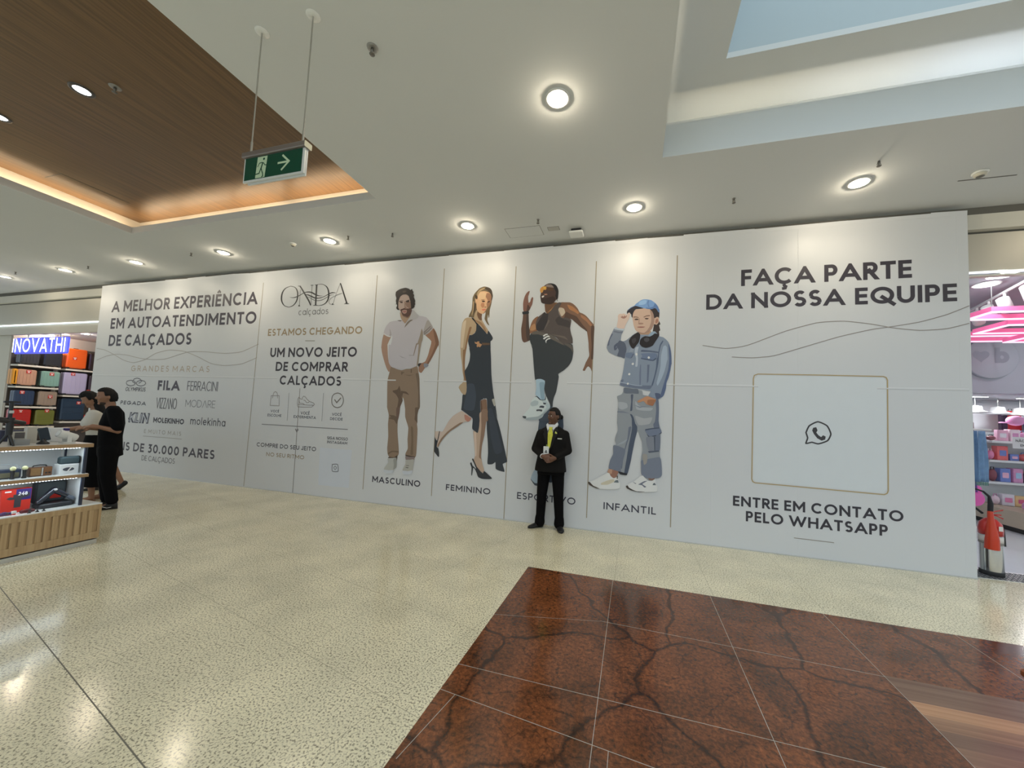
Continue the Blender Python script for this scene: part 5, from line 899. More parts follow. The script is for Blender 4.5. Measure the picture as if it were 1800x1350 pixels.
TEXTS = [
 ('headline_text', 'A MELHOR EXPERIÊNCIA', -11.224, -6.947, 3.439, 0.249, 0.2, (62, 58, 66), ''),
 ('headline_text', 'EM AUTOATENDIMENTO', -11.207, -6.933, 3.065, 0.239, 0.2, (62, 58, 66), ''),
 ('headline_text', 'DE CALÇADOS', -11.21, -8.621, 2.681, 0.246, 0.2, (62, 58, 66), ''),
 ('caption_text', 'GRANDES MARCAS', -10.36, -8.039, 2.127, 0.12, 0.13, (150, 136, 120), 'sp'),
 ('brand_text', 'OLYMPIKUS', -10.478, -9.844, 1.698, 0.088, 0.17, (72, 68, 74), 'it'),
 ('brand_text', 'FILA', -9.482, -8.823, 1.742, 0.201, 0.25, (66, 60, 68), ''),
 ('brand_text', 'FERRACINI', -8.608, -7.772, 1.752, 0.188, 0.085, (66, 62, 70), ''),
 ('brand_text', 'PEGADA', -10.601, -9.777, 1.411, 0.08, 0.22, (60, 58, 66), 'it'),
 ('brand_text', 'VIZZΛNO', -9.466, -8.864, 1.361, 0.225, 0.1, (62, 58, 66), ''),
 ('brand_text', 'MODΛRE', -8.614, -7.797, 1.425, 0.142, 0.07, (84, 84, 92), ''),
 ('brand_text', 'KLIN', -10.274, -9.654, 1.037, 0.219, 0.27, (62, 60, 70), 'it'),
 ('brand_text_inner', 'KLIN', -10.243, -9.681, 1.058, 0.174, 0.13, (160, 162, 170), 'it'),
 ('brand_text', 'MOLEKINHO', -9.503, -8.604, 1.071, 0.107, 0.23, (54, 50, 56), ''),
 ('brand_text', 'molekinha', -8.431, -7.481, 1.083, 0.148, 0.12, (54, 50, 58), 'low'),
 ('caption_text', 'E MUITO MAIS', -9.746, -8.653, 0.843, 0.08, 0.12, (130, 124, 118), 'sp'),
 ('headline_text', 'IS DE 30.000 PARES', -10.347, -7.684, 0.447, 0.177, 0.2, (62, 58, 66), ''),
 ('caption_text', 'DE CALÇADOS', -9.736, -8.754, 0.281, 0.104, 0.11, (78, 74, 80), ''),
 ('logo_caption', 'calçados', -5.925, -5.254, 3.191, 0.119, 0.085, (60, 60, 62), 'low'),
 ('caption_text', 'ESTAMOS CHEGANDO', -6.615, -4.505, 2.82, 0.131, 0.185, (130, 114, 90), ''),
 ('headline_text', 'UM NOVO JEITO', -6.517, -4.583, 2.42, 0.174, 0.195, (50, 46, 52), ''),
 ('headline_text', 'DE COMPRAR', -6.358, -4.749, 2.163, 0.168, 0.195, (50, 46, 52), ''),
 ('headline_text', 'CALÇADOS', -6.236, -4.863, 1.913, 0.167, 0.195, (50, 46, 52), ''),
 ('caption_text', 'VOCÊ', -6.391, -6.191, 1.402, 0.044, 0.18, (70, 72, 84), ''),
 ('caption_text', 'ESCOLHE', -6.455, -6.129, 1.324, 0.048, 0.18, (70, 72, 84), ''),
 ('caption_text', 'VOCÊ', -5.692, -5.495, 1.389, 0.052, 0.18, (70, 72, 84), ''),
 ('caption_text', 'EXPERIMENTA', -5.845, -5.347, 1.319, 0.048, 0.18, (70, 72, 84), ''),
 ('caption_text', 'VOCÊ', -5.007, -4.807, 1.395, 0.048, 0.18, (70, 72, 84), ''),
 ('caption_text', 'DECIDE', -5.041, -4.777, 1.318, 0.046, 0.18, (70, 72, 84), ''),
 ('caption_text', 'COMPRE DO SEU JEITO', -6.655, -5.29, 0.762, 0.073, 0.17, (60, 56, 64), ''),
 ('caption_text', 'NO SEU RITMO', -6.406, -5.536, 0.603, 0.069, 0.16, (128, 112, 88), ''),
 ('caption_text', 'SIGA NOSSO', -5.073, -4.641, 0.983, 0.053, 0.18, (66, 64, 72), ''),
 ('caption_text', 'INSTAGRAM', -5.067, -4.646, 0.917, 0.046, 0.18, (66, 64, 72), ''),
 ('section_text', 'MASCULINO', -4.1, -3.2, 0.341, 0.099, 0.19, (52, 50, 60), ''),
 ('section_text', 'FEMININO', -2.754, -2.012, 0.339, 0.09, 0.19, (52, 50, 60), ''),
 ('section_text', 'ESPORTIVO', -1.598, -0.74, 0.323, 0.097, 0.17, (52, 52, 64), ''),
 ('section_text', 'INFANTIL', -0.358, 0.325, 0.309, 0.094, 0.17, (52, 52, 64), ''),
 ('headline_text', 'FAÇA PARTE', 1.296, 3.068, 3.322, 0.214, 0.205, (52, 48, 54), ''),
 ('headline_text', 'DA NOSSA EQUIPE', 0.886, 3.472, 3.027, 0.203, 0.205, (52, 48, 54), ''),
 ('headline_text', 'ENTRE EM CONTATO', 1.229, 2.949, 0.526, 0.123, 0.195, (46, 44, 50), ''),
 ('headline_text', 'PELO WHATSAPP', 1.374, 2.804, 0.35, 0.125, 0.195, (46, 44, 50), ''),
]
LINES = [
 ('divider_line',[(-6.834,3.852),(-6.881,-0.01)],0.011,(132,122,104)),
 ('divider_line',[(-4.276,3.829),(-4.268,0.206)],0.012,(132,122,104)),
 ('divider_line',[(-2.997,3.856),(-2.994,0.224)],0.012,(132,122,104)),
 ('divider_line',[(-1.774,3.805),(-1.783,0.013)],0.012,(132,122,104)),
 ('divider_line',[(-0.561,3.793),(-0.58,0.165)],0.012,(132,122,104)),
 ('divider_line',[(0.523,3.792),(0.504,0.171)],0.012,(132,122,104)),
 ('wave_line',[(-11.6,2.633),(-11.3,2.592),(-10.996,2.496),(-10.637,2.366),(-10.299,2.311),(-9.936,2.383),(-9.642,2.508),(-9.244,2.576),(-8.794,2.544),(-8.396,2.432),(-8.005,2.297),(-7.639,2.258),(-7.205,2.292),(-6.836,2.412)],0.01,(140,134,128)),
 ('wave_line',[(-11.552,2.366),(-11.219,2.46),(-10.883,2.496),(-10.545,2.476),(-10.209,2.42),(-9.884,2.383),(-9.367,2.383),(-8.98,2.469),(-8.648,2.536),(-8.221,2.533),(-7.669,2.496),(-7.233,2.527),(-6.824,2.668)],0.01,(140,134,128)),
 ('wave_line',[(0.854,2.554),(1.126,2.512),(1.373,2.548),(1.79,2.72),(2.132,2.819),(2.407,2.83),(2.673,2.787),(2.879,2.737),(3.128,2.702),(3.371,2.715),(3.568,2.771)],0.008,(120,112,106)),
 ('wave_line',[(1.199,2.4),(1.435,2.389),(1.673,2.415),(2.019,2.53),(2.352,2.641),(2.672,2.722),(2.879,2.753),(3.13,2.799),(3.374,2.876),(3.572,2.969)],0.008,(120,112,106)),
 ('rule_line',[(-9.764,0.776),(-9.179,0.782),(-8.618,0.78)],0.009,(130,126,122)),
 ('rule_line',[(-5.719,2.715),(-5.503,2.711)],0.012,(120,116,110)),
 ('rule_line',[(-6.575,1.173),(-4.654,1.174)],0.012,(104,102,104)),
 ('rule_line',[(1.887,0.215),(2.291,0.212)],0.008,(120,112,104)),
 ('icon_separator',[(-5.994,1.765),(-5.985,1.263)],0.009,(130,132,136)),
 ('icon_separator',[(-5.223,1.783),(-5.214,1.288)],0.009,(130,132,136)),
 ('board_joint',[(-5.753,1.853),(-5.73,0.011)],0.01,(108,102,98)),
 ('bag_icon',[(-6.407,1.704),(-6.217,1.709),(-6.201,1.524),(-6.413,1.524),(-6.407,1.704)],0.01,(120,114,112)),
 ('bag_icon',[(-6.368,1.658),(-6.362,1.719),(-6.352,1.761),(-6.316,1.783),(-6.275,1.763),(-6.258,1.717),(-6.248,1.661)],0.01,(120,114,112)),
 ('shoe_icon',[(-5.775,1.53),(-5.787,1.588),(-5.783,1.661),(-5.758,1.693),(-5.72,1.663),(-5.68,1.659),(-5.683,1.686),(-5.657,1.714),(-5.622,1.706),(-5.572,1.658),(-5.512,1.624),(-5.421,1.6),(-5.402,1.578),(-5.417,1.56),(-5.458,1.527),(-5.615,1.52),(-5.774,1.521)],0.01,(120,114,112)),
 ('shoe_icon',[(-5.767,1.562),(-5.653,1.563),(-5.528,1.559),(-5.417,1.56)],0.01,(120,114,112)),
 ('shoe_icon',[(-5.65,1.647),(-5.615,1.639),(-5.577,1.599),(-5.533,1.605),(-5.524,1.623)],0.01,(120,114,112)),
 ('shoe_icon',[(-5.754,1.662),(-5.736,1.59),(-5.655,1.583),(-5.619,1.565)],0.01,(120,114,112)),
 ('check_icon',[(-4.977,1.675),(-4.926,1.622),(-4.842,1.71)],0.02,(100,96,92)),
 ('ring_icon',[(-4.922,1.789),(-4.86,1.775),(-4.814,1.736),(-4.789,1.67),(-4.798,1.611),(-4.835,1.557),(-4.906,1.536),(-4.973,1.551),(-5.02,1.595),(-5.037,1.663),(-5.027,1.731),(-4.988,1.771),(-4.922,1.789)],0.016,(104,100,96)),
 ('corner_mark',[(-5.784,1.128),(-5.744,1.072),(-5.721,1.131)],0.018,(110,108,110)),
 ('corner_mark',[(-5.782,1.11),(-5.709,1.105)],0.012,(110,108,110)),
 ('olympic_ring',[(-10.468,1.871),(-10.446,1.911),(-10.333,1.932),(-10.214,1.914),(-10.174,1.876),(-10.202,1.837),(-10.314,1.813),(-10.433,1.833),(-10.468,1.871)],0.016,(78,74,80)),
 ('olympic_ring',[(-10.262,1.913),(-10.231,1.959),(-10.139,1.979),(-10.041,1.961),(-9.991,1.918),(-10.029,1.885),(-10.075,1.874)],0.016,(78,74,80)),
 ('olympic_ring',[(-10.28,1.907),(-10.228,1.882),(-10.169,1.87)],0.016,(78,74,80)),
 ('olympic_ring',[(-10.146,1.87),(-10.118,1.909),(-10.008,1.934),(-9.893,1.915),(-9.855,1.875),(-9.89,1.837),(-9.99,1.816),(-10.106,1.833),(-10.146,1.87)],0.016,(78,74,80)),
 ('pad_frame',[(1.496,2.183),(2.164,2.177),(2.783,2.167),(2.808,2.155),(2.82,2.124),(2.813,0.862),(2.803,0.831),(2.775,0.813),(2.154,0.821),(1.475,0.829),(1.448,0.84),(1.436,0.872),(1.441,1.514),(1.446,2.124),(1.457,2.166),(1.496,2.183)],0.012,(150,132,96)),
 ('phone_logo',[(2.012,1.477),(2.046,1.56),(2.134,1.613),(2.227,1.569),(2.265,1.474),(2.232,1.393),(2.139,1.349),(2.073,1.364),(2.012,1.347),(2.029,1.413),(2.012,1.477)],0.016,(52,50,52)),
 ('insta_logo',[(-4.922,0.564),(-4.813,0.572),(-4.792,0.458),(-4.912,0.452),(-4.922,0.564)],0.012,(90,90,96)),
 ('insta_logo',[(-4.86,0.541),(-4.829,0.516),(-4.855,0.48),(-4.887,0.512),(-4.86,0.541)],0.01,(90,90,96)),
]

for (nm, txt, x0, x1, z0, cap, wt, c, st) in TEXTS:
    lay = 1
    mb = MB().use(ink(c)); put_polys(mb, text_polys(txt, x0, x1, z0, cap, wt, st), at_wall(2 if nm == 'brand_text_inner' else 1))
    if nm == 'headline_text' and txt.startswith('IS DE'):
        put_polys(mb, text_polys('MA', x0-0.46, x0-0.05, z0, cap, wt, st), at_wall(1))
    mb.build(nm, hoard)
def smooth2(p, n=3, closed=True):
    o = []; m = len(p)
    rng = range(m) if closed else range(m-1)
    for i in rng:
        a, b, c, d = (p[(i-1) % m], p[i], p[(i+1) % m], p[(i+2) % m]) if closed else (p[max(i-1,0)], p[i], p[i+1], p[min(i+2,m-1)])
        for k in range(n):
            t = k/n
            q = []
            for j in (0, 1):
                m1 = (c[j]-a[j])*0.3; m2 = (d[j]-b[j])*0.3
                q.append((2*t**3-3*t**2+1)*b[j] + (t**3-2*t**2+t)*m1 + (-2*t**3+3*t**2)*c[j] + (t**3-t**2)*m2)
            o.append(tuple(q))
    if not closed: o.append(p[-1])
    return o
for nm, w in (('wave_line', 6), ('ring_icon', 3), ('olympic_ring', 3)): pass
for li, (nm, p, w, c) in enumerate(LINES):
    q = smooth2(p, 5, False) if nm in ('wave_line','ring_icon','olympic_ring','phone_logo','insta_logo') else p
    mb = MB().use(ink(c)); put_polys(mb, ribbon(q, w, 0), at_wall(3 + 0.15*(li % 7))); mb.build(nm, hoard)
for nm, lst in FIGURES.items():
    mb = MB()
    base = 1 if 'pad' not in nm else 0
    for k, (c, p) in enumerate(lst):
        q = smooth2(p, 3) if nm.startswith('printed') and len(p) > 4 else p
        if nm == 'phone_mark': base = 2
        mb.use(ink(c)).poly(q, at_wall(base + k*0.35))
    o = mb.build(nm, hoard)
    if nm.startswith('printed'):
        o['label'] = {'printed_man': 'print of a bearded man in a pale polo shirt and tan trousers', 'printed_woman': 'print of a woman in a black dress and heels', 'printed_athlete': 'print of a running man in a dark tank top and white trainer', 'printed_boy': 'print of a boy in denim with a blue cap and headphones'}[nm]
# ================================================================== CEILING FITTINGS
def downlight(name, label, lens, lcol, energy, r=0.075, group=None, spread=2.6, z=CZ, x=0, y=0, glow=True):
    t = thing(name, label, 'light', (x, y, z), 0, group)
    one('trim_ring', M_whiteplastic, lambda b: b.lathe([(r+0.028, 0), (r+0.026, -0.006), (r+0.002, -0.008), (r, -0.003)], n=32), t)
    one('lens', lens, lambda b: b.lathe([(r, -0.0035), (0.0, -0.0036)], n=32), t)
    light('lamp', 'AREA', (0, 0, -0.012), energy*0.4, lcol, t, size=r*1.8, spread=spread)
    if glow: light('lamp_glow', 'POINT', (0, 0, -0.016), energy, lcol, t, size=0.01)
    return t
WARM = (1.0, 0.87, 0.66)
places = [(2.232,'round warm downlight above the recruiting panel, farthest right of the row'), (-0.05,'round warm downlight above the printed boy in denim'), (-2.284,'round warm downlight above the printed woman in black'),
    (-4.65,'round warm downlight above the panel with the wave logo'), (-6.92,'round warm downlight above the line between headline and logo panel'), (-9.20,'round warm downlight above the left headline panel'), (-11.4,'round warm downlight at the left end of the hoarding'), (-13.6,'round warm downlight before the luggage shop, at the left frame edge')]
dl = downlight('downlight', places[0][1], M_lampW, WARM, DL_W, x=places[0][0], y=4.53, group='downlights in a row before the hoarding')
places.append((4.95,'round warm downlight just outside the right frame edge'))
for x, lb in places[1:]: dup(dl, (x, 4.53, CZ), None, lb)
dup(dl, (-0.663, 2.80, CZ), None, 'large round warm downlight alone in the middle of the plain ceiling', 'downlights set singly in the plain ceiling')
dup(dl, (-0.663, -1.6, CZ), None, 'round warm downlight in the ceiling behind the viewpoint beside the skylight', 'downlights behind the viewpoint'); dup(dl, (-2.3, -1.6, CZ), None, 'round warm downlight in the ceiling behind the viewpoint beside the wooden recess', 'downlights behind the viewpoint')
wd = downlight('downlight', 'cool white downlight with dark recess ring in the wooden ceiling, beside a sprinkler', M_lampC, (0.85,0.94,1.0), 14, r=0.06, group='cool downlights in the wooden ceiling', z=WZ, x=-5.09, y=1.99, glow=False)
one('recess_ring', mat('dark reflector', (0.06,0.05,0.045), rough=0.3), lambda b: b.lathe([(0.088,-0.001),(0.086,-0.0095),(0.06,-0.0095),(0.058,-0.004)], n=32, caps=False), wd)
dup(wd, (-6.47, 1.985, WZ), None, 'cool white downlight in the wooden ceiling at the left frame edge')

M_sprk = mat('dull brass sprinkler', (0.20,0.19,0.17), rough=0.4, metal=0.8)
def sprinkler(x, y, z, label, plate=0.028, group=None):
    t = thing('sprinkler', label, 'sprinkler', (x, y, z), 0, group)
    one('plate', mat('sprinkler plate', (0.33,0.32,0.30), rough=0.4, metal=0.6), lambda b: b.lathe([(plate,0),(plate*0.95,-0.006),(plate*0.4,-0.008)], n=24), t)
    one('head', M_sprk, lambda b: (b.lathe([(0.011,-0.006),(0.012,-0.03),(0.006,-0.034),(0.006,-0.05)], n=12), b.lathe([(0.004,-0.048),(0.020,-0.051),(0.018,-0.055),(0.0,-0.056)], n=16),
        b.tube([(-0.012,0,-0.024),(-0.016,0,-0.036),(-0.004,0,-0.05)], 0.0025, 6), b.tube([(0.012,0,-0.024),(0.016,0,-0.036),(0.004,0,-0.05)], 0.0025, 6)), t)
    return t
GS = 'sprinkler heads on the plain ceiling'
sprinkler(-1.883, 2.079, CZ, 'dark sprinkler head on the plain ceiling right of the exit sign rods', 0.04, GS)
sprinkler(1.057, 4.573, CZ, 'sprinkler head between the two downlights at the right end of the row', 0.02, GS)
sprinkler(-1.278, 4.567, CZ, 'sprinkler head beside the ceiling hatch and box, above the printed athlete', 0.02, GS)
sprinkler(-4.23, 4.453, CZ, 'sprinkler head right of the downlight above the wave logo panel', 0.018, GS)
sprinkler(-7.55, 4.43, CZ, 'tiny sprinkler head just left of the downlight above the left headline end', 0.018, GS)
sprinkler(-10.54, 4.483, CZ, 'tiny sprinkler head above the left edge of the hoarding', 0.018, GS)
sprinkler(-12.79, 4.39, CZ, 'tiny sprinkler head near the left frame edge before the luggage shop', 0.018, GS)
sprinkler(2.228, 4.192, CZ, 'tiny hanging sprinkler above the farthest right downlight', 0.01, GS)
sprinkler(-3.486, 4.509, CZ, 'tiny hanging sprinkler left of the downlight above the printed woman', 0.01, GS)
sprinkler(-4.72, 2.045, WZ, 'small round sprinkler plate beside the cool downlight in the wooden ceiling', 0.045)
def detector(x, y, r, label):
    t = thing('smoke_detector', label, 'smoke detector', (x, y, CZ), 0)
    one('base', M_whiteplastic, lambda b: b.lathe([(r,0),(r,-0.012),(r*0.9,-0.018)], n=28), t)
    one('head', mat('detector cream', (0.62,0.58,0.48), rough=0.4), lambda b: b.lathe([(r*0.8,-0.016),(r*0.75,-0.035),(r*0.45,-0.045),(0,-0.047)], n=28), t)
    one('sensor_slot', M_sprk, lambda b: b.lathe([(r*0.5,-0.040),(r*0.52,-0.044),(r*0.2,-0.052),(0,-0.053)], n=20), t)
detector(3.257, 4.584, 0.06, 'cream smoke detector on the ceiling at the upper right by the slot')
detector(-5.335, 4.486, 0.05, 'small smoke detector left of the downlight above the wave logo panel')
# hatches, wireless box
M_line = mat('hatch joint', (0.16,0.155,0.14), rough=0.9)
def hatch(name, label, x0, x1, y0, y1, z, face):
    t = thing(name, label, 'hatch', ((x0+x1)/2, (y0+y1)/2, z)); w, d = (x1-x0)/2, (y1-y0)/2
    one('joint', M_line, lambda b: (b.box(-w-0.006,w+0.006,-d-0.006,-d,-0.002,0), b.box(-w-0.006,w+0.006,d,d+0.006,-0.002,0), b.box(-w-0.006,-w,-d,d,-0.002,0), b.box(w,w+0.006,-d,d,-0.002,0)), t)
    one('cover', face, lambda b: b.box(-w,w,-d,d,-0.0035,0), t)
    return t
hatch('access_hatch', 'square access hatch cover in the ceiling above the printed athlete', -1.80, -1.30, 4.72, 4.97, CZ, M_ceil)
hatch('junction_cover', 'small square cover plate between the ceiling hatch and the white box', -1.20, -1.05, 4.79, 4.88, CZ, mat('cover plate', (0.5,0.49,0.45), rough=0.7))
hatch('access_hatch', 'rectangular access hatch in the wooden ceiling by the glowing edge', -7.60, -7.25, 2.75, 3.42, WZ, M_woodc)
ap = thing('wireless_router', 'flat white square wireless box hung just under the ceiling beside the hatch', 'router', (-0.82, 4.93, CZ))
one('casing', M_whiteplastic, lambda b: b.rbox(-0.095,0.095,-0.085,0.085,-0.075,-0.045,0.02), ap)
one('bracket', M_blackplastic, lambda b: b.rbox(-0.07,0.07,-0.05,0.07,-0.045,0,0.01), ap)
sl = thing('linear_vent', 'thin dark ceiling slot beside the smoke detector at upper right', 'vent', (3.42, 4.70, CZ))
one('slot', M_line, lambda b: b.box(-0.26,0.20,-0.006,0.006,-0.003,0), sl)

# ---- exit sign
ex = thing('exit_sign', 'green emergency exit sign with running man and arrow hanging on two rods', 'exit sign', (-2.355, 1.80, 0))
for x in (-0.225, 0.225):
    rd = one('rod', M_chrome, lambda b: (b.tube([(x,0,3.245),(x,0,CZ)], 0.0045, 10), b.tube([(x,0,3.245),(x,0,3.33)], 0.007, 10)), ex)
    one('ceiling_rose', M_whiteplastic, lambda b: b.lathe([(0.045,CZ),(0.043,CZ-0.004),(0.012,CZ-0.008)], c=(x,0,0), n=28), rd)
one('housing', mat('bronze housing', (0.26,0.225,0.21), rough=0.35, metal=0.5), lambda b: b.rbox(-0.272,0.272,-0.028,0.028,3.205,3.243,0.006,2,'x'), ex)
one('end_cap', mat('cream end cap', (0.8,0.74,0.55), rough=0.4), lambda b: b.rbox(0.2725,0.276,-0.028,0.028,3.203,3.243,0.006,2,'x'), ex)
one('acrylic_panel', mat('frosted acrylic', (0.68,0.70,0.70), rough=0.25), lambda b: (b.box(-0.262,0.262,-0.010,0.002,3.035,3.206), b.box(-0.235,0.262,0.004,0.014,3.026,3.206)), ex)
gf = one('green_face', mat('exit green', lin((8,72,54)), rough=0.25), lambda b: b.box(-0.250,0.243,-0.0125,-0.0105,3.048,3.203), ex)
M_glow = mat('pale luminous paint', (0.52,0.66,0.46), rough=0.5)
def sx(px, py):     # sign artwork in its own unit frame: 0..1 across, 0..1 up
    return (-0.250+0.493*px, 3.048+0.155*py)
mb = MB().use(M_glow)
FS = lambda lay: (lambda u, v: (u, -0.0130-0.0004*lay, v))
def spoly(p, lay): a = [sx(*q) for q in p]; mb.poly(a, FS(lay))
spoly([(0.205,0.02),(0.375,0.02),(0.40,0.97),(0.225,0.97)], 0)
def sstroke(p, w, lay):
    put_polys(mb, ribbon([sx(*q) for q in p], w, 0), FS(lay))
sstroke([(0.59,0.53),(0.775,0.53)], 0.0135, 0); sstroke([(0.665,0.86),(0.785,0.53),(0.66,0.19)], 0.0135, 0.5)
mb.use(mat('exit green', (0,0,0)))
hx, hz = sx(0.340, 0.85)
mb.poly([(hx+0.0085*math.cos(t*PI/8), hz+0.0085*math.sin(t*PI/8)) for t in range(16)], FS(1))
sstroke([(0.325,0.70),(0.300,0.42)], 0.0095, 1.3); sstroke([(0.335,0.68),(0.365,0.56),(0.40,0.55)], 0.0055, 1.6); sstroke([(0.315,0.70),(0.265,0.68),(0.235,0.52)], 0.0055, 1.9)
sstroke([(0.300,0.45),(0.275,0.22),(0.200,0.19)], 0.0072, 2.2); sstroke([(0.300,0.45),(0.335,0.20),(0.345,0.07),(0.32,0.04)], 0.0072, 2.5)
mb.build('pictogram', gf)

# ================================================================== KIOSK
M_lam = wood('pale oak laminate', lin((172,142,104)), lin((196,168,128)), 'Z', 1.0, 0.45)
M_lamh = wood('pale oak laminate edge', lin((160,128,94)), lin((184,152,114)), 'Y', 1.0, 0.45)
M_whitelam = mat('white laminate', (0.78,0.80,0.80), rough=0.25, vary=0.01)
KY0, KY1 = 0.3, 2.60; KX = -5.40
ki = thing('kiosk', 'oak slatted gadget kiosk with lit white display shelves at the left frame edge', 'kiosk', (-5.9, 1.5, 0))
def kb(b, x0, x1, y0, y1, z0, z1): b.box(x0+5.9, x1+5.9, y0-1.5, y1-1.5, z0, z1)
one('plinth', M_alu, lambda b: kb(b, -6.32, KX-0.005, KY0, KY1-0.01, 0.0, 0.042), ki)
one('base_cabinet', M_lam, lambda b: (kb(b, -6.35, KX-0.012, KY0, KY1, 0.055, 0.37), kb(b, -6.35, KX, KY0, KY1, 0.055, 0.125), kb(b, -6.35, KX, KY0, KY1, 0.352, 0.404), kb(b, -6.35, KX, KY1-0.02, KY1, 0.125, 0.352)), ki)
y = KY1-0.055
while y > KY0:
    yy = y; one('slat', M_lam, lambda b: b.rbox(KX-0.012+5.9, KX+5.9-0.001, yy-0.036-1.5, yy-1.5, 0.125, 0.352, 0.003, 2), ki); y -= 0.050
one('base_top', M_whitelam, lambda b: kb(b, -6.35, KX, KY0, KY1, 0.404, 0.414), ki)
one('back_panel', M_whitelam, lambda b: kb(b, -5.90, -5.87, KY0, 2.46, 0.414, 1.006), ki)
one('end_panel', M_whitelam, lambda b: kb(b, -5.87, -5.47, 2.462, 2.475, 0.414, 1.006), ki)
one('shelf', M_lamh, lambda b: kb(b, -5.87, -5.42, KY0, 2.482, 0.703, 0.733), ki)
one('shelf_top', M_whitelam, lambda b: kb(b, -5.87, -5.425, KY0, 2.478, 0.733, 0.738), ki)
one('counter_top', M_lamh, lambda b: kb(b, -6.32, -5.42, KY0, 2.495, 1.008, 1.044), ki)
one('counter_surface', mat('pale counter', (0.6,0.58,0.54), rough=0.3), lambda b: kb(b, -6.32, -5.425, KY0, 2.49, 1.044, 1.047), ki)
for (x, y) in ((-5.46, 2.445), (-5.80, 2.452), (-5.46, 0.32)):
    one('post', mat('dark steel post', (0.03,0.035,0.06), rough=0.4), lambda b: kb(b, x, x+0.02, y, y+0.02, 0.414, 1.008), ki)
for z in (0.700, 1.005):
    one('led_strip', mat('kiosk led', (1,1,1), emit=(0.75,0.9,1.0), es=9.0), lambda b: [kb(b, -5.452, -5.446, yy, yy+0.010, z-0.004, z) for yy in [KY0+0.02*i for i in range(106)]], ki)
    light('led_lamp', 'AREA', (-5.45+5.9, 1.38-1.5, z-0.006), 3.2, (0.74,0.9,1.0), ki, size=0.015, sy=2.1)
# goods on the kiosk
def boxthing(name, label, cat, x0, x1, y0, y1, z0, z1, m, parts=None, r=0.006, group=None, part='carton'):
    t = thing(name, label, cat, ((x0+x1)/2, (y0+y1)/2, z0), 0, group); w, d, h = (x1-x0)/2, (y1-y0)/2, z1-z0
    one(part, m, lambda b: b.rbox(-w, w, -d, d, 0, h, r, 2), t)
    if parts: parts(t, w, d, h)
    return t
M_redbox = mat('red carton', lin((196,46,34)), rough=0.4, vary=0.05)
def gunart(t, w, d, h):
    f = lambda u, v: (w+0.0008, u, v)
    one('blue_panel', mat('navy print', lin((52,40,110)), rough=0.4), lambda b: b.poly([(-0.005,h*0.52),(d-0.004,h*0.52),(d-0.004,h-0.004),(-0.005,h-0.004)], f), t)
    f2 = lambda u, v: (w+0.0016, u, v)
    mb = MB().use(mat('printed grey gun', lin((58,56,62)), rough=0.4))
    mb.poly([(-d+0.03,h*0.62),(-d+0.05,h*0.68),(-0.02,h*0.66),(-0.02,h*0.76),(d-0.012,h*0.82),(d-0.012,h*0.66),(0.03,h*0.58),(0.028,h*0.22),(-0.012,h*0.22),(-0.012,h*0.56),(-d+0.05,h*0.56)], f2)
    mb.build('printed_massager', t)
    mb = MB().use(mat('white print', (0.8,0.8,0.8), rough=0.5)); f3 = lambda u, v: (w+0.0024, u, v)
    put_polys(mb, text_polys('248', 0.008, d-0.028, h*0.72, h*0.14, .17), f3); put_polys(mb, [[(-d+0.018,h*0.88),(-0.035,h*0.88),(-0.035,h*0.93),(-d+0.018,h*0.93)]], f3)
    mb.build('printed_number', t)
boxthing('massager_carton', 'red massage gun carton standing on the lower shelf of the kiosk', 'box', -5.62, -5.55, 1.985, 2.165, 0.414, 0.635, M_redbox, gunart)
M_blkb = mat('black fabric case', (0.022,0.025,0.03), rough=0.5, vary=0.2)
cs = thing('carry_case', 'open black carry case behind the shiny black massage gun', 'case', (-5.68, 2.33, 0.414))
one('lid', M_blkb, lambda b: b.rbox(-0.03,0.01,-0.11,0.115,0.03,0.255,0.03,4,'x'), cs)
one('lid_lining', mat('grey lining', (0.06,0.075,0.08), rough=0.8), lambda b: b.rbox(0.0105,0.014,-0.085,0.098,0.05,0.235,0.02,4,'x'), cs)
one('red_label', M_redbox, lambda b: b.box(0.0142,0.0155,0.0,0.075,0.07,0.145), cs)
one('tray', M_blkb, lambda b: b.rbox(0.012,0.16,-0.12,0.115,0,0.045,0.03,4,'z'), cs)
mg = thing('massage_gun', 'glossy black massage gun lying in its open case', 'massage gun', (-5.56, 2.31, 0.462))
M_gloss = mat('gloss black', (0.015,0.018,0.03), rough=0.12, coat=0.5)
one('body', M_gloss, lambda b: (b.cap((0.02,-0.10,0.022),(0.0,0.0,0.125),0.020,0.028), b.cap((0,0,0.12),(0.01,0.085,0.055),0.026,0.020)), mg)
one('head', mat('grey plastic', (0.12,0.14,0.18), rough=0.25), lambda b: b.cap((0.012,0.09,0.05),(0.014,0.125,0.02),0.017,0.020), mg)
one('emblem', mat('white print', (0.8,0.8,0.8)), lambda b: b.lathe([(0.010,0.0),(0.012,0.002)], c=(0.028,0.0,0.128), axis='x', n=20), mg)
for i, (yy, lb, c) in enumerate(((2.12,'dark red hand massager lying before the red carton', (92,18,28)), (1.985,'violet hand massager at the left frame edge of the lower shelf', (70,40,90)))):
    t = thing('hand_massager', lb, 'massager', (-5.47, yy, 0.4145), 0, 'small massagers on the lower kiosk shelf')
    one('body', mat('massager shell %d' % i, lin(c), rough=0.25, coat=0.3), lambda b: (b.cap((0,-0.035,0.016),(0,0.035,0.016),0.015,0.013), b.ell((0,0.0,0.026),(0.013,0.02,0.010))), t)
    one('switch', M_blackplastic, lambda b: b.ell((0.012,0.012,0.02),(0.006,0.010,0.006)), t)
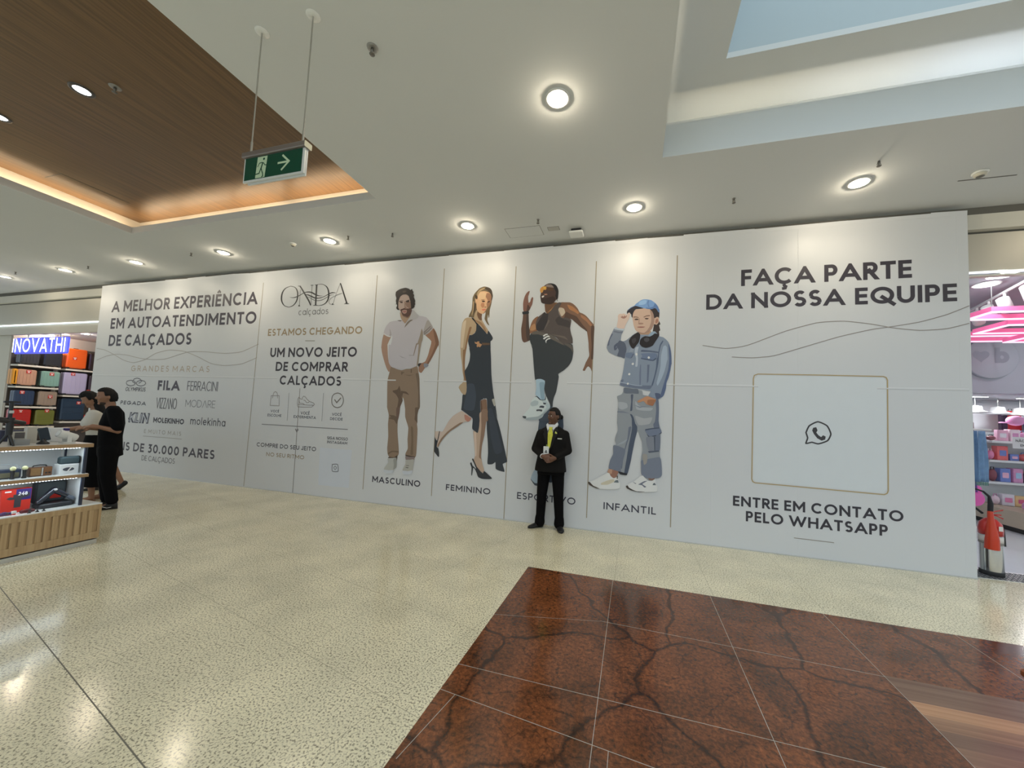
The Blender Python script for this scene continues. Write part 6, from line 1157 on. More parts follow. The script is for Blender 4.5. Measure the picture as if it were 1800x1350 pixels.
for i, yy in enumerate((2.115, 2.165, 2.205)):
    t = thing('massage_attachment', ['small black attachment under the dark red massager', 'small black attachment with a yellow edge, middle of three', 'flat black attachment nearest the massage gun case'][i], 'attachment', (-5.43, yy, 0.4145), 0, 'massager attachments on the kiosk shelf edge')
    one('knob', M_blackplastic, lambda b: b.lathe([(0.012,0),(0.012,0.005),(0.005,0.008),(0.005,0.016),(0.009,0.020),(0,0.022)], n=16), t)
tg = thing('price_cube', 'tiny white and red price cube before the red carton', 'price tag', (-5.46, 2.035, 0.4145)); one('cube', mat('white print', (0.8,0.8,0.8)), lambda b: b.rbox(-0.01,0.01,-0.014,0.014,0.012,0.035,0.003), tg); one('foot', M_redbox, lambda b: b.rbox(-0.01,0.01,-0.012,0.012,0,0.012,0.003), tg)
# radios on the middle shelf
M_radw = wood('dark walnut', lin((74,48,34)), lin((110,74,50)), 'Y', 4, 0.35)
rd = thing('retro_radio', 'small retro radio with brass grille and carry handle on the middle shelf', 'radio', (-5.56, 2.20, 0.738))
one('case', M_radw, lambda b: b.rbox(-0.03,0.03,-0.075,0.072,0,0.088,0.006,2), rd)
one('speaker_grille', mat('brass cloth', lin((132,100,62)), rough=0.6, vary=0.2, vscale=90), lambda b: b.rbox(0.030,0.033,-0.068,-0.004,0.010,0.080,0.004,2,'x'), rd)
one('centre_bar', mat('silver trim', (0.7,0.7,0.7), rough=0.2, metal=0.8), lambda b: b.box(0.030,0.034,0.000,0.010,0.008,0.082), rd)
one('dial_panel', mat('brass dial', lin((120,82,52)), rough=0.35, vary=0.2, vscale=60), lambda b: (b.rbox(0.030,0.0325,0.015,0.066,0.010,0.080,0.004,2,'x'), b.box(0.0325,0.034,0.015,0.066,0.058,0.062)), rd)
one('knob', M_blackplastic, lambda b: (b.lathe([(0.008,0),(0.007,0.006),(0,0.007)], c=(0.0325,0.03,0.03), axis='x', n=16), b.lathe([(0.008,0),(0.007,0.006),(0,0.007)], c=(0.0325,0.052,0.03), axis='x', n=16)), rd)
one('handle', M_blackplastic, lambda b: b.tube([(0,-0.048,0.087),(0,-0.040,0.102),(0,0.0,0.106),(0,0.036,0.102),(0,0.044,0.087)], 0.006, 8), rd)
sp = thing('portable_speaker', 'black and olive boombox speaker with looping handle on the middle shelf', 'speaker', (-5.58, 1.99, 0.738))
one('case', mat('navy plastic', (0.03,0.04,0.07), rough=0.35), lambda b: b.rbox(-0.035,0.035,-0.12,0.095,0,0.085,0.012,3), sp)
one('speaker_grille', mat('olive grille', lin((104,100,80)), rough=0.6, vary=0.2, vscale=80), lambda b: b.rbox(0.035,0.039,-0.10,0.08,0.010,0.055,0.006,2,'x'), sp)
one('handle', mat('grey wire', (0.3,0.34,0.38), rough=0.3), lambda b: b.tube([(0,-0.12,0.08),(0,-0.10,0.12),(0,-0.02,0.13),(0,0.06,0.128),(0,0.088,0.11),(0,0.092,0.08)], 0.003, 8), sp)
for i, yy in enumerate((2.015, 2.085)):
    t = thing('microphone', ['black microphone with cream foam head, left one before the speaker', 'black microphone with cream foam head, right one before the speaker'][i], 'microphone', (-5.50, yy, 0.738), 0, 'pair of microphones on the middle shelf')
    one('body', M_blackplastic, lambda b: b.lathe([(0.015,0),(0.015,0.012),(0.010,0.02),(0.013,0.07),(0.015,0.08)], n=16), t)
    one('foam_head', mat('cream foam', lin((226,226,176)), rough=0.8, vary=0.1, vscale=60), lambda b: b.ell((0,0,0.096),(0.019,0.019,0.02),16,10), t)
def oval(t, w, d, h):
    f = lambda u, v: (w+0.001, u, v)
    mb = MB().use(mat('printed dark oval', lin((70,74,84)), rough=0.5)); mb.poly([(math.cos(a*PI/12)*0.040-0.006, h*0.5+math.sin(a*PI/12)*0.018) for a in range(24)], f)
    mb.use(mat('white print', (0.8,0.8,0.8))); mb.poly([(-0.02,h*0.25),(-0.008,h*0.25),(0.022,h*0.75),(0.010,h*0.75)], lambda u, v: (w+0.0018, u, v)); mb.build('printed_speaker', t)
boxthing('speaker_carton', 'white carton with printed dark speaker on the middle shelf by the post', 'box', -5.60, -5.50, 2.305, 2.44, 0.738, 0.838, mat('white carton', (0.76,0.78,0.8), rough=0.5), oval)
ss = thing('soundbar', 'dark rounded speaker lying on top of the white carton, under the led light', 'speaker', (-5.55, 2.385, 0.838))
one('body', mat('teal grey fabric', (0.035,0.06,0.07), rough=0.7), lambda b: b.rbox(-0.035,0.035,-0.07,0.065,0,0.075,0.02,4,'y'), ss)
one('end_cap', M_blackplastic, lambda b: b.rbox(-0.036,0.036,0.065,0.069,-0.0,0.076,0.02,4,'y'), ss)
# on the counter
pj = thing('projector', 'white tube shaped projector tilted on its stand at the counter end', 'projector', (-5.60, 2.37, 1.047))
TP = Matrix.Translation((0,0.0,0.075)) @ Matrix.Rotation(math.radians(-24), 4, 'X')
one('barrel', M_whiteplastic, lambda b: b.lathe([(0.030,-0.068),(0.038,-0.062),(0.040,-0.04),(0.040,0.06),(0.034,0.075),(0.0,0.078)], axis='y', n=28, T=TP), pj)
one('lens', M_blackplastic, lambda b: b.lathe([(0.0,-0.0665),(0.031,-0.0665),(0.0345,-0.066)], axis='y', n=28, T=TP), pj)
one('stand', M_whiteplastic, lambda b: (b.rbox(-0.045,0.045,-0.04,0.055,0,0.010,0.015,4), b.box(-0.044,-0.040,-0.01,0.02,0.008,0.08), b.box(0.040,0.044,-0.01,0.02,0.008,0.08)), pj)
ph = thing('phone_stand', 'dark phone standing upright in a black charging stand on the counter', 'phone stand', (-5.57, 2.205, 1.047))
one('base', M_blackplastic, lambda b: b.lathe([(0.042,0),(0.040,0.012),(0.020,0.028),(0.012,0.05)], n=24), ph)
TQ = Matrix.Translation((0,0,0.095)) @ Matrix.Rotation(math.radians(14), 4, 'X')
one('phone', mat('grey phone', (0.05,0.07,0.08), rough=0.2), lambda b: b.rbox(-0.006,0.006,-0.034,0.034,-0.065,0.065,0.008,3,'x',TQ), ph)
one('screen', mat('dark glass', (0.02,0.03,0.045), rough=0.1), lambda b: b.rbox(0.0062,0.0075,-0.030,0.030,-0.058,0.058,0.006,3,'x',TQ), ph)
gb = thing('gadget_box', 'grey box with a white printed backing board on the counter', 'box', (-5.56, 2.055, 1.047))
one('tray', mat('grey plastic tray', (0.3,0.31,0.31), rough=0.5), lambda b: b.rbox(-0.04,0.04,-0.045,0.05,0,0.055,0.006,2), gb)
one('backing_board', mat('cream card', (0.6,0.57,0.5), rough=0.6), lambda b: b.rbox(-0.045,-0.038,-0.055,0.045,0.0,0.125,0.004,2,'x'), gb)
one('printed_photo', mat('printed dark photo', (0.12,0.11,0.11), rough=0.5), lambda b: b.box(-0.0378,-0.0365,-0.02,0.04,0.06,0.115), gb)
tp = thing('gimbal_tripod', 'black gimbal camera rig on a small tripod at the left frame edge', 'tripod', (-5.50, 1.965, 1.047))
for a in (0.3, 2.4, 4.5): one('leg', M_blackplastic, lambda b: b.tube([(0,0,0.12),(0.055*math.cos(a),0.055*math.sin(a),0.004)], [0.012,0.008], 10), tp)
one('column', M_blackplastic, lambda b: (b.tube([(0,0,0.10),(0,0,0.26)], [0.02,0.026], 14), b.tube([(0,-0.005,0.26),(0,-0.005,0.40)], 0.013, 12)), tp)
one('arm', M_blackplastic, lambda b: (b.cap((0.0,-0.06,0.24),(0.0,0.075,0.21),0.026,0.02), b.box(-0.01,0.01,-0.05,0.045,0.395,0.412)), tp)
one('clamp', M_alu, lambda b: b.box(-0.014,0.014,-0.016,0.010,0.30,0.325), tp)
boxthing('gadget_carton', 'white carton with blue corner standing behind the projector', 'box', -5.85, -5.79, 2.33, 2.47, 1.047, 1.19, mat('white carton', (0.7,0.7,0.7)), lambda t,w,d,h: one('printed_corner', mat('navy print', (0.05,0.05,0.15)), lambda b: b.box(w,w+0.001,0.02,d-0.003,h-0.03,h-0.003), t))
boxthing('gadget_carton', 'tall cream carton behind the phone stand on the counter', 'box', -5.80, -5.74, 2.16, 2.23, 1.047, 1.205, mat('cream card', (0.6,0.57,0.5)), None)
boxthing('gadget_carton', 'dark navy carton behind the grey box on the counter', 'box', -6.10, -6.02, 2.10, 2.26, 1.047, 1.16, mat('navy carton', (0.03,0.035,0.07), rough=0.5), None)
boxthing('gadget_carton', 'dark brown carton between the phone stand and the projector', 'box', -6.10, -6.02, 2.33, 2.42, 1.047, 1.14, mat('brown dark carton', (0.05,0.035,0.03), rough=0.5), None)
boxthing('gadget_carton', 'blue carton with white lettering behind the tripod rig', 'box', -6.20, -6.12, 1.93, 2.07, 1.047, 1.19, mat('blue carton', (0.05,0.08,0.3), rough=0.4), lambda t,w,d,h: one('white_print', mat('white print', (0.8,0.8,0.8)), lambda b: b.box(w,w+0.001,-d+0.01,d-0.01,h-0.03,h-0.012), t))

# ================================================================== LUGGAGE SHOP (left)
LX = -15.62
struct(MB().use(mat('warm shop wall', (0.50,0.44,0.38), rough=0.8, vary=0.03)).box(LX-0.08, LX, FY+0.14, 9.0, 0, 3.25).build('wall_luggage_shop'))
struct(MB().use(M_wallw).box(LX, -10.9, 9.0, 9.08, 0, 3.25).build('wall_luggage_shop_rear'))
struct(MB().use(M_wallw).box(-10.9, -10.82, FY+0.14, 9.08, 0, 3.25).build('wall_luggage_shop_side'))
struct(MB().use(mat('warm shop ceiling', (0.62,0.56,0.5), rough=0.8)).box(LX, -10.9, FY+0.13, 9.0, 3.19, 3.25).build('ceiling_luggage_shop'))
struct(MB().use(M_whitefloor).box(LX, -10.9, FY+0.14, 9.0, -0.03, 0.002).build('floor_luggage_shop'))
for i, (x, c, e) in enumerate(((-15.92+0.55,(1.0,0.92,0.85),16),(-14.75,(1.0,0.85,0.6),12),(-13.9,(1.0,0.94,0.9),16),(-12.6,(1.0,0.94,0.9),16))):
    downlight('downlight', ['white downlight over the luggage sign, leftmost in the shop','small warm downlight between the two white ones in the luggage shop','white downlight in the luggage shop above the orange suitcase','white downlight deep in the luggage shop behind the hoarding'][i], M_lampW if i == 1 else M_lampC, c, e, r=0.06, group='downlights inside the luggage shop', z=3.19, x=x, y=6.0)
M_shelf = mat('cream shelf', (0.74,0.69,0.60), rough=0.4)
def shelfunit(lb, y0, y1, zs):
    t = thing('shelf_unit', lb, 'shelf', (LX+0.002, (y0+y1)/2, 0)); w = (y1-y0)/2
    one('back_panel', mat('dark shelf back', (0.09,0.075,0.065), rough=0.7), lambda b: b.box(0.0,0.02,-w,w,0.1,2.9), t)
    for z in zs: one('shelf_board', M_shelf, lambda b: b.rbox(0.02,0.36,-w,w,z-0.045,z,0.004,2,'x'), t)
    return t
shelfunit('left luggage shelf unit with four cream shelves under the lit shop sign', 5.46, 6.20, (2.31,1.745,1.225,0.705))
shelfunit('right luggage shelf unit with larger suitcases beside the hoarding edge', 6.29, 7.3, (2.305,1.565,0.834))
def suitcase(lb, y, z, w, h, c, ribs='v', d=0.22, tagc=True, x=LX+0.335, tagpos=(0.0,0.78), nr=7):
    t = thing('suitcase', lb, 'suitcase', (x, y, z), 0, 'suitcases on the luggage shop shelves')
    m = mat('shell %d %d %d' % c, lin(c), rough=0.32, coat=0.25); w2 = w/2
    mb = MB().use(m); mb.rbox(-d, 0, -w2, w2, 0.03, h-0.015, 0.045, 5, 'x')
    if ribs == 'h':
        for k in range(nr): zz = 0.08+(h-0.16)*k/(nr-1); mb.rbox(-0.002, 0.006, -w2+0.035, w2-0.035, zz-0.012, zz+0.004, 0.003, 2, 'x')
    else:
        for k in range(5): yy = -w2+0.05+(w-0.1)*k/4; mb.rbox(-0.002, 0.006, yy-0.008, yy+0.008, 0.08, h-0.07, 0.004, 2, 'x')
    mb.build('shell', t)
    one('side_rail', mat('dark trim', (0.03,0.03,0.035), rough=0.5), lambda b: b.rbox(-d*0.52, -d*0.48, -w2-0.002, w2+0.002, 0.025, h-0.01, 0.045, 5, 'x'), t)
    for yy in (-w2+0.045, w2-0.045):
        wh = one('wheel_housing', M_blackplastic, lambda b: b.rbox(-0.06, 0.004, yy-0.025, yy+0.025, 0.014, 0.05, 0.008, 2, 'x'), t)
        one('wheel', M_blackplastic, lambda b: b.lathe([(0.0,-0.012),(0.018,-0.011),(0.018,0.011),(0.0,0.012)], c=(-0.025, yy, 0.018), axis='y', n=16), wh)
    one('handle', M_blackplastic, lambda b: b.tube([(-d*0.5,-0.05,h-0.02),(-d*0.5,-0.045,h),(-d*0.5,0.045,h),(-d*0.5,0.05,h-0.02)], 0.008, 8), t)
    if tagc:
        ty, tz = tagpos[0]*w2, tagpos[1]*h
        tg = one('price_tag', M_redbox, lambda b: b.rbox(0.008, 0.011, ty-0.04, ty+0.04, tz-0.045, tz+0.04, 0.004, 2, 'x'), t)
        one('tag_print', mat('white print', (0.8,0.8,0.8)), lambda b: (b.box(0.0112,0.0118,ty-0.03,ty+0.03,tz+0.008,tz+0.022), b.box(0.0112,0.0118,ty-0.018,ty+0.018,tz-0.03,tz-0.008)), tg)
    return t
suitcase('charcoal suitcase on the top left shelf, under the first sign letters', 5.66, 2.31, .33, .50, (52,52,58), 'v')
suitcase('black suitcase on the top shelf, below the last sign letters', 6.06, 2.31, .33, .55, (40,42,48), 'h', tagpos=(-.1,.86))
suitcase('bright orange ribbed suitcase on the top right shelf', 6.50, 2.305, .40, .60, (238,100,30), 'h', nr=12, tagpos=(-.25,.52))
suitcase('dark brown suitcase mostly hidden by the hoarding edge on the top right shelf', 6.93, 2.305, .36, .54, (50,34,32), 'v', tagc=False)
suitcase('rose beige suitcase on the second left shelf', 5.64, 1.745, .33, .46, (196,152,128), 'v', tagpos=(.1,.85))
suitcase('mint green suitcase on the second left shelf', 6.05, 1.745, .34, .46, (132,170,158), 'v', tagpos=(.05,.82))
suitcase('large lavender suitcase on the middle right shelf', 6.52, 1.565, .46, .66, (186,178,208), 'v', tagpos=(-.3,.92))
suitcase('dark plum suitcase beside the large lavender one', 6.99, 1.565, .40, .62, (60,46,56), 'v', tagc=False)
suitcase('navy suitcase on the third left shelf', 5.64, 1.225, .34, .43, (44,62,92), 'v', tagpos=(-.3,.85))
suitcase('taupe suitcase on the third left shelf', 6.04, 1.225, .34, .43, (156,138,122), 'v', tagpos=(.2,.65))
suitcase('large petrol blue suitcase on the lower right shelf behind the couple', 6.53, 0.834, .46, .66, (36,58,80), 'h', nr=4, tagpos=(.4,.80))
suitcase('red ribbed suitcase on the bottom left shelf', 5.62, 0.705, .34, .46, (190,36,30), 'h', nr=8, tagpos=(-.1,.86))
suitcase('olive green ribbed suitcase on the bottom left shelf', 6.03, 0.705, .34, .45, (118,122,50), 'h', nr=8, tagpos=(.1,.92))
suitcase('orange yellow suitcase seen as a thin edge beside the rose beige one', 5.385+0.06, 1.745, .10, .46, (232,160,40), 'v', tagc=False)
for lb, y, z in (('small red price card beside the lavender suitcase', 6.80, 1.57), ('small red price card beside the large petrol blue suitcase', 6.80, 0.84)):
    t = thing('price_card', lb, 'price card', (LX+0.37, y, z), 0, 'red price cards on the luggage shelves')
    one('card', M_redbox, lambda b: b.rbox(0,0.004,-0.06,0.06,0,0.18,0.004,2,'x'), t)
    mb = MB().use(mat('white print', (0.8,0.8,0.8))); put_polys(mb, text_polys('50', -0.05, 0.03, 0.09, 0.06, .2), lambda u, v: (0.0052,u,v)); mb.build('card_number', t)
# lit sign
sg = thing('shop_sign', 'glowing blue and white letter sign reading INOVATHI over the luggage shop', 'sign', (-14.31, 5.40, 0))
M_sgn = mat('lit white letters', (1,1,1), emit=(0.86,0.92,1.0), es=2.2); M_halo = mat('lit blue letter sides', (0.1,0.12,0.8), emit=(0.16,0.2,1.0), es=0.9)
mb = MB().use(M_halo); pl = text_polys('INOVATHI', -1.10, 1.09, 2.60, 0.35, .125, 'wd')
for q in pl:
    if abs(sum(q[i][0]*q[(i+1)%len(q)][1]-q[(i+1)%len(q)][0]*q[i][1] for i in range(len(q)))) < 1e-7: continue
    cx = sum(p[0] for p in q)/len(q); cz = sum(p[1] for p in q)/len(q)
    q2 = [(cx+(p[0]-cx)*1.0, p[1]) for p in q]
    mb.slab(q2, lambda u, v: (u, 0.04, v), lambda u, v: (u, -0.008, v))
mb.build('letter_sides', sg)
mb = MB().use(M_sgn); put_polys(mb, pl, lambda u, v: (u, -0.0095, v)); mb.build('letter_faces', sg)
one('backing', mat('blue halo glow', (0.12,0.12,0.55), emit=(0.10,0.13,0.9), es=0.6), lambda b: b.rbox(-1.15,1.12,0.042,0.055,2.565,2.985,0.05,4,'y'), sg)  # glowing plate stands in for the blue halo of light around the letters
for x in (-0.6, 0.75): one('hanger_rod', M_chrome, lambda b: b.tube([(x,0.05,2.95),(x,0.05,3.08)], 0.015, 8), sg)

# ================================================================== ACCESSORY SHOP (right)
M_shopw = mat('cool shop wall', (0.56,0.58,0.64), rough=0.8, vary=0.02)
struct(MB().use(M_whitefloor).box(3.58, 12, 5.60, 11.0, -0.03, 0.002).build('floor_accessory_shop'))
struct(MB().use(M_shopw).box(3.50, 3.58, FY+0.14, 11.0, 0, 3.45).build('wall_accessory_shop_side'))
struct(MB().use(mat('white back wall', (0.80,0.81,0.84), rough=0.7)).box(3.5, 12, 10.4, 10.5, 0, 2.32).build('wall_accessory_shop_rear'))
struct(MB().use(mat('grey shop ceiling', (0.36,0.36,0.39), rough=0.85)).box(3.5, 12, FY+0.14, 8.5, 3.42, 3.47).build('ceiling_accessory_shop'))
struct(MB().use(M_shopw).box(3.5, 12, 8.5, 8.6, 2.30, 3.46).build('wall_sign_bulkhead'))
struct(MB().use(mat('grey shop ceiling', (0.36,0.36,0.39))).box(3.5, 12, 8.6, 10.5, 2.30, 2.34).build('ceiling_accessory_rear'))
struct(MB().use(M_wallw).box(3.60, 3.74, FY+0.16, FY+0.24, 0, 2.35).build('trim_entrance_post'))
for lb, x, y in (('oval looking downlight in the accessories shop ceiling, nearer one', 4.20, 5.88), ('downlight in the accessories shop ceiling by a sprinkler, upper one', 4.12, 5.56), ('downlight above the accessories shop tables', 6.6, 7.4)):
    downlight('downlight', lb, M_lampC, (0.9,0.95,1.0), 7, r=0.10, group='downlights inside the accessories shop', z=3.42, x=x, y=y)
tr = thing('light_track', 'white ceiling track carrying four spotlights in the accessories shop', 'light track', (0,0,0))
ta, tb = Vector((4.72, 6.87, 3.36)), Vector((4.30, 5.35, 3.36))
one('rail', M_whiteplastic, lambda b: b.tube([ta, tb], 0.018, 8), tr)
def spot(p, lb):
    t = thing('track_spotlight', lb, 'spotlight', p, 0, 'white spotlights on the track')
    one('bracket', M_whiteplastic, lambda b: (b.tube([(0,0,0.0),(0,0,-0.06)], 0.015, 8), b.tube([(0,0,-0.06),(-0.05,-0.01,-0.09),(-0.04,-0.02,-0.15)], 0.008, 6)), t)
    R_ = Matrix.Translation((0,0,-0.15)) @ Matrix.Rotation(math.radians(-38), 4, 'Y') @ Matrix.Rotation(math.radians(24), 4, 'X')
    one('can', M_whiteplastic, lambda b: b.lathe([(0.04,0.10),(0.058,0.09),(0.062,-0.08),(0.056,-0.10)], n=20, T=R_), t)
    one('lens', M_lampC, lambda b: b.lathe([(0.055,-0.095),(0,-0.096)], n=20, T=R_), t)
    return t
for k, lb in ((0.12,'white track spotlight nearest the hoarding edge'), (0.32,'second white track spotlight from the hoarding edge'), (0.55,'third white track spotlight, above the pink light frames'), (0.86,'large looking white track spotlight at the right frame edge')):
    p = ta.lerp(tb, k); spot((p.x, p.y, p.z-0.01), lb)
M_pink = mat('pink lit tube', (1,0.5,0.7), emit=(1.0,0.62,0.85), es=1.25); M_pinks = mat('pink frame side', (0.85,0.18,0.38), emit=(0.9,0.15,0.35), es=0.5)
def pinkframe(x, y, z, sx_, sy_, lb):
    t = thing('pink_light_frame', lb, 'light', (x, y, z), 0, 'pink rectangular light frames hung from the shop ceiling')
    w = 0.035
    one('frame', M_pinks, lambda b: (b.box(-sx_,sx_,-sy_,-sy_+w,0.004,0.06), b.box(-sx_,sx_,sy_-w,sy_,0.004,0.06), b.box(-sx_,-sx_+w,-sy_+w,sy_-w,0.004,0.06), b.box(sx_-w,sx_,-sy_+w,sy_-w,0.004,0.06)), t)
    one('tube', M_pink, lambda b: (b.box(-sx_,sx_,-sy_,-sy_+w,-0.012,0.004), b.box(-sx_,sx_,sy_-w,sy_,-0.012,0.004), b.box(-sx_,-sx_+w,-sy_+w,sy_-w,-0.012,0.004), b.box(sx_-w,sx_,-sy_+w,sy_-w,-0.012,0.004)), t)
    for cx, cy in ((-sx_+0.02,-sy_+0.02),(sx_-0.02,sy_-0.02)): one('wire', M_chrome, lambda b: b.tube([(cx,cy,0.05),(cx,cy,3.42-z)], 0.004, 6), t)
pinkframe(5.35, 6.45, 2.98, 0.72, 0.26, 'lowest left pink light frame over the accessories tables')
pinkframe(6.05, 7.06, 2.98, 0.62, 0.30, 'lowest right pink light frame over the accessories tables')
pinkframe(4.75, 5.95, 3.04, 0.60, 0.20, 'middle pink light frame nearest the hoarding')
pinkframe(5.65, 7.45, 3.06, 0.85, 0.22, 'pink light frame farthest back in the accessories shop')
pinkframe(5.55, 5.85, 3.12, 0.55, 0.26, 'upper pink light frame at the right frame edge')
# round sign with heart and b
rs = thing('shop_sign', 'round grey wall sign with a heart and the letter b in painted relief shade', 'sign', (6.07, 8.47, 2.92))
one('disc', mat('pale grey sign', (0.56,0.58,0.64), rough=0.6), lambda b: b.lathe([(0.0,-0.045),(0.355,-0.045),(0.365,-0.035),(0.365,0.028)], axis='y', n=64), rs)
M_emb = mat('relief shade grey', (0.40,0.42,0.48), rough=0.6)  # darker grey paints the shadow of the relief onto flat faces
hp = []
for i in range(40):
    a = 2*PI*i/40; hp.append((-0.15+0.0072*16*math.sin(a)**3, 0.03+0.0072*(13*math.cos(a)-5*math.cos(2*a)-2*math.cos(3*a)-math.cos(4*a))))
one('heart', M_emb, lambda b: b.poly(hp, lambda u, v: (u,-0.048,v)), rs)
one('letter', M_emb, lambda b: put_polys(b, text_polys('b', 0.02, 0.25, -0.095, 0.27, .26), lambda u, v: (u,-0.048,v)), rs)
# extinguisher
fe = thing('fire_extinguisher', 'stainless fire extinguisher with red cover at the hoarding corner', 'fire extinguisher', (3.86, 5.44, 0))
one('cylinder', mat('polished steel', (0.6,0.6,0.58), rough=0.2, metal=1.0), lambda b: b.lathe([(0.088,0.0),(0.09,0.01),(0.09,0.50),(0.078,0.56),(0.04,0.60),(0.022,0.615)], n=32), fe)
one('base_band', mat('dark rubber', (0.03,0.03,0.03), rough=0.6), lambda b: b.lathe([(0.092,0.0),(0.093,0.05),(0.091,0.055)], n=32), fe)
M_red = mat('extinguisher red', lin((196,40,30)), rough=0.35, coat=0.2)
one('cover', M_red, lambda b: b.lathe([(0.0935,0.44),(0.0945,0.50),(0.084,0.565),(0.05,0.605),(0.026,0.62)], n=32), fe)
one('horn', mat('orange red horn', lin((206,62,30)), rough=0.35), lambda b: b.tube([(-0.045,-0.075,0.30),(-0.045,-0.08,0.40),(-0.04,-0.07,0.52),(-0.035,-0.055,0.62),(-0.03,-0.045,0.70)], [0.058,0.054,0.040,0.026,0.022], 20), fe)
one('hose', mat('black rubber hose', (0.012,0.012,0.014), rough=0.5), lambda b: b.tube([(-0.03,-0.045,0.68),(-0.025,-0.045,0.78),(-0.035,-0.045,0.86),(-0.08,-0.04,0.91),(-0.13,-0.02,0.93),(-0.16,0.02,0.90),(-0.14,0.04,0.75),(-0.05,0.02,0.66)], [0.022,0.022,0.012,0.010,0.010,0.010,0.010,0.012], 12), fe)
one('valve', M_red, lambda b: (b.tube([(0,0,0.60),(0,0,0.67)], 0.02, 14), b.box(-0.01,0.09,-0.01,0.01,0.655,0.665), b.tube([(0.0,0,0.675),(0.06,0,0.70),(0.11,0,0.715)], 0.006, 8), b.tube([(0.0,0,0.66),(0.06,0,0.645),(0.11,0,0.62)], 0.006, 8)), fe)
one('label', mat('extinguisher label', (0.72,0.66,0.6), rough=0.5), lambda b: (b.lathe([(0.0915,0.34),(0.0917,0.43)], n=40)), fe)
one('label_print', mat('dark label print', (0.12,0.12,0.12)), lambda b: (b.lathe([(0.0922,0.36),(0.0922,0.366)], n=40), b.lathe([(0.0922,0.345),(0.0922,0.352)], n=40)), fe)
one('gauge', mat('white gauge', (0.75,0.75,0.72)), lambda b: b.box(0.0,0.035,-0.101,-0.098,0.50,0.55), fe)
one('side_strap', mat('dark rubber', (0.03,0.03,0.03)), lambda b: b.tube([(0.086,-0.03,0.52),(0.092,-0.03,0.45),(0.096,-0.03,0.33)], 0.010, 8), fe)
mt = thing('entrance_mat', 'dark ribbed entrance grating at the foot of the fire extinguisher', 'mat', (4.6, 5.42, 0))
one('frame', M_alu, lambda b: b.box(-1.25,2.4,-0.15,0.18,0.0,0.006), mt)
one('ribs', mat('dark rib', (0.05,0.05,0.055), rough=0.6), lambda b: [b.box(-1.24+0.045*i,-1.215+0.045*i,yy,yy+0.03,0.006,0.010) for i in range(80) for yy in (-0.14,-0.09,-0.04,0.01,0.06,0.11)], mt)
# shop tables
M_tab = mat('pale birch table side', (0.62,0.52,0.38), rough=0.5, vary=0.05)
def gondola(lb, x0, x1, y0, y1, levels, z0=0.08):
    t = thing('display_table', lb, 'display table', ((x0+x1)/2, (y0+y1)/2, 0), 0); w, d = (x1-x0)/2, (y1-y0)/2
    one('base', M_tab, lambda b: b.rbox(-w,w,-d,d,z0,0.34,0.008,2), t)
    one('plinth', mat('dark plinth', (0.03,0.028,0.025)), lambda b: b.box(-w+0.03,w-0.03,-d+0.03,d-0.03,0,z0), t)
    for (z, k) in levels: one('shelf_board', M_whitelam, lambda b: b.rbox(-w*k,w*k,-d*k,d*k,z-0.04,z,0.006,2), t)
    if levels: one('upright', M_whitelam, lambda b: b.box(-w*0.9,w*0.9,-0.03,0.03,0.34,levels[-1][0]), t)
    return t
gondola('birch based display rack full of pink goods, behind the extinguisher', 6.05, 8.3, 8.55, 9.25, [(0.74,1.0),(1.12,0.96),(1.46,0.92)])
gondola('low birch table on castors at the right frame edge', 5.96, 7.3, 7.75, 8.5, [])
gr2 = random.Random(3)
PK = [(240,150,190),(230,110,150),(246,190,214),(170,204,232),(240,120,120),(250,222,230),(140,80,90),(236,232,240),(240,204,150),(120,140,206),(214,150,190),(60,50,60)]
nmz = {0.34:'lower',0.74:'second',1.12:'third',1.46:'top'}
cn = ['pink','crimson pink','pale pink','sky blue','coral red','blush','maroon','white','peach','blue','mauve','charcoal']
for z, y in ((0.34,8.52),(0.74,8.60),(1.12,8.62),(1.46,8.64)):
    x = 6.12 if z == 0.34 else 6.15; k = 0
    while x < 7.4:
        w = gr2.uniform(0.09, 0.20); h = gr2.uniform(0.10, 0.26); ci = gr2.randrange(len(PK)); c = PK[ci]
        t = thing('gift_box' if k % 3 else 'toiletry_bag', '%s item, %s from the left on the %s level of the birch based rack' % (cn[ci], ['first','second','third','fourth','fifth','sixth','seventh','eighth','ninth','tenth','eleventh','twelfth','thirteenth'][min(k,12)], nmz[z]), 'box' if k % 3 else 'bag', (x+w/2, y+0.08, z), gr2.uniform(-0.25,0.25), 'pink and pastel goods on the accessories rack')
        m = mat('goods %d' % ci, lin(c), rough=0.4, vary=0.15, vscale=20); m2 = mat('goods %d' % ((ci+5) % len(PK)), lin(PK[(ci+5) % len(PK)]), rough=0.4, vary=0.15, vscale=20)
        if k % 3:
            one('carton', m, lambda b: b.rbox(-w/2,w/2,-0.06,0.06,0,h,0.012,2), t)
            one('front_label', m2, lambda b: b.rbox(-w*0.3,w*0.3,-0.0625,-0.0605,h*0.3,h*0.7,0.01,2,'y'), t)
        else:
            one('pouch', m, lambda b: b.ell((0,0,h*0.42),(w*0.5,0.055,h*0.42),14,8), t)
            one('bag_handle', m2, lambda b: b.tube([(-w*0.25,0,h*0.75),(-w*0.18,0,h*0.98),(w*0.18,0,h*0.98),(w*0.25,0,h*0.75)], 0.007, 6), t)
        x += w+gr2.uniform(0.0,0.02); k += 1
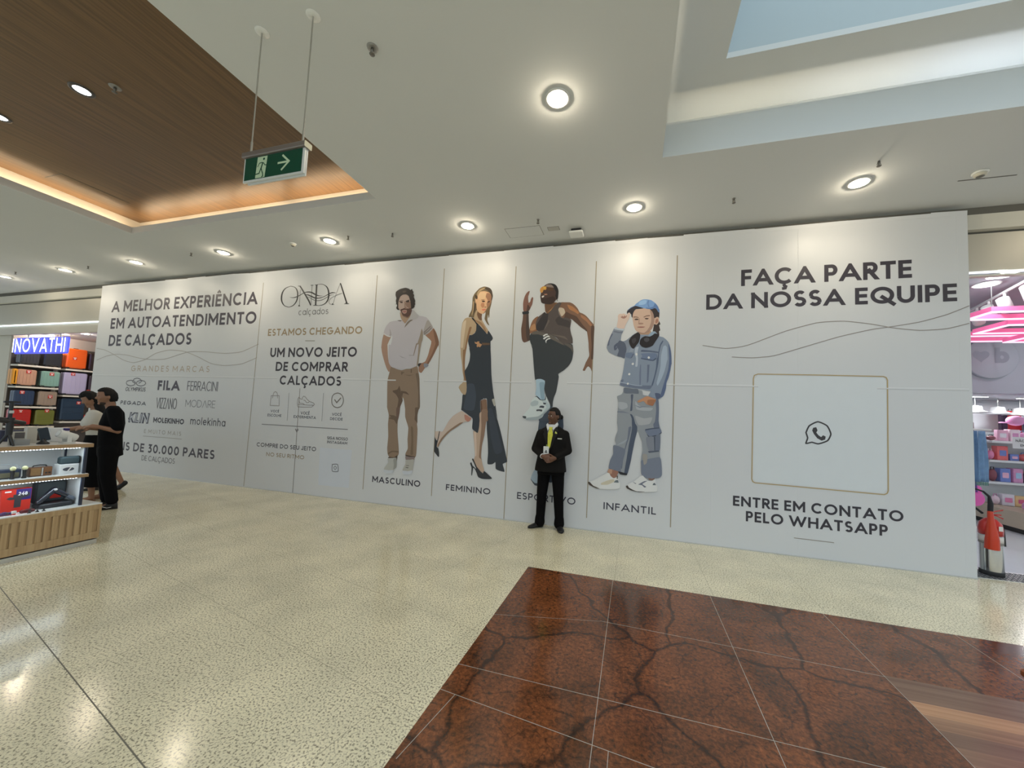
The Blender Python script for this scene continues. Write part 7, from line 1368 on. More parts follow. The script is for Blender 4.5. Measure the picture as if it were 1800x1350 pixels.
for i, (x, y, c, lb) in enumerate(((6.15,7.9,10,'mauve bag on the low birch table, front left'), (6.42,8.0,2,'pale pink bag on the low birch table'), (6.75,7.95,0,'pink bag on the low birch table near the frame edge'))):
    t = thing('toiletry_bag', lb, 'bag', (x, y, 0.34), 0.2*i, 'pink bags on the low birch table'); m = mat('goods %d' % c, lin(PK[c]), rough=0.4)
    one('pouch', m, lambda b: b.ell((0,0,0.10),(0.14,0.10,0.10),16,8), t); one('bag_handle', mat('goods 7', lin(PK[7])), lambda b: b.tube([(-0.07,0,0.17),(-0.05,0,0.24),(0.05,0,0.24),(0.07,0,0.17)], 0.008, 6), t)
# notice on the rack
nt_ = thing('shop_notice', 'white notice card with two lines of black capitals on the rack', 'notice', (6.62, 8.50, 1.34))
one('card', mat('white print', (0.8,0.8,0.8)), lambda b: b.rbox(-0.26,0.26,-0.004,0.004,0,0.20,0.006,2,'y'), nt_)
mb = MB().use(mat('black print', (0.03,0.03,0.035))); put_polys(mb, text_polys('NÃO TROCAMOS', -0.22, 0.22, 0.115, 0.042, .17), lambda u, v: (u,-0.0048,v)); put_polys(mb, text_polys('EMBALAGEM', -0.16, 0.16, 0.035, 0.042, .17), lambda u, v: (u,-0.0048,v)); mb.build('notice_text', nt_)
# wall rack with bags behind
wr = thing('wall_shelf', 'white wall shelf holding a red, a blue and a black bag at the back', 'shelf', (8.0, 10.2, 0)); one('board', M_whitelam, lambda b: b.rbox(-0.75,0.9,-0.18,0.18,1.58,1.62,0.006,2), wr); one('bracket', M_whitelam, lambda b: (b.box(-0.7,-0.68,0,0.18,1.4,1.58), b.box(0.8,0.82,0,0.18,1.4,1.58)), wr)
for i, (dx, w, h, c, lb) in enumerate(((-0.62,0.10,0.46,(70,40,70),'dark plum bag, left end of the wall shelf'), (-0.42,0.30,0.46,(224,40,50),'bright red bag on the wall shelf'), (-0.16,0.22,0.34,(70,70,190),'blue bag on the wall shelf before the red one'), (0.08,0.24,0.32,(34,34,38),'black bag on the wall shelf'), (0.36,0.26,0.42,(52,60,46),'dark green backpack, right end of the wall shelf'))):
    t = thing('backpack', lb, 'bag', (8.0+dx, 10.08+(0.08 if i == 1 else -0.03), 1.62), 0, 'bags on the white wall shelf')
    one('body', mat('bag %d' % i, lin(c), rough=0.5, vary=0.1), lambda b: b.rbox(-w/2,w/2,-0.05,0.05,0,h,0.03,3,'y'), t)
    one('handle', mat('bag trim', (0.05,0.05,0.05)), lambda b: b.tube([(-0.03,0,h-0.01),(-0.025,0,h+0.04),(0.025,0,h+0.04),(0.03,0,h-0.01)], 0.006, 6), t)
mb_ = thing('handbag', 'maroon handbag with white clasp hanging at the left of the accessories shop', 'bag', (5.35, 8.0, 1.55)); one('body', mat('maroon leather', lin((120,50,56)), rough=0.5), lambda b: b.rbox(-0.13,0.13,-0.05,0.05,0,0.22,0.03,3,'y'), mb_); one('clasp', mat('white print', (0.8,0.8,0.8)), lambda b: b.lathe([(0.03,-0.055),(0,-0.056)], c=(0.03,0,0.12), axis='y', n=16), mb_)
one('strap', mat('maroon leather', (0,0,0)), lambda b: b.tube([(-0.11,0,0.2),(-0.02,0,0.66),(0.11,0,0.2)], 0.006, 6), mb_)
ob = thing('handbag', 'small orange bag hanging below the maroon handbag', 'bag', (5.62, 8.15, 1.20)); one('body', mat('orange leather', lin((240,100,60)), rough=0.5), lambda b: b.rbox(-0.08,0.08,-0.04,0.04,0,0.22,0.02,3,'y'), ob); one('strap', mat('orange leather', (0,0,0)), lambda b: b.tube([(-0.06,0,0.2),(0,0,0.36),(0.06,0,0.2)], 0.005, 6), ob)
for i, (x, y, c, lb) in enumerate(((4.55,6.75,(160,196,214),'pale blue scarf hanging beside the hoarding edge'), (4.66,6.80,(96,128,166),'blue scarf hanging, middle of the three'), (4.80,6.86,(124,158,194),'long mid blue scarf, right of the three'))):
    t = thing('scarf', lb, 'scarf', (x, y, 0.88), 0, 'scarves hanging on a rail by the entrance')
    def sc_(b):
        vs = []; fs = []
        for k in range(13):
            z = 0.72*k/12
            for j in range(9): u = -0.055+0.11*j/8; vs.append((u*(0.7+0.5*(1-k/12)), 0.018*math.sin(j*1.7+i+k*0.25), z))
        for k in range(12):
            for j in range(8): a = k*9+j; fs.append((a,a+1,a+10,a+9))
        b.add(vs, fs, True)
    o = one('cloth', mat('scarf %d' % i, lin(c), rough=0.8, vary=0.3, vscale=14), sc_, t)
    so = o.modifiers.new('thick', 'SOLIDIFY'); so.thickness = 0.006
    one('fringe', mat('teal fringe', lin((60,140,120)), rough=0.8), lambda b: [b.tube([(-0.055+0.016*j,0,0.0),(-0.057+0.0165*j,0.004,-0.05)], 0.004, 5) for j in range(8)], t)
rl = thing('scarf_rail', 'white rail on the side wall that carries the blue scarves', 'rail', (0,0,0)); one('bar', M_whiteplastic, lambda b: (b.tube([(3.58,6.6,1.62),(4.95,6.92,1.62)], 0.012, 8)), rl)
gt = thing('toy_guitar', 'pink toy guitar hanging below the scarves', 'toy', (5.02, 7.3, 0.48)); one('body', mat('toy pink', lin((236,100,180)), rough=0.3), lambda b: (b.ell((0,0,0.10),(0.11,0.02,0.11),18,10), b.ell((0,0,0.23),(0.08,0.02,0.08),18,10)), gt); one('neck', mat('toy purple', lin((110,60,140)), rough=0.4), lambda b: b.tube([(0,-0.01,0.2),(-0.03,-0.01,0.62)], 0.018, 8), gt)
# hanging white hat shades / hangers row
for i in range(5):
    x = 5.45+0.50*i; y = 8.9+0.22*i
    t = thing('sun_hat', ['white sun hat hanging high, nearest the hoarding','second white sun hat from the hoarding','third white sun hat, above the pink cap','fourth white sun hat in the row','white sun hat at the right frame edge'][i], 'hat', (x, y, 1.98), 0, 'white hats hanging in a row')
    one('crown', mat('hat white', (0.62,0.62,0.62), rough=0.8), lambda b: b.lathe([(0.24,0.0),(0.10,0.05),(0.09,0.13),(0.0,0.15)], n=24), t)
    one('hook', M_chrome, lambda b: b.tube([(0,0,0.15),(0,0,0.32)], 0.006, 6), t)
pc = thing('cap', 'pink cap hanging before the white hats', 'hat', (6.6, 8.75, 1.78)); one('crown', mat('cap pink', lin((240,170,215)), rough=0.7), lambda b: b.ell((0,0,0.05),(0.12,0.11,0.09),16,10), pc); one('visor', mat('cap pink', (0,0,0)), lambda b: b.rbox(-0.2,-0.08,-0.07,0.07,0.0,0.02,0.03,3), pc)
for i, (x, y) in enumerate(((6.2,9.15),(7.4,9.35))):
    t = thing('ceiling_light', ['white linear light under the low ceiling, behind the hats, left one','white linear light under the low ceiling, behind the hats, right one'][i], 'light', (x, y, 2.30), 0, 'linear lights under the low shop ceiling')
    one('casing', M_whiteplastic, lambda b: b.box(-0.32,0.32,-0.04,0.04,-0.02,0), t); one('diffuser', M_lampC, lambda b: b.box(-0.30,0.30,-0.03,0.03,-0.024,-0.0205), t)
    light('lamp', 'AREA', (0,0,-0.03), 26, (0.95,0.97,1.0), t, size=0.6, sy=0.06)
ds = thing('display_stand', 'slim white display stand with pegs that holds the bags and the toy guitar', 'stand', (5.45, 8.16, 0))
one('base', M_whiteplastic, lambda b: b.lathe([(0.16,0),(0.15,0.015),(0.02,0.02)], n=24), ds)
one('pole', M_whiteplastic, lambda b: b.tube([(0,0,0.015),(0,0,2.24)], 0.014, 10), ds)
one('peg', M_whiteplastic, lambda b: b.tube([(0,0,2.19),(-0.12,-0.17,2.20)], 0.006, 6), ds); one('peg', M_whiteplastic, lambda b: b.tube([(0,0,1.54),(0.18,-0.02,1.55)], 0.006, 6), ds); one('peg', M_whiteplastic, lambda b: b.tube([(0,0,1.07),(-0.46,-0.86,1.085)], 0.006, 6), ds)
# bench arm at the right frame edge
bn = thing('bench', 'wooden bench whose rounded brown arm end just enters at the right frame edge', 'bench', (2.235, 2.37, 0))
M_bn = wood('reddish bench wood', lin((110,58,30)), lin((150,84,46)), 'X', 2, 0.3)
# ================================================================== PEOPLE
def remesh(o, vox, sm=4, fac=0.5):
    r = o.modifiers.new('skin', 'REMESH'); r.mode = 'VOXEL'; r.voxel_size = vox; r.use_smooth_shade = True
    if sm:
        s = o.modifiers.new('soften', 'SMOOTH'); s.iterations = sm; s.factor = fac
    return o
def head(mb, T, hw=0.073, hd=0.092, hh=0.113):
    def fn(d, p):
        q = p.copy()
        if d.z < 0: q.x *= 1+0.32*d.z; q.y *= 1+0.12*d.z          # narrow the jaw
        if d.y < -0.3 and d.z < 0: q.y -= 0.010*(-d.z)
        if d.y < -0.6: q.y += 0.006*max(0, 1-abs(d.z-0.12)*6)        # eye line
        return q
    mb.ell((0,0,0), (hw, hd, hh), 28, 20, T, fn)
    def e(c, r): mb.ell(c, r, 12, 8, T)
    e((0,-hd-0.004,-0.012), (0.010,0.016,0.020)); e((0,-hd-0.010,-0.022), (0.014,0.012,0.009))     # nose
    e((0,-hd+0.010,-0.056), (0.022,0.012,0.010)); e((0,-hd+0.014,-0.090), (0.024,0.018,0.018))      # lips, chin
    for s_ in (-1,1):
        e((s_*0.027,-hd+0.012,0.026), (0.018,0.008,0.006)); e((s_*0.036,-hd+0.022,-0.022), (0.018,0.014,0.018)); e((s_*(hw+0.002),0.008,-0.006), (0.010,0.018,0.030))
def hairshell(mb, T, hw, hd, hh, th=0.013, low=-0.62, front=0.62, temple=0.12):
    # closed shell: stands proud of the skull where hair grows, sinks inside it over the face
    def sm(a, b, x): t = max(0.0, min(1.0, (x-a)/(b-a))); return t*t*(3-2*t)
    def fn(d, p):
        top = sm(front-0.06, front+0.06, d.z)
        back = sm(-0.02, 0.14, d.y)*sm(low-0.10, low+0.06, d.z)
        side = sm(-0.42, -0.26, d.y)*sm(temple-0.05, temple+0.08, d.z)
        w = max(top, back, side)
        q = p.copy()
        if d.z < 0: q.x *= 1+0.22*d.z
        k = th*w - 0.012*(1-w)
        k += 0.0022*math.sin(d.x*23+d.z*17)*w + 0.0015*math.sin(d.y*37+d.z*11)*w
        return q + d*k
    mb.ell((0,0.002,0.003), (hw, hd, hh), 56, 40, T, fn)
def Tm(loc, yaw=0, pitch=0, roll=0):
    return Matrix.Translation(loc) @ Matrix.Rotation(math.radians(yaw), 4, 'Z') @ Matrix.Rotation(math.radians(roll), 4, 'Y') @ Matrix.Rotation(math.radians(pitch), 4, 'X')
def facebits(body, T, dark, hd=0.092):
    for s_ in (-1, 1):
        ey = one('eye', mat('eye white', (0.6,0.57,0.52), rough=0.3), lambda b: b.ell((s_*0.028,-hd+0.013,0.008), (0.013,0.008,0.007), 12, 8, T), body)
        one('iris', mat('iris dark', (0.02,0.012,0.01), rough=0.2), lambda b: b.ell((s_*0.028-0.002,-hd+0.0075,0.008), (0.006,0.004,0.006), 10, 6, T), ey)
        one('eyebrow', dark, lambda b: b.tube([T @ Vector((s_*0.014,-hd+0.002,0.031)), T @ Vector((s_*0.03,-hd+0.004,0.036)), T @ Vector((s_*0.046,-hd+0.014,0.030))], [0.003,0.0035,0.002], 6), body)
def hand(mb, T, curl=0.5, side=1, spread=0.03, sc=1.0):
    # wrist at origin, fingers along +Z, palm side -Y, thumb towards side*X
    def P(x, y, z): return T @ Vector((x*sc, y*sc, z*sc))
    mb.cap(P(0,0,-0.01), P(0,0,0.045), 0.026*sc, 0.032*sc, 12); 
    for i, (x, L) in enumerate(((0.030,0.070),(0.010,0.080),(-0.011,0.074),(-0.030,0.058))):
        x *= side; p = Vector((x, 0, 0.070)); a = spread*(1.5-i)*side
        mb.cap(P(x*0.8,0,0.03), P(x,0,0.072), 0.012*sc, 0.0105*sc, 8)
        ang = 0
        for k, f in enumerate((0.45,0.32,0.25)):
            ang += curl*(0.9 if k else 0.7)
            q = p + Vector((math.sin(a)*L*f, -math.sin(ang)*L*f, math.cos(ang)*L*f))
            mb.cap(P(*p), P(*q), (0.0098-0.0009*k)*sc, (0.0090-0.0009*k)*sc, 8); p = q
    p = Vector((side*0.026, -0.006, 0.012))
    for d, L, r in ((Vector((side*0.75,-0.25,0.6)),0.038,0.0125),(Vector((side*0.45,-0.45,0.8)),0.032,0.011),(Vector((side*0.15,-0.5,0.85)),0.026,0.0095)):
        q = p + d.normalized()*L; mb.cap(P(*p), P(*q), r*sc, r*0.9*sc, 8); p = q
def aim(p, d, palm):
    # matrix with +Z along d and -Y along palm direction
    z = Vector(d).normalized(); y = -Vector(palm); y = (y - z*y.dot(z)).normalized(); x = y.cross(z)
    m = Matrix.Identity(4)
    for i in range(3): m[i][0] = x[i]; m[i][1] = y[i]; m[i][2] = z[i]; m[i][3] = p[i]
    return m
def shoe(mb, heel, toe, w=0.046, h=0.075, heelh=0.012):
    heel = Vector(heel); toe = Vector(toe); d = (toe-heel); L = d.length; d.normalize(); n = Vector((-d.y, d.x, 0)).normalized()
    st = [(0.0,0.55,0.75),(0.04,0.85,1.0),(0.18,0.88,1.05),(0.36,0.82,0.95),(0.5,0.9,0.72),(0.68,1.04,0.55),(0.84,0.94,0.44),(0.95,0.66,0.36),(1.0,0.3,0.26)]
    vs = []; fs = []; N_ = 14
    for (t, ww, hh) in st:
        c = heel + d*(L*t)
        for k in range(N_):
            a = 2*PI*k/N_; u = math.cos(a)*w*ww; v = math.sin(a); z = (v*0.5+0.5)*h*hh if v > 0 else (0.5+v*0.5)*h*hh
            if v < -0.5: z = 0.0
            u *= (1.0 if v < 0.2 else 1-0.25*(v-0.2))
            vs.append(c + n*u + Vector((0,0,z)))
    m = len(st)
    for i in range(m-1):
        for k in range(N_): j = (k+1) % N_; fs.append((i*N_+k,(i+1)*N_+k,(i+1)*N_+j,i*N_+j))
    fs.append(tuple(range(N_))); fs.append(tuple(range((m-1)*N_, m*N_))[::-1])
    # make outward
    mb.add(vs, [f[::-1] for f in fs], True)

GUARD_LOC = (-1.075, 5.045, 0.0); MAN_LOC = (-7.0, 3.44, 0.0); WOMAN_LOC = (-7.70, 3.62, 0.0); THIRD_LOC = (-8.40, 4.12, 0.0)
# ---------------- guard
M_skinD = mat('dark brown skin', lin((104,70,52)), rough=0.5, vary=0.08, vscale=12)
M_suit = mat('black suit cloth', (0.009,0.008,0.0075), rough=0.8, spec=0.15, vary=0.15, bump=0.15, bscale=300)
M_trou = mat('black trouser cloth', (0.0045,0.004,0.0045), rough=0.85, spec=0.1, vary=0.15)
M_hairB = mat('black hair', (0.007,0.006,0.006), rough=0.6, spec=0.25, vary=0.3, vscale=60, bump=0.4, bscale=160)
gd = thing('person', 'security guard in black suit and yellow tie leaning against the hoarding with hands clasped', 'person', GUARD_LOC, 0.0)
TH = Tm((0.022,-0.015,1.545), -38, 4, 2)
mb = MB().use(M_skinD)
head(mb, TH)
mb.cap((0.012,0.0,1.36),(0.018,0.0,1.47),0.055,0.052)
mb.loft([((0,0.02,0.84),.155,.105),((0,0.02,1.0),.145,.10),((0,0.01,1.2),.165,.105),((0,0.02,1.33),.17,.08),((0,0.01,1.39),.09,.06)])
SHR, ELR, WRR = (-0.165,0.02,1.295), (-0.225,-0.03,1.085), (-0.075,-0.195,1.00)
SHL, ELL, WRL = (0.175,0.02,1.295), (0.235,-0.03,1.085), (0.085,-0.185,0.985)
for a, b_, c in ((SHR,ELR,WRR),(SHL,ELL,WRL)): mb.cap(a,b_,0.048,0.040); mb.cap(b_,c,0.040,0.026)
hand(mb, aim(WRR, (0.95,-0.12,-0.28), (0.0,0.85,-0.4)), 0.55, 1)
hand(mb, aim(WRL, (-0.92,0.0,-0.38), (0.0,-0.75,0.35)), 0.45, 1)
LG = (((-0.09,0.02,0.86),(-0.112,-0.005,0.47),(-0.135,0.045,0.09)), ((0.09,0.02,0.86),(0.120,-0.005,0.47),(0.138,0.045,0.09)))
for a, b_, c in LG: mb.cap(a,b_,0.085,0.055); mb.cap(b_,c,0.052,0.036)
mb.cap((-0.125,0.045,0.06),(-0.18,-0.02,0.035),0.030,0.020); mb.cap((0.130,0.045,0.06),(0.175,-0.03,0.035),0.030,0.020)
body = remesh(mb.build('body', gd), 0.0055, 3)
facebits(body, TH, M_hairB)
one('lips', mat('guard lips', lin((92,52,46)), rough=0.4), lambda b: b.ell((0,-0.086,-0.056), (0.021,0.008,0.007), 12, 8, TH), body)
# hair with bun
mb = MB().use(M_hairB)
hairshell(mb, TH, 0.073, 0.092, 0.113, 0.009, -0.45, 0.60, 0.10)
mb.ell((0.0,0.125,-0.018), (0.035,0.032,0.034), 16, 12, TH)
mb.build('hair', gd)
# jacket
mb = MB().use(M_suit)
mb.loft([((-0.005,0.0,0.785),.222,.150),((-0.005,0.0,0.86),.212,.145),((-0.002,-0.002,0.98),.192,.135),((0,-0.005,1.10),.192,.135),((0,-0.005,1.22),.205,.135),((0,0.005,1.31),.205,.110),((0.005,0.012,1.365),.155,.085),((0.012,0.015,1.405),.085,.070)], 32)
for a, b_, c in ((SHR,ELR,WRR),(SHL,ELL,WRL)):
    c2 = Vector(b_).lerp(Vector(c), 0.86); mb.cap(a,b_,0.064,0.057); mb.cap(b_,c2,0.056,0.042)
jk = remesh(mb.build('jacket', gd), 0.009, 6)
def lapel(s_):
    m_ = MB().use(mat('satin black lapel', (0.010,0.009,0.0085), rough=0.6, spec=0.25))
    pts_ = [(0.075*s_,1.405),(0.105*s_,1.345),(0.085*s_,1.325),(0.10*s_,1.30),(0.012*s_-0.008,1.075),(0.022*s_-0.008,1.20),(0.045*s_,1.36)]
    yf = lambda u, v: -0.095-0.060*min(1, (1.41-v)/0.17)+0.35*abs(u)**2*3 - 0.002
    m_.slab(pts_, lambda u, v: (u, yf(u,v)+0.008, v), lambda u, v: (u, yf(u,v)-0.006, v)); return m_.build('lapel', jk)
lapel(-1); lapel(1)
yf2 = lambda v: -0.092-0.058*min(1, (1.41-v)/0.17)
one('shirt', mat('white shirt', (0.7,0.7,0.72), rough=0.7), lambda b: b.slab([(-0.052,1.43),(-0.078,1.36),(-0.010,1.10),(0.062,1.36),(0.085,1.43)], lambda u, v: (u, yf2(v)+0.02+0.8*abs(u), v), lambda u, v: (u, yf2(v)-0.006+0.3*abs(u), v)), gd)
one('shirt_collar', mat('white shirt', (0,0,0)), lambda b: (b.slab([(-0.008,1.385),(-0.040,1.345),(-0.066,1.425),(-0.052,1.448)], lambda u, v: (u, -0.075-0.03*(1.45-v)/0.1, v), lambda u, v: (u, -0.093-0.035*(1.45-v)/0.1, v)), b.slab([(0.010,1.385),(0.058,1.335),(0.094,1.440),(0.078,1.460)], lambda u, v: (u, -0.075-0.03*(1.45-v)/0.1+0.25*u, v), lambda u, v: (u, -0.093-0.035*(1.45-v)/0.1+0.25*u, v)), b.tube([(-0.050,-0.03,1.420),(-0.02,-0.052,1.395),(0.03,-0.052,1.39),(0.070,-0.025,1.425),(0.066,0.03,1.44)], 0.009, 10)), gd)
M_tie = mat('yellow patterned tie', lin((206,204,70)), rough=0.5, vary=0.3, vscale=40)
one('tie', M_tie, lambda b: b.slab([(-0.020,1.395),(0.028,1.395),(0.022,1.365),(0.040,1.30),(0.014,1.13),(-0.004,1.10),(-0.020,1.14),(-0.028,1.30),(-0.016,1.365)], lambda u, v: (u, yf2(v)-0.010, v), lambda u, v: (u, yf2(v)-0.027+0.1*abs(u), v)), gd)
bd = one('badge', mat('white badge', (0.74,0.76,0.74), rough=0.3), lambda b: b.rbox(-0.075,0.000,-0.178,-0.175,1.03,1.135,0.006,3,'y'), gd)
one('badge_print', mat('black print', (0.03,0.03,0.035)), lambda b: (b.ell((-0.037,-0.1785,1.075),(0.009,0.001,0.011),10,6), b.box(-0.055,-0.020,-0.1790,-0.1782,1.050,1.064)), bd)
one('badge_clip', mat('lanyard green', lin((120,140,70)), rough=0.5), lambda b: b.box(-0.040,-0.026,-0.176,-0.168,1.135,1.16), bd)
one('name_tag', mat('silver tag', (0.6,0.6,0.52), rough=0.3, metal=0.5), lambda b: b.rbox(0.105,0.165,-0.143,-0.136,1.238,1.252,0.002,2,'y'), gd)
one('lapel_pin', mat('pin yellow', lin((220,226,120)), rough=0.4), lambda b: (b.ell((0.078,-0.150,1.325),(0.009,0.005,0.016),10,8), b.ell((0.092,-0.148,1.318),(0.007,0.004,0.010),10,8)), gd)
cuff = Vector(ELR).lerp(Vector(WRR), 0.86); cdir = (Vector(WRR)-Vector(ELR)).normalized()
one('shirt_cuff', mat('white shirt', (0,0,0)), lambda b: b.tube([cuff-cdir*0.01, cuff+cdir*0.028], 0.036, 16), gd)
mb = MB().use(M_trou)
mb.loft([((0,0.01,0.74),.19,.12),((0,0.01,0.82),.195,.125),((0,0.01,0.92),.185,.12)], 28)
for a, b_, c in LG: mb.cap(a,b_,0.098,0.072); mb.cap(b_,c,0.071,0.060); mb.cap((c[0],c[1]-0.012,0.135),(c[0],c[1]-0.015,0.075),0.066,0.072)
remesh(mb.build('trousers', gd), 0.009, 5)
M_shoe = mat('black leather shoe', (0.010,0.010,0.011), rough=0.45, spec=0.3)
one('shoe', M_shoe, lambda b: shoe(b, (-0.105,0.085,0), (-0.265,-0.085,0), 0.048, 0.09), gd)
one('shoe', M_shoe, lambda b: shoe(b, (0.125,0.085,0), (0.205,-0.135,0), 0.048, 0.09), gd)

# ---------------- man beside the kiosk (local x = to the right as seen, y = away)
M_skinL = mat('light brown skin', lin((150,110,86)), rough=0.5, vary=0.06)
M_blk = mat('black jersey', (0.005,0.005,0.006), rough=0.85, spec=0.1, vary=0.1)
mn = thing('person', 'man in black t-shirt and black trousers standing with his back half turned, beside the kiosk', 'person', MAN_LOC, math.radians(63.8))
TH2 = Tm((-0.022,0.0,1.545), -78, 6, 0)
mb = MB().use(M_skinL); head(mb, TH2, 0.075, 0.095, 0.115)
mb.cap((0.03,0,1.36),(0.0,0,1.47),0.058,0.052)
mb.loft([((0.005,0,0.84),.105,.14),((0.01,0,1.0),.10,.135),((0.03,0,1.2),.11,.155),((0.045,0,1.34),.085,.17),((0.04,0,1.40),.06,.08)])
mb.cap((0.055,-0.165,1.33),(0.082,-0.20,1.08),0.045,0.038); mb.cap((0.082,-0.20,1.08),(-0.09,-0.20,1.135),0.038,0.026)
hand(mb, aim((-0.095,-0.20,1.137), (-0.95,0.1,0.1), (0,0.3,-1)), 0.5, -1)
mb.cap((0.03,0.165,1.33),(0.0,0.20,1.08),0.045,0.038); mb.cap((0.0,0.20,1.08),(-0.17,0.14,1.10),0.038,0.026)
hand(mb, aim((-0.175,0.14,1.10), (-0.95,-0.2,0.1), (0,0.3,-1)), 0.5, 1)
LM = (((0.0,-0.085,0.82),(-0.01,-0.09,0.46),(0.03,-0.10,0.09)), ((0.0,0.085,0.82),(-0.035,0.09,0.46),(-0.02,0.10,0.09)))
for a, b_, c in LM: mb.cap(a,b_,0.082,0.055); mb.cap(b_,c,0.052,0.038); mb.cap((c[0],c[1],0.06),(c[0]-0.10,c[1],0.035),0.034,0.028)
remesh(mb.build('body', mn), 0.009, 3)
mb = MB().use(M_hairB); hairshell(mb, TH2, 0.075, 0.095, 0.115, 0.012, -0.60, 0.60, 0.05)
mb.build('hair', mn)
one('beard', mat('short dark beard', (0.05,0.033,0.026), rough=0.8), lambda b: b.ell((0,-0.034,-0.086), (0.040,0.052,0.024), 18, 12, TH2), mn)
mb = MB().use(M_blk)
mb.loft([((0.012,0,0.725),.125,.165),((0.01,0,0.86),.122,.16),((0.012,0,1.0),.118,.158),((0.03,0,1.18),.125,.175),((0.048,0,1.33),.100,.18),((0.042,0,1.40),.064,.09),((0.036,0,1.425),.055,.06)], 28)
mb.cap((0.052,-0.155,1.345),(0.078,-0.195,1.13),0.075,0.066); mb.cap((0.03,0.155,1.345),(0.008,0.195,1.13),0.075,0.066)
remesh(mb.build('t_shirt', mn), 0.012, 5)
mb = MB().use(M_blk); mb.loft([((0,0,0.72),.115,.155),((0,0,0.86),.115,.15)], 20)
for a, b_, c in LM: mb.cap(a,b_,0.105,0.078); mb.cap(b_,(c[0],c[1],0.12),0.078,0.064)
remesh(mb.build('trousers', mn), 0.012, 5)
M_snk = mat('black trainer', (0.012,0.012,0.013), rough=0.5)
for (x, y) in ((0.085,-0.10),(0.03,0.10)):
    s1 = one('shoe', M_snk, lambda b: shoe(b, (x,y,0), (x-0.235,y,0), 0.045, 0.10), mn)
    one('side_mark', mat('white print', (0.8,0.8,0.8)), lambda b: b.tube([(x-0.06,y-0.046,0.035),(x-0.10,y-0.048,0.028),(x-0.15,y-0.044,0.055)], 0.004, 6), s1)

# ---------------- woman leaning on the kiosk
M_blouse = mat('cream blouse', (0.66,0.64,0.58), rough=0.8, vary=0.05)
wo = thing('person', 'woman with dark hair, cream blouse and long black skirt leaning toward the kiosk', 'person', WOMAN_LOC, math.radians(64.5))
TH3 = Tm((-0.035,-0.02,1.50), -82, 28, 0)
M_skinM = mat('tan skin', lin((156,116,92)), rough=0.5, vary=0.06)
mb = MB().use(M_skinM); head(mb, TH3, 0.070, 0.088, 0.108)
mb.cap((0.02,0,1.32),(-0.01,0,1.42),0.045,0.045)
mb.loft([((0.02,0,0.84),.10,.13),((0.02,0,1.0),.085,.115),((0.01,0,1.15),.095,.13),((0.01,0,1.28),.075,.15),((0.01,0,1.34),.05,.06)])
mb.cap((0.0,-0.14,1.27),(-0.07,-0.18,1.10),0.04,0.036); mb.cap((-0.07,-0.18,1.10),(-0.20,-0.21,1.07),0.034,0.024)
hand(mb, aim((-0.205,-0.21,1.07), (-0.95,-0.1,-0.05), (0,0.2,-1)), 0.4, -1)
mb.cap((0.0,0.14,1.27),(-0.10,0.18,1.08),0.04,0.036); mb.cap((-0.10,0.18,1.08),(-0.24,0.16,1.05),0.034,0.024)
hand(mb, aim((-0.245,0.16,1.05), (-0.95,0,-0.05), (0,0.2,-1)), 0.4, 1)
for (x, y) in ((-0.03,-0.08),(0.07,0.09)):
    mb.cap((x+0.01,y,0.82),(x,y,0.45),0.075,0.05); mb.cap((x,y,0.45),(x,y,0.07),0.048,0.032); mb.cap((x,y,0.045),(x-0.13,y,0.025),0.03,0.024)
remesh(mb.build('body', wo), 0.009, 3)
mb = MB().use(M_hairB); hairshell(mb, TH3, 0.070, 0.088, 0.108, 0.018, -0.9, 0.50, -0.10)
mb.cap((0.02,0.0,1.50),(0.075,-0.03,1.30),0.065,0.05); mb.cap((0.075,-0.03,1.32),(0.085,-0.03,1.22),0.05,0.03)
mb.build('hair', wo)
mb = MB().use(M_blouse); mb.loft([((0.03,0,0.93),.115,.145),((0.02,0,1.08),.105,.14),((0.012,0,1.2),.112,.155),((0.01,0,1.29),.09,.155),((0.01,0,1.34),.055,.07)], 26)
mb.cap((0.0,-0.14,1.28),(-0.055,-0.175,1.13),0.07,0.075); mb.cap((0.0,0.14,1.28),(-0.07,0.175,1.13),0.07,0.075)
remesh(mb.build('blouse', wo), 0.012, 4)
mb = MB().use(M_blk); mb.loft([((0.01,0,0.215),.135,.19),((0.01,0,0.4),.135,.18),((0.02,0,0.7),.145,.19),((0.025,0,0.86),.135,.185),((0.03,0,0.98),.115,.15)], 32)
remesh(mb.build('skirt', wo), 0.012, 3)
for (x, y) in ((-0.03,-0.08),(0.07,0.09)):
    one('sandal', mat('tan leather', lin((130,96,72)), rough=0.5), lambda b: (b.rbox(x-0.18,x+0.04,y-0.04,y+0.04,0,0.018,0.03,4), b.tube([(x-0.10,y-0.04,0.015),(x-0.10,y,0.06),(x-0.10,y+0.04,0.015)], 0.007, 8)), wo)

# ---------------- third person, only a calf and dark shoes show behind the man
p3 = thing('person', 'person walking behind the man, only a bare calf and dark shoes showing', 'person', THIRD_LOC, math.radians(63.3))
TH4 = Tm((0.0,0,1.43), -85, 5, 0)
mb = MB().use(M_skinM); head(mb, TH4, 0.070, 0.088, 0.108); mb.cap((0.02,0,1.26),(0.0,0,1.36),0.045,0.045)
mb.loft([((0.0,0,0.80),.09,.125),((0.0,0,0.95),.08,.11),((0.01,0,1.1),.09,.13),((0.01,0,1.22),.07,.14),((0.01,0,1.28),.05,.06)])
for s_ in (-1,1):
    mb.cap((0.01,s_*0.14,1.22),(0.02,s_*0.16,0.98),0.038,0.032); mb.cap((0.02,s_*0.16,0.98),(-0.04,s_*0.15,0.78),0.032,0.022); hand(mb, aim((-0.04,s_*0.15,0.775),(-0.2,0,-1),(-1,0,0)), 0.4, s_)
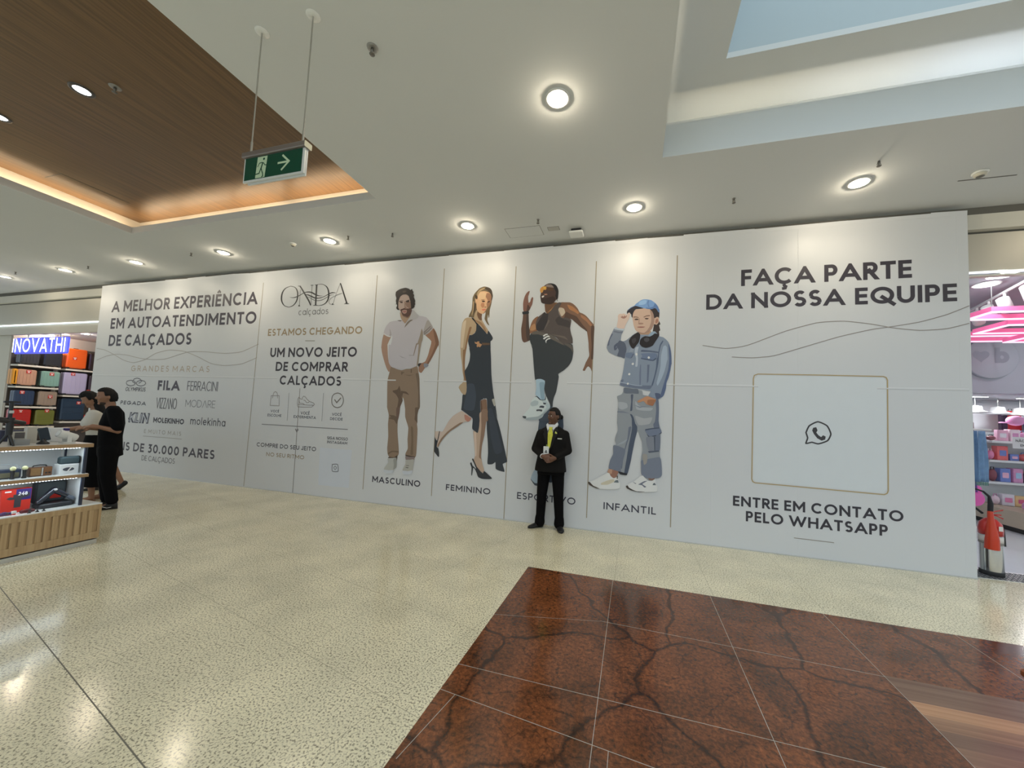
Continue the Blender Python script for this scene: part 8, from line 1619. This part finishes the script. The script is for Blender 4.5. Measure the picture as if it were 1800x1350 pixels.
mb.cap((0.0,-0.07,0.78),(0.03,-0.07,0.44),0.075,0.052); mb.cap((0.03,-0.07,0.44),(0.135,-0.07,0.12),0.054,0.034); mb.cap((0.135,-0.07,0.10),(0.09,-0.07,0.035),0.032,0.026)
mb.cap((0.0,0.07,0.78),(-0.08,0.07,0.43),0.075,0.052); mb.cap((-0.08,0.07,0.43),(-0.13,0.07,0.08),0.052,0.034); mb.cap((-0.13,0.07,0.05),(-0.24,0.07,0.03),0.03,0.026)
remesh(mb.build('body', p3), 0.010, 3)
mb = MB().use(M_hairB); hairshell(mb, TH4, 0.070, 0.088, 0.108, 0.016); mb.build('hair', p3)
mb = MB().use(M_blk); mb.loft([((0.0,0,0.80),.105,.15),((0.01,0,1.1),.10,.15),((0.01,0,1.23),.08,.15),((0.01,0,1.29),.05,.07)], 24)
for s_ in (-1,1): mb.cap((0.01,s_*0.13,1.22),(0.018,s_*0.155,1.06),0.06,0.055)
remesh(mb.build('t_shirt', p3), 0.012, 3)
mb = MB().use(mat('dark shorts', (0.02,0.02,0.028), rough=0.8)); mb.loft([((0,0,0.74),.11,.14),((0,0,0.86),.10,.135)], 20)
mb.cap((0.0,-0.07,0.78),(0.02,-0.07,0.56),0.095,0.085); mb.cap((0.0,0.07,0.78),(-0.05,0.07,0.56),0.095,0.085); remesh(mb.build('shorts', p3), 0.012, 3)
one('shoe', M_snk, lambda b: shoe(b, (-0.08,0.07,0), (-0.32,0.07,0), 0.045, 0.09), p3)
one('shoe', M_snk, lambda b: (b.cap((0.165,-0.07,0.105),(0.095,-0.07,0.03),0.042,0.036), b.cap((0.095,-0.07,0.028),(0.02,-0.07,0.022),0.034,0.022)), p3)
one('arm_rest', M_bn, lambda b: (b.rbox(-0.45,0.45,-0.03,0.03,0.40,0.44,0.02,4)), bn)
for x in (0.10,0.40): one('leg', M_bn, lambda b: b.rbox(x-0.02,x+0.02,-0.02,0.02,0,0.40,0.006,2), bn)
one('seat', M_bn, lambda b: b.rbox(0.05,0.45,-0.5,0.03,0.34,0.38,0.01,3), bn)
for x in (0.10,0.40): one('leg', M_bn, lambda b: b.rbox(x-0.02,x+0.02,-0.48,-0.44,0,0.34,0.006,2), bn)

def lean(root, k):
    done = set()
    for o in root.children_recursive:
        if o.type == 'MESH' and o.data.name not in done:
            done.add(o.data.name)
            for v in o.data.vertices: v.co.x -= k*v.co.z
lean(mn, 0.070); lean(wo, 0.078); lean(p3, 0.10)
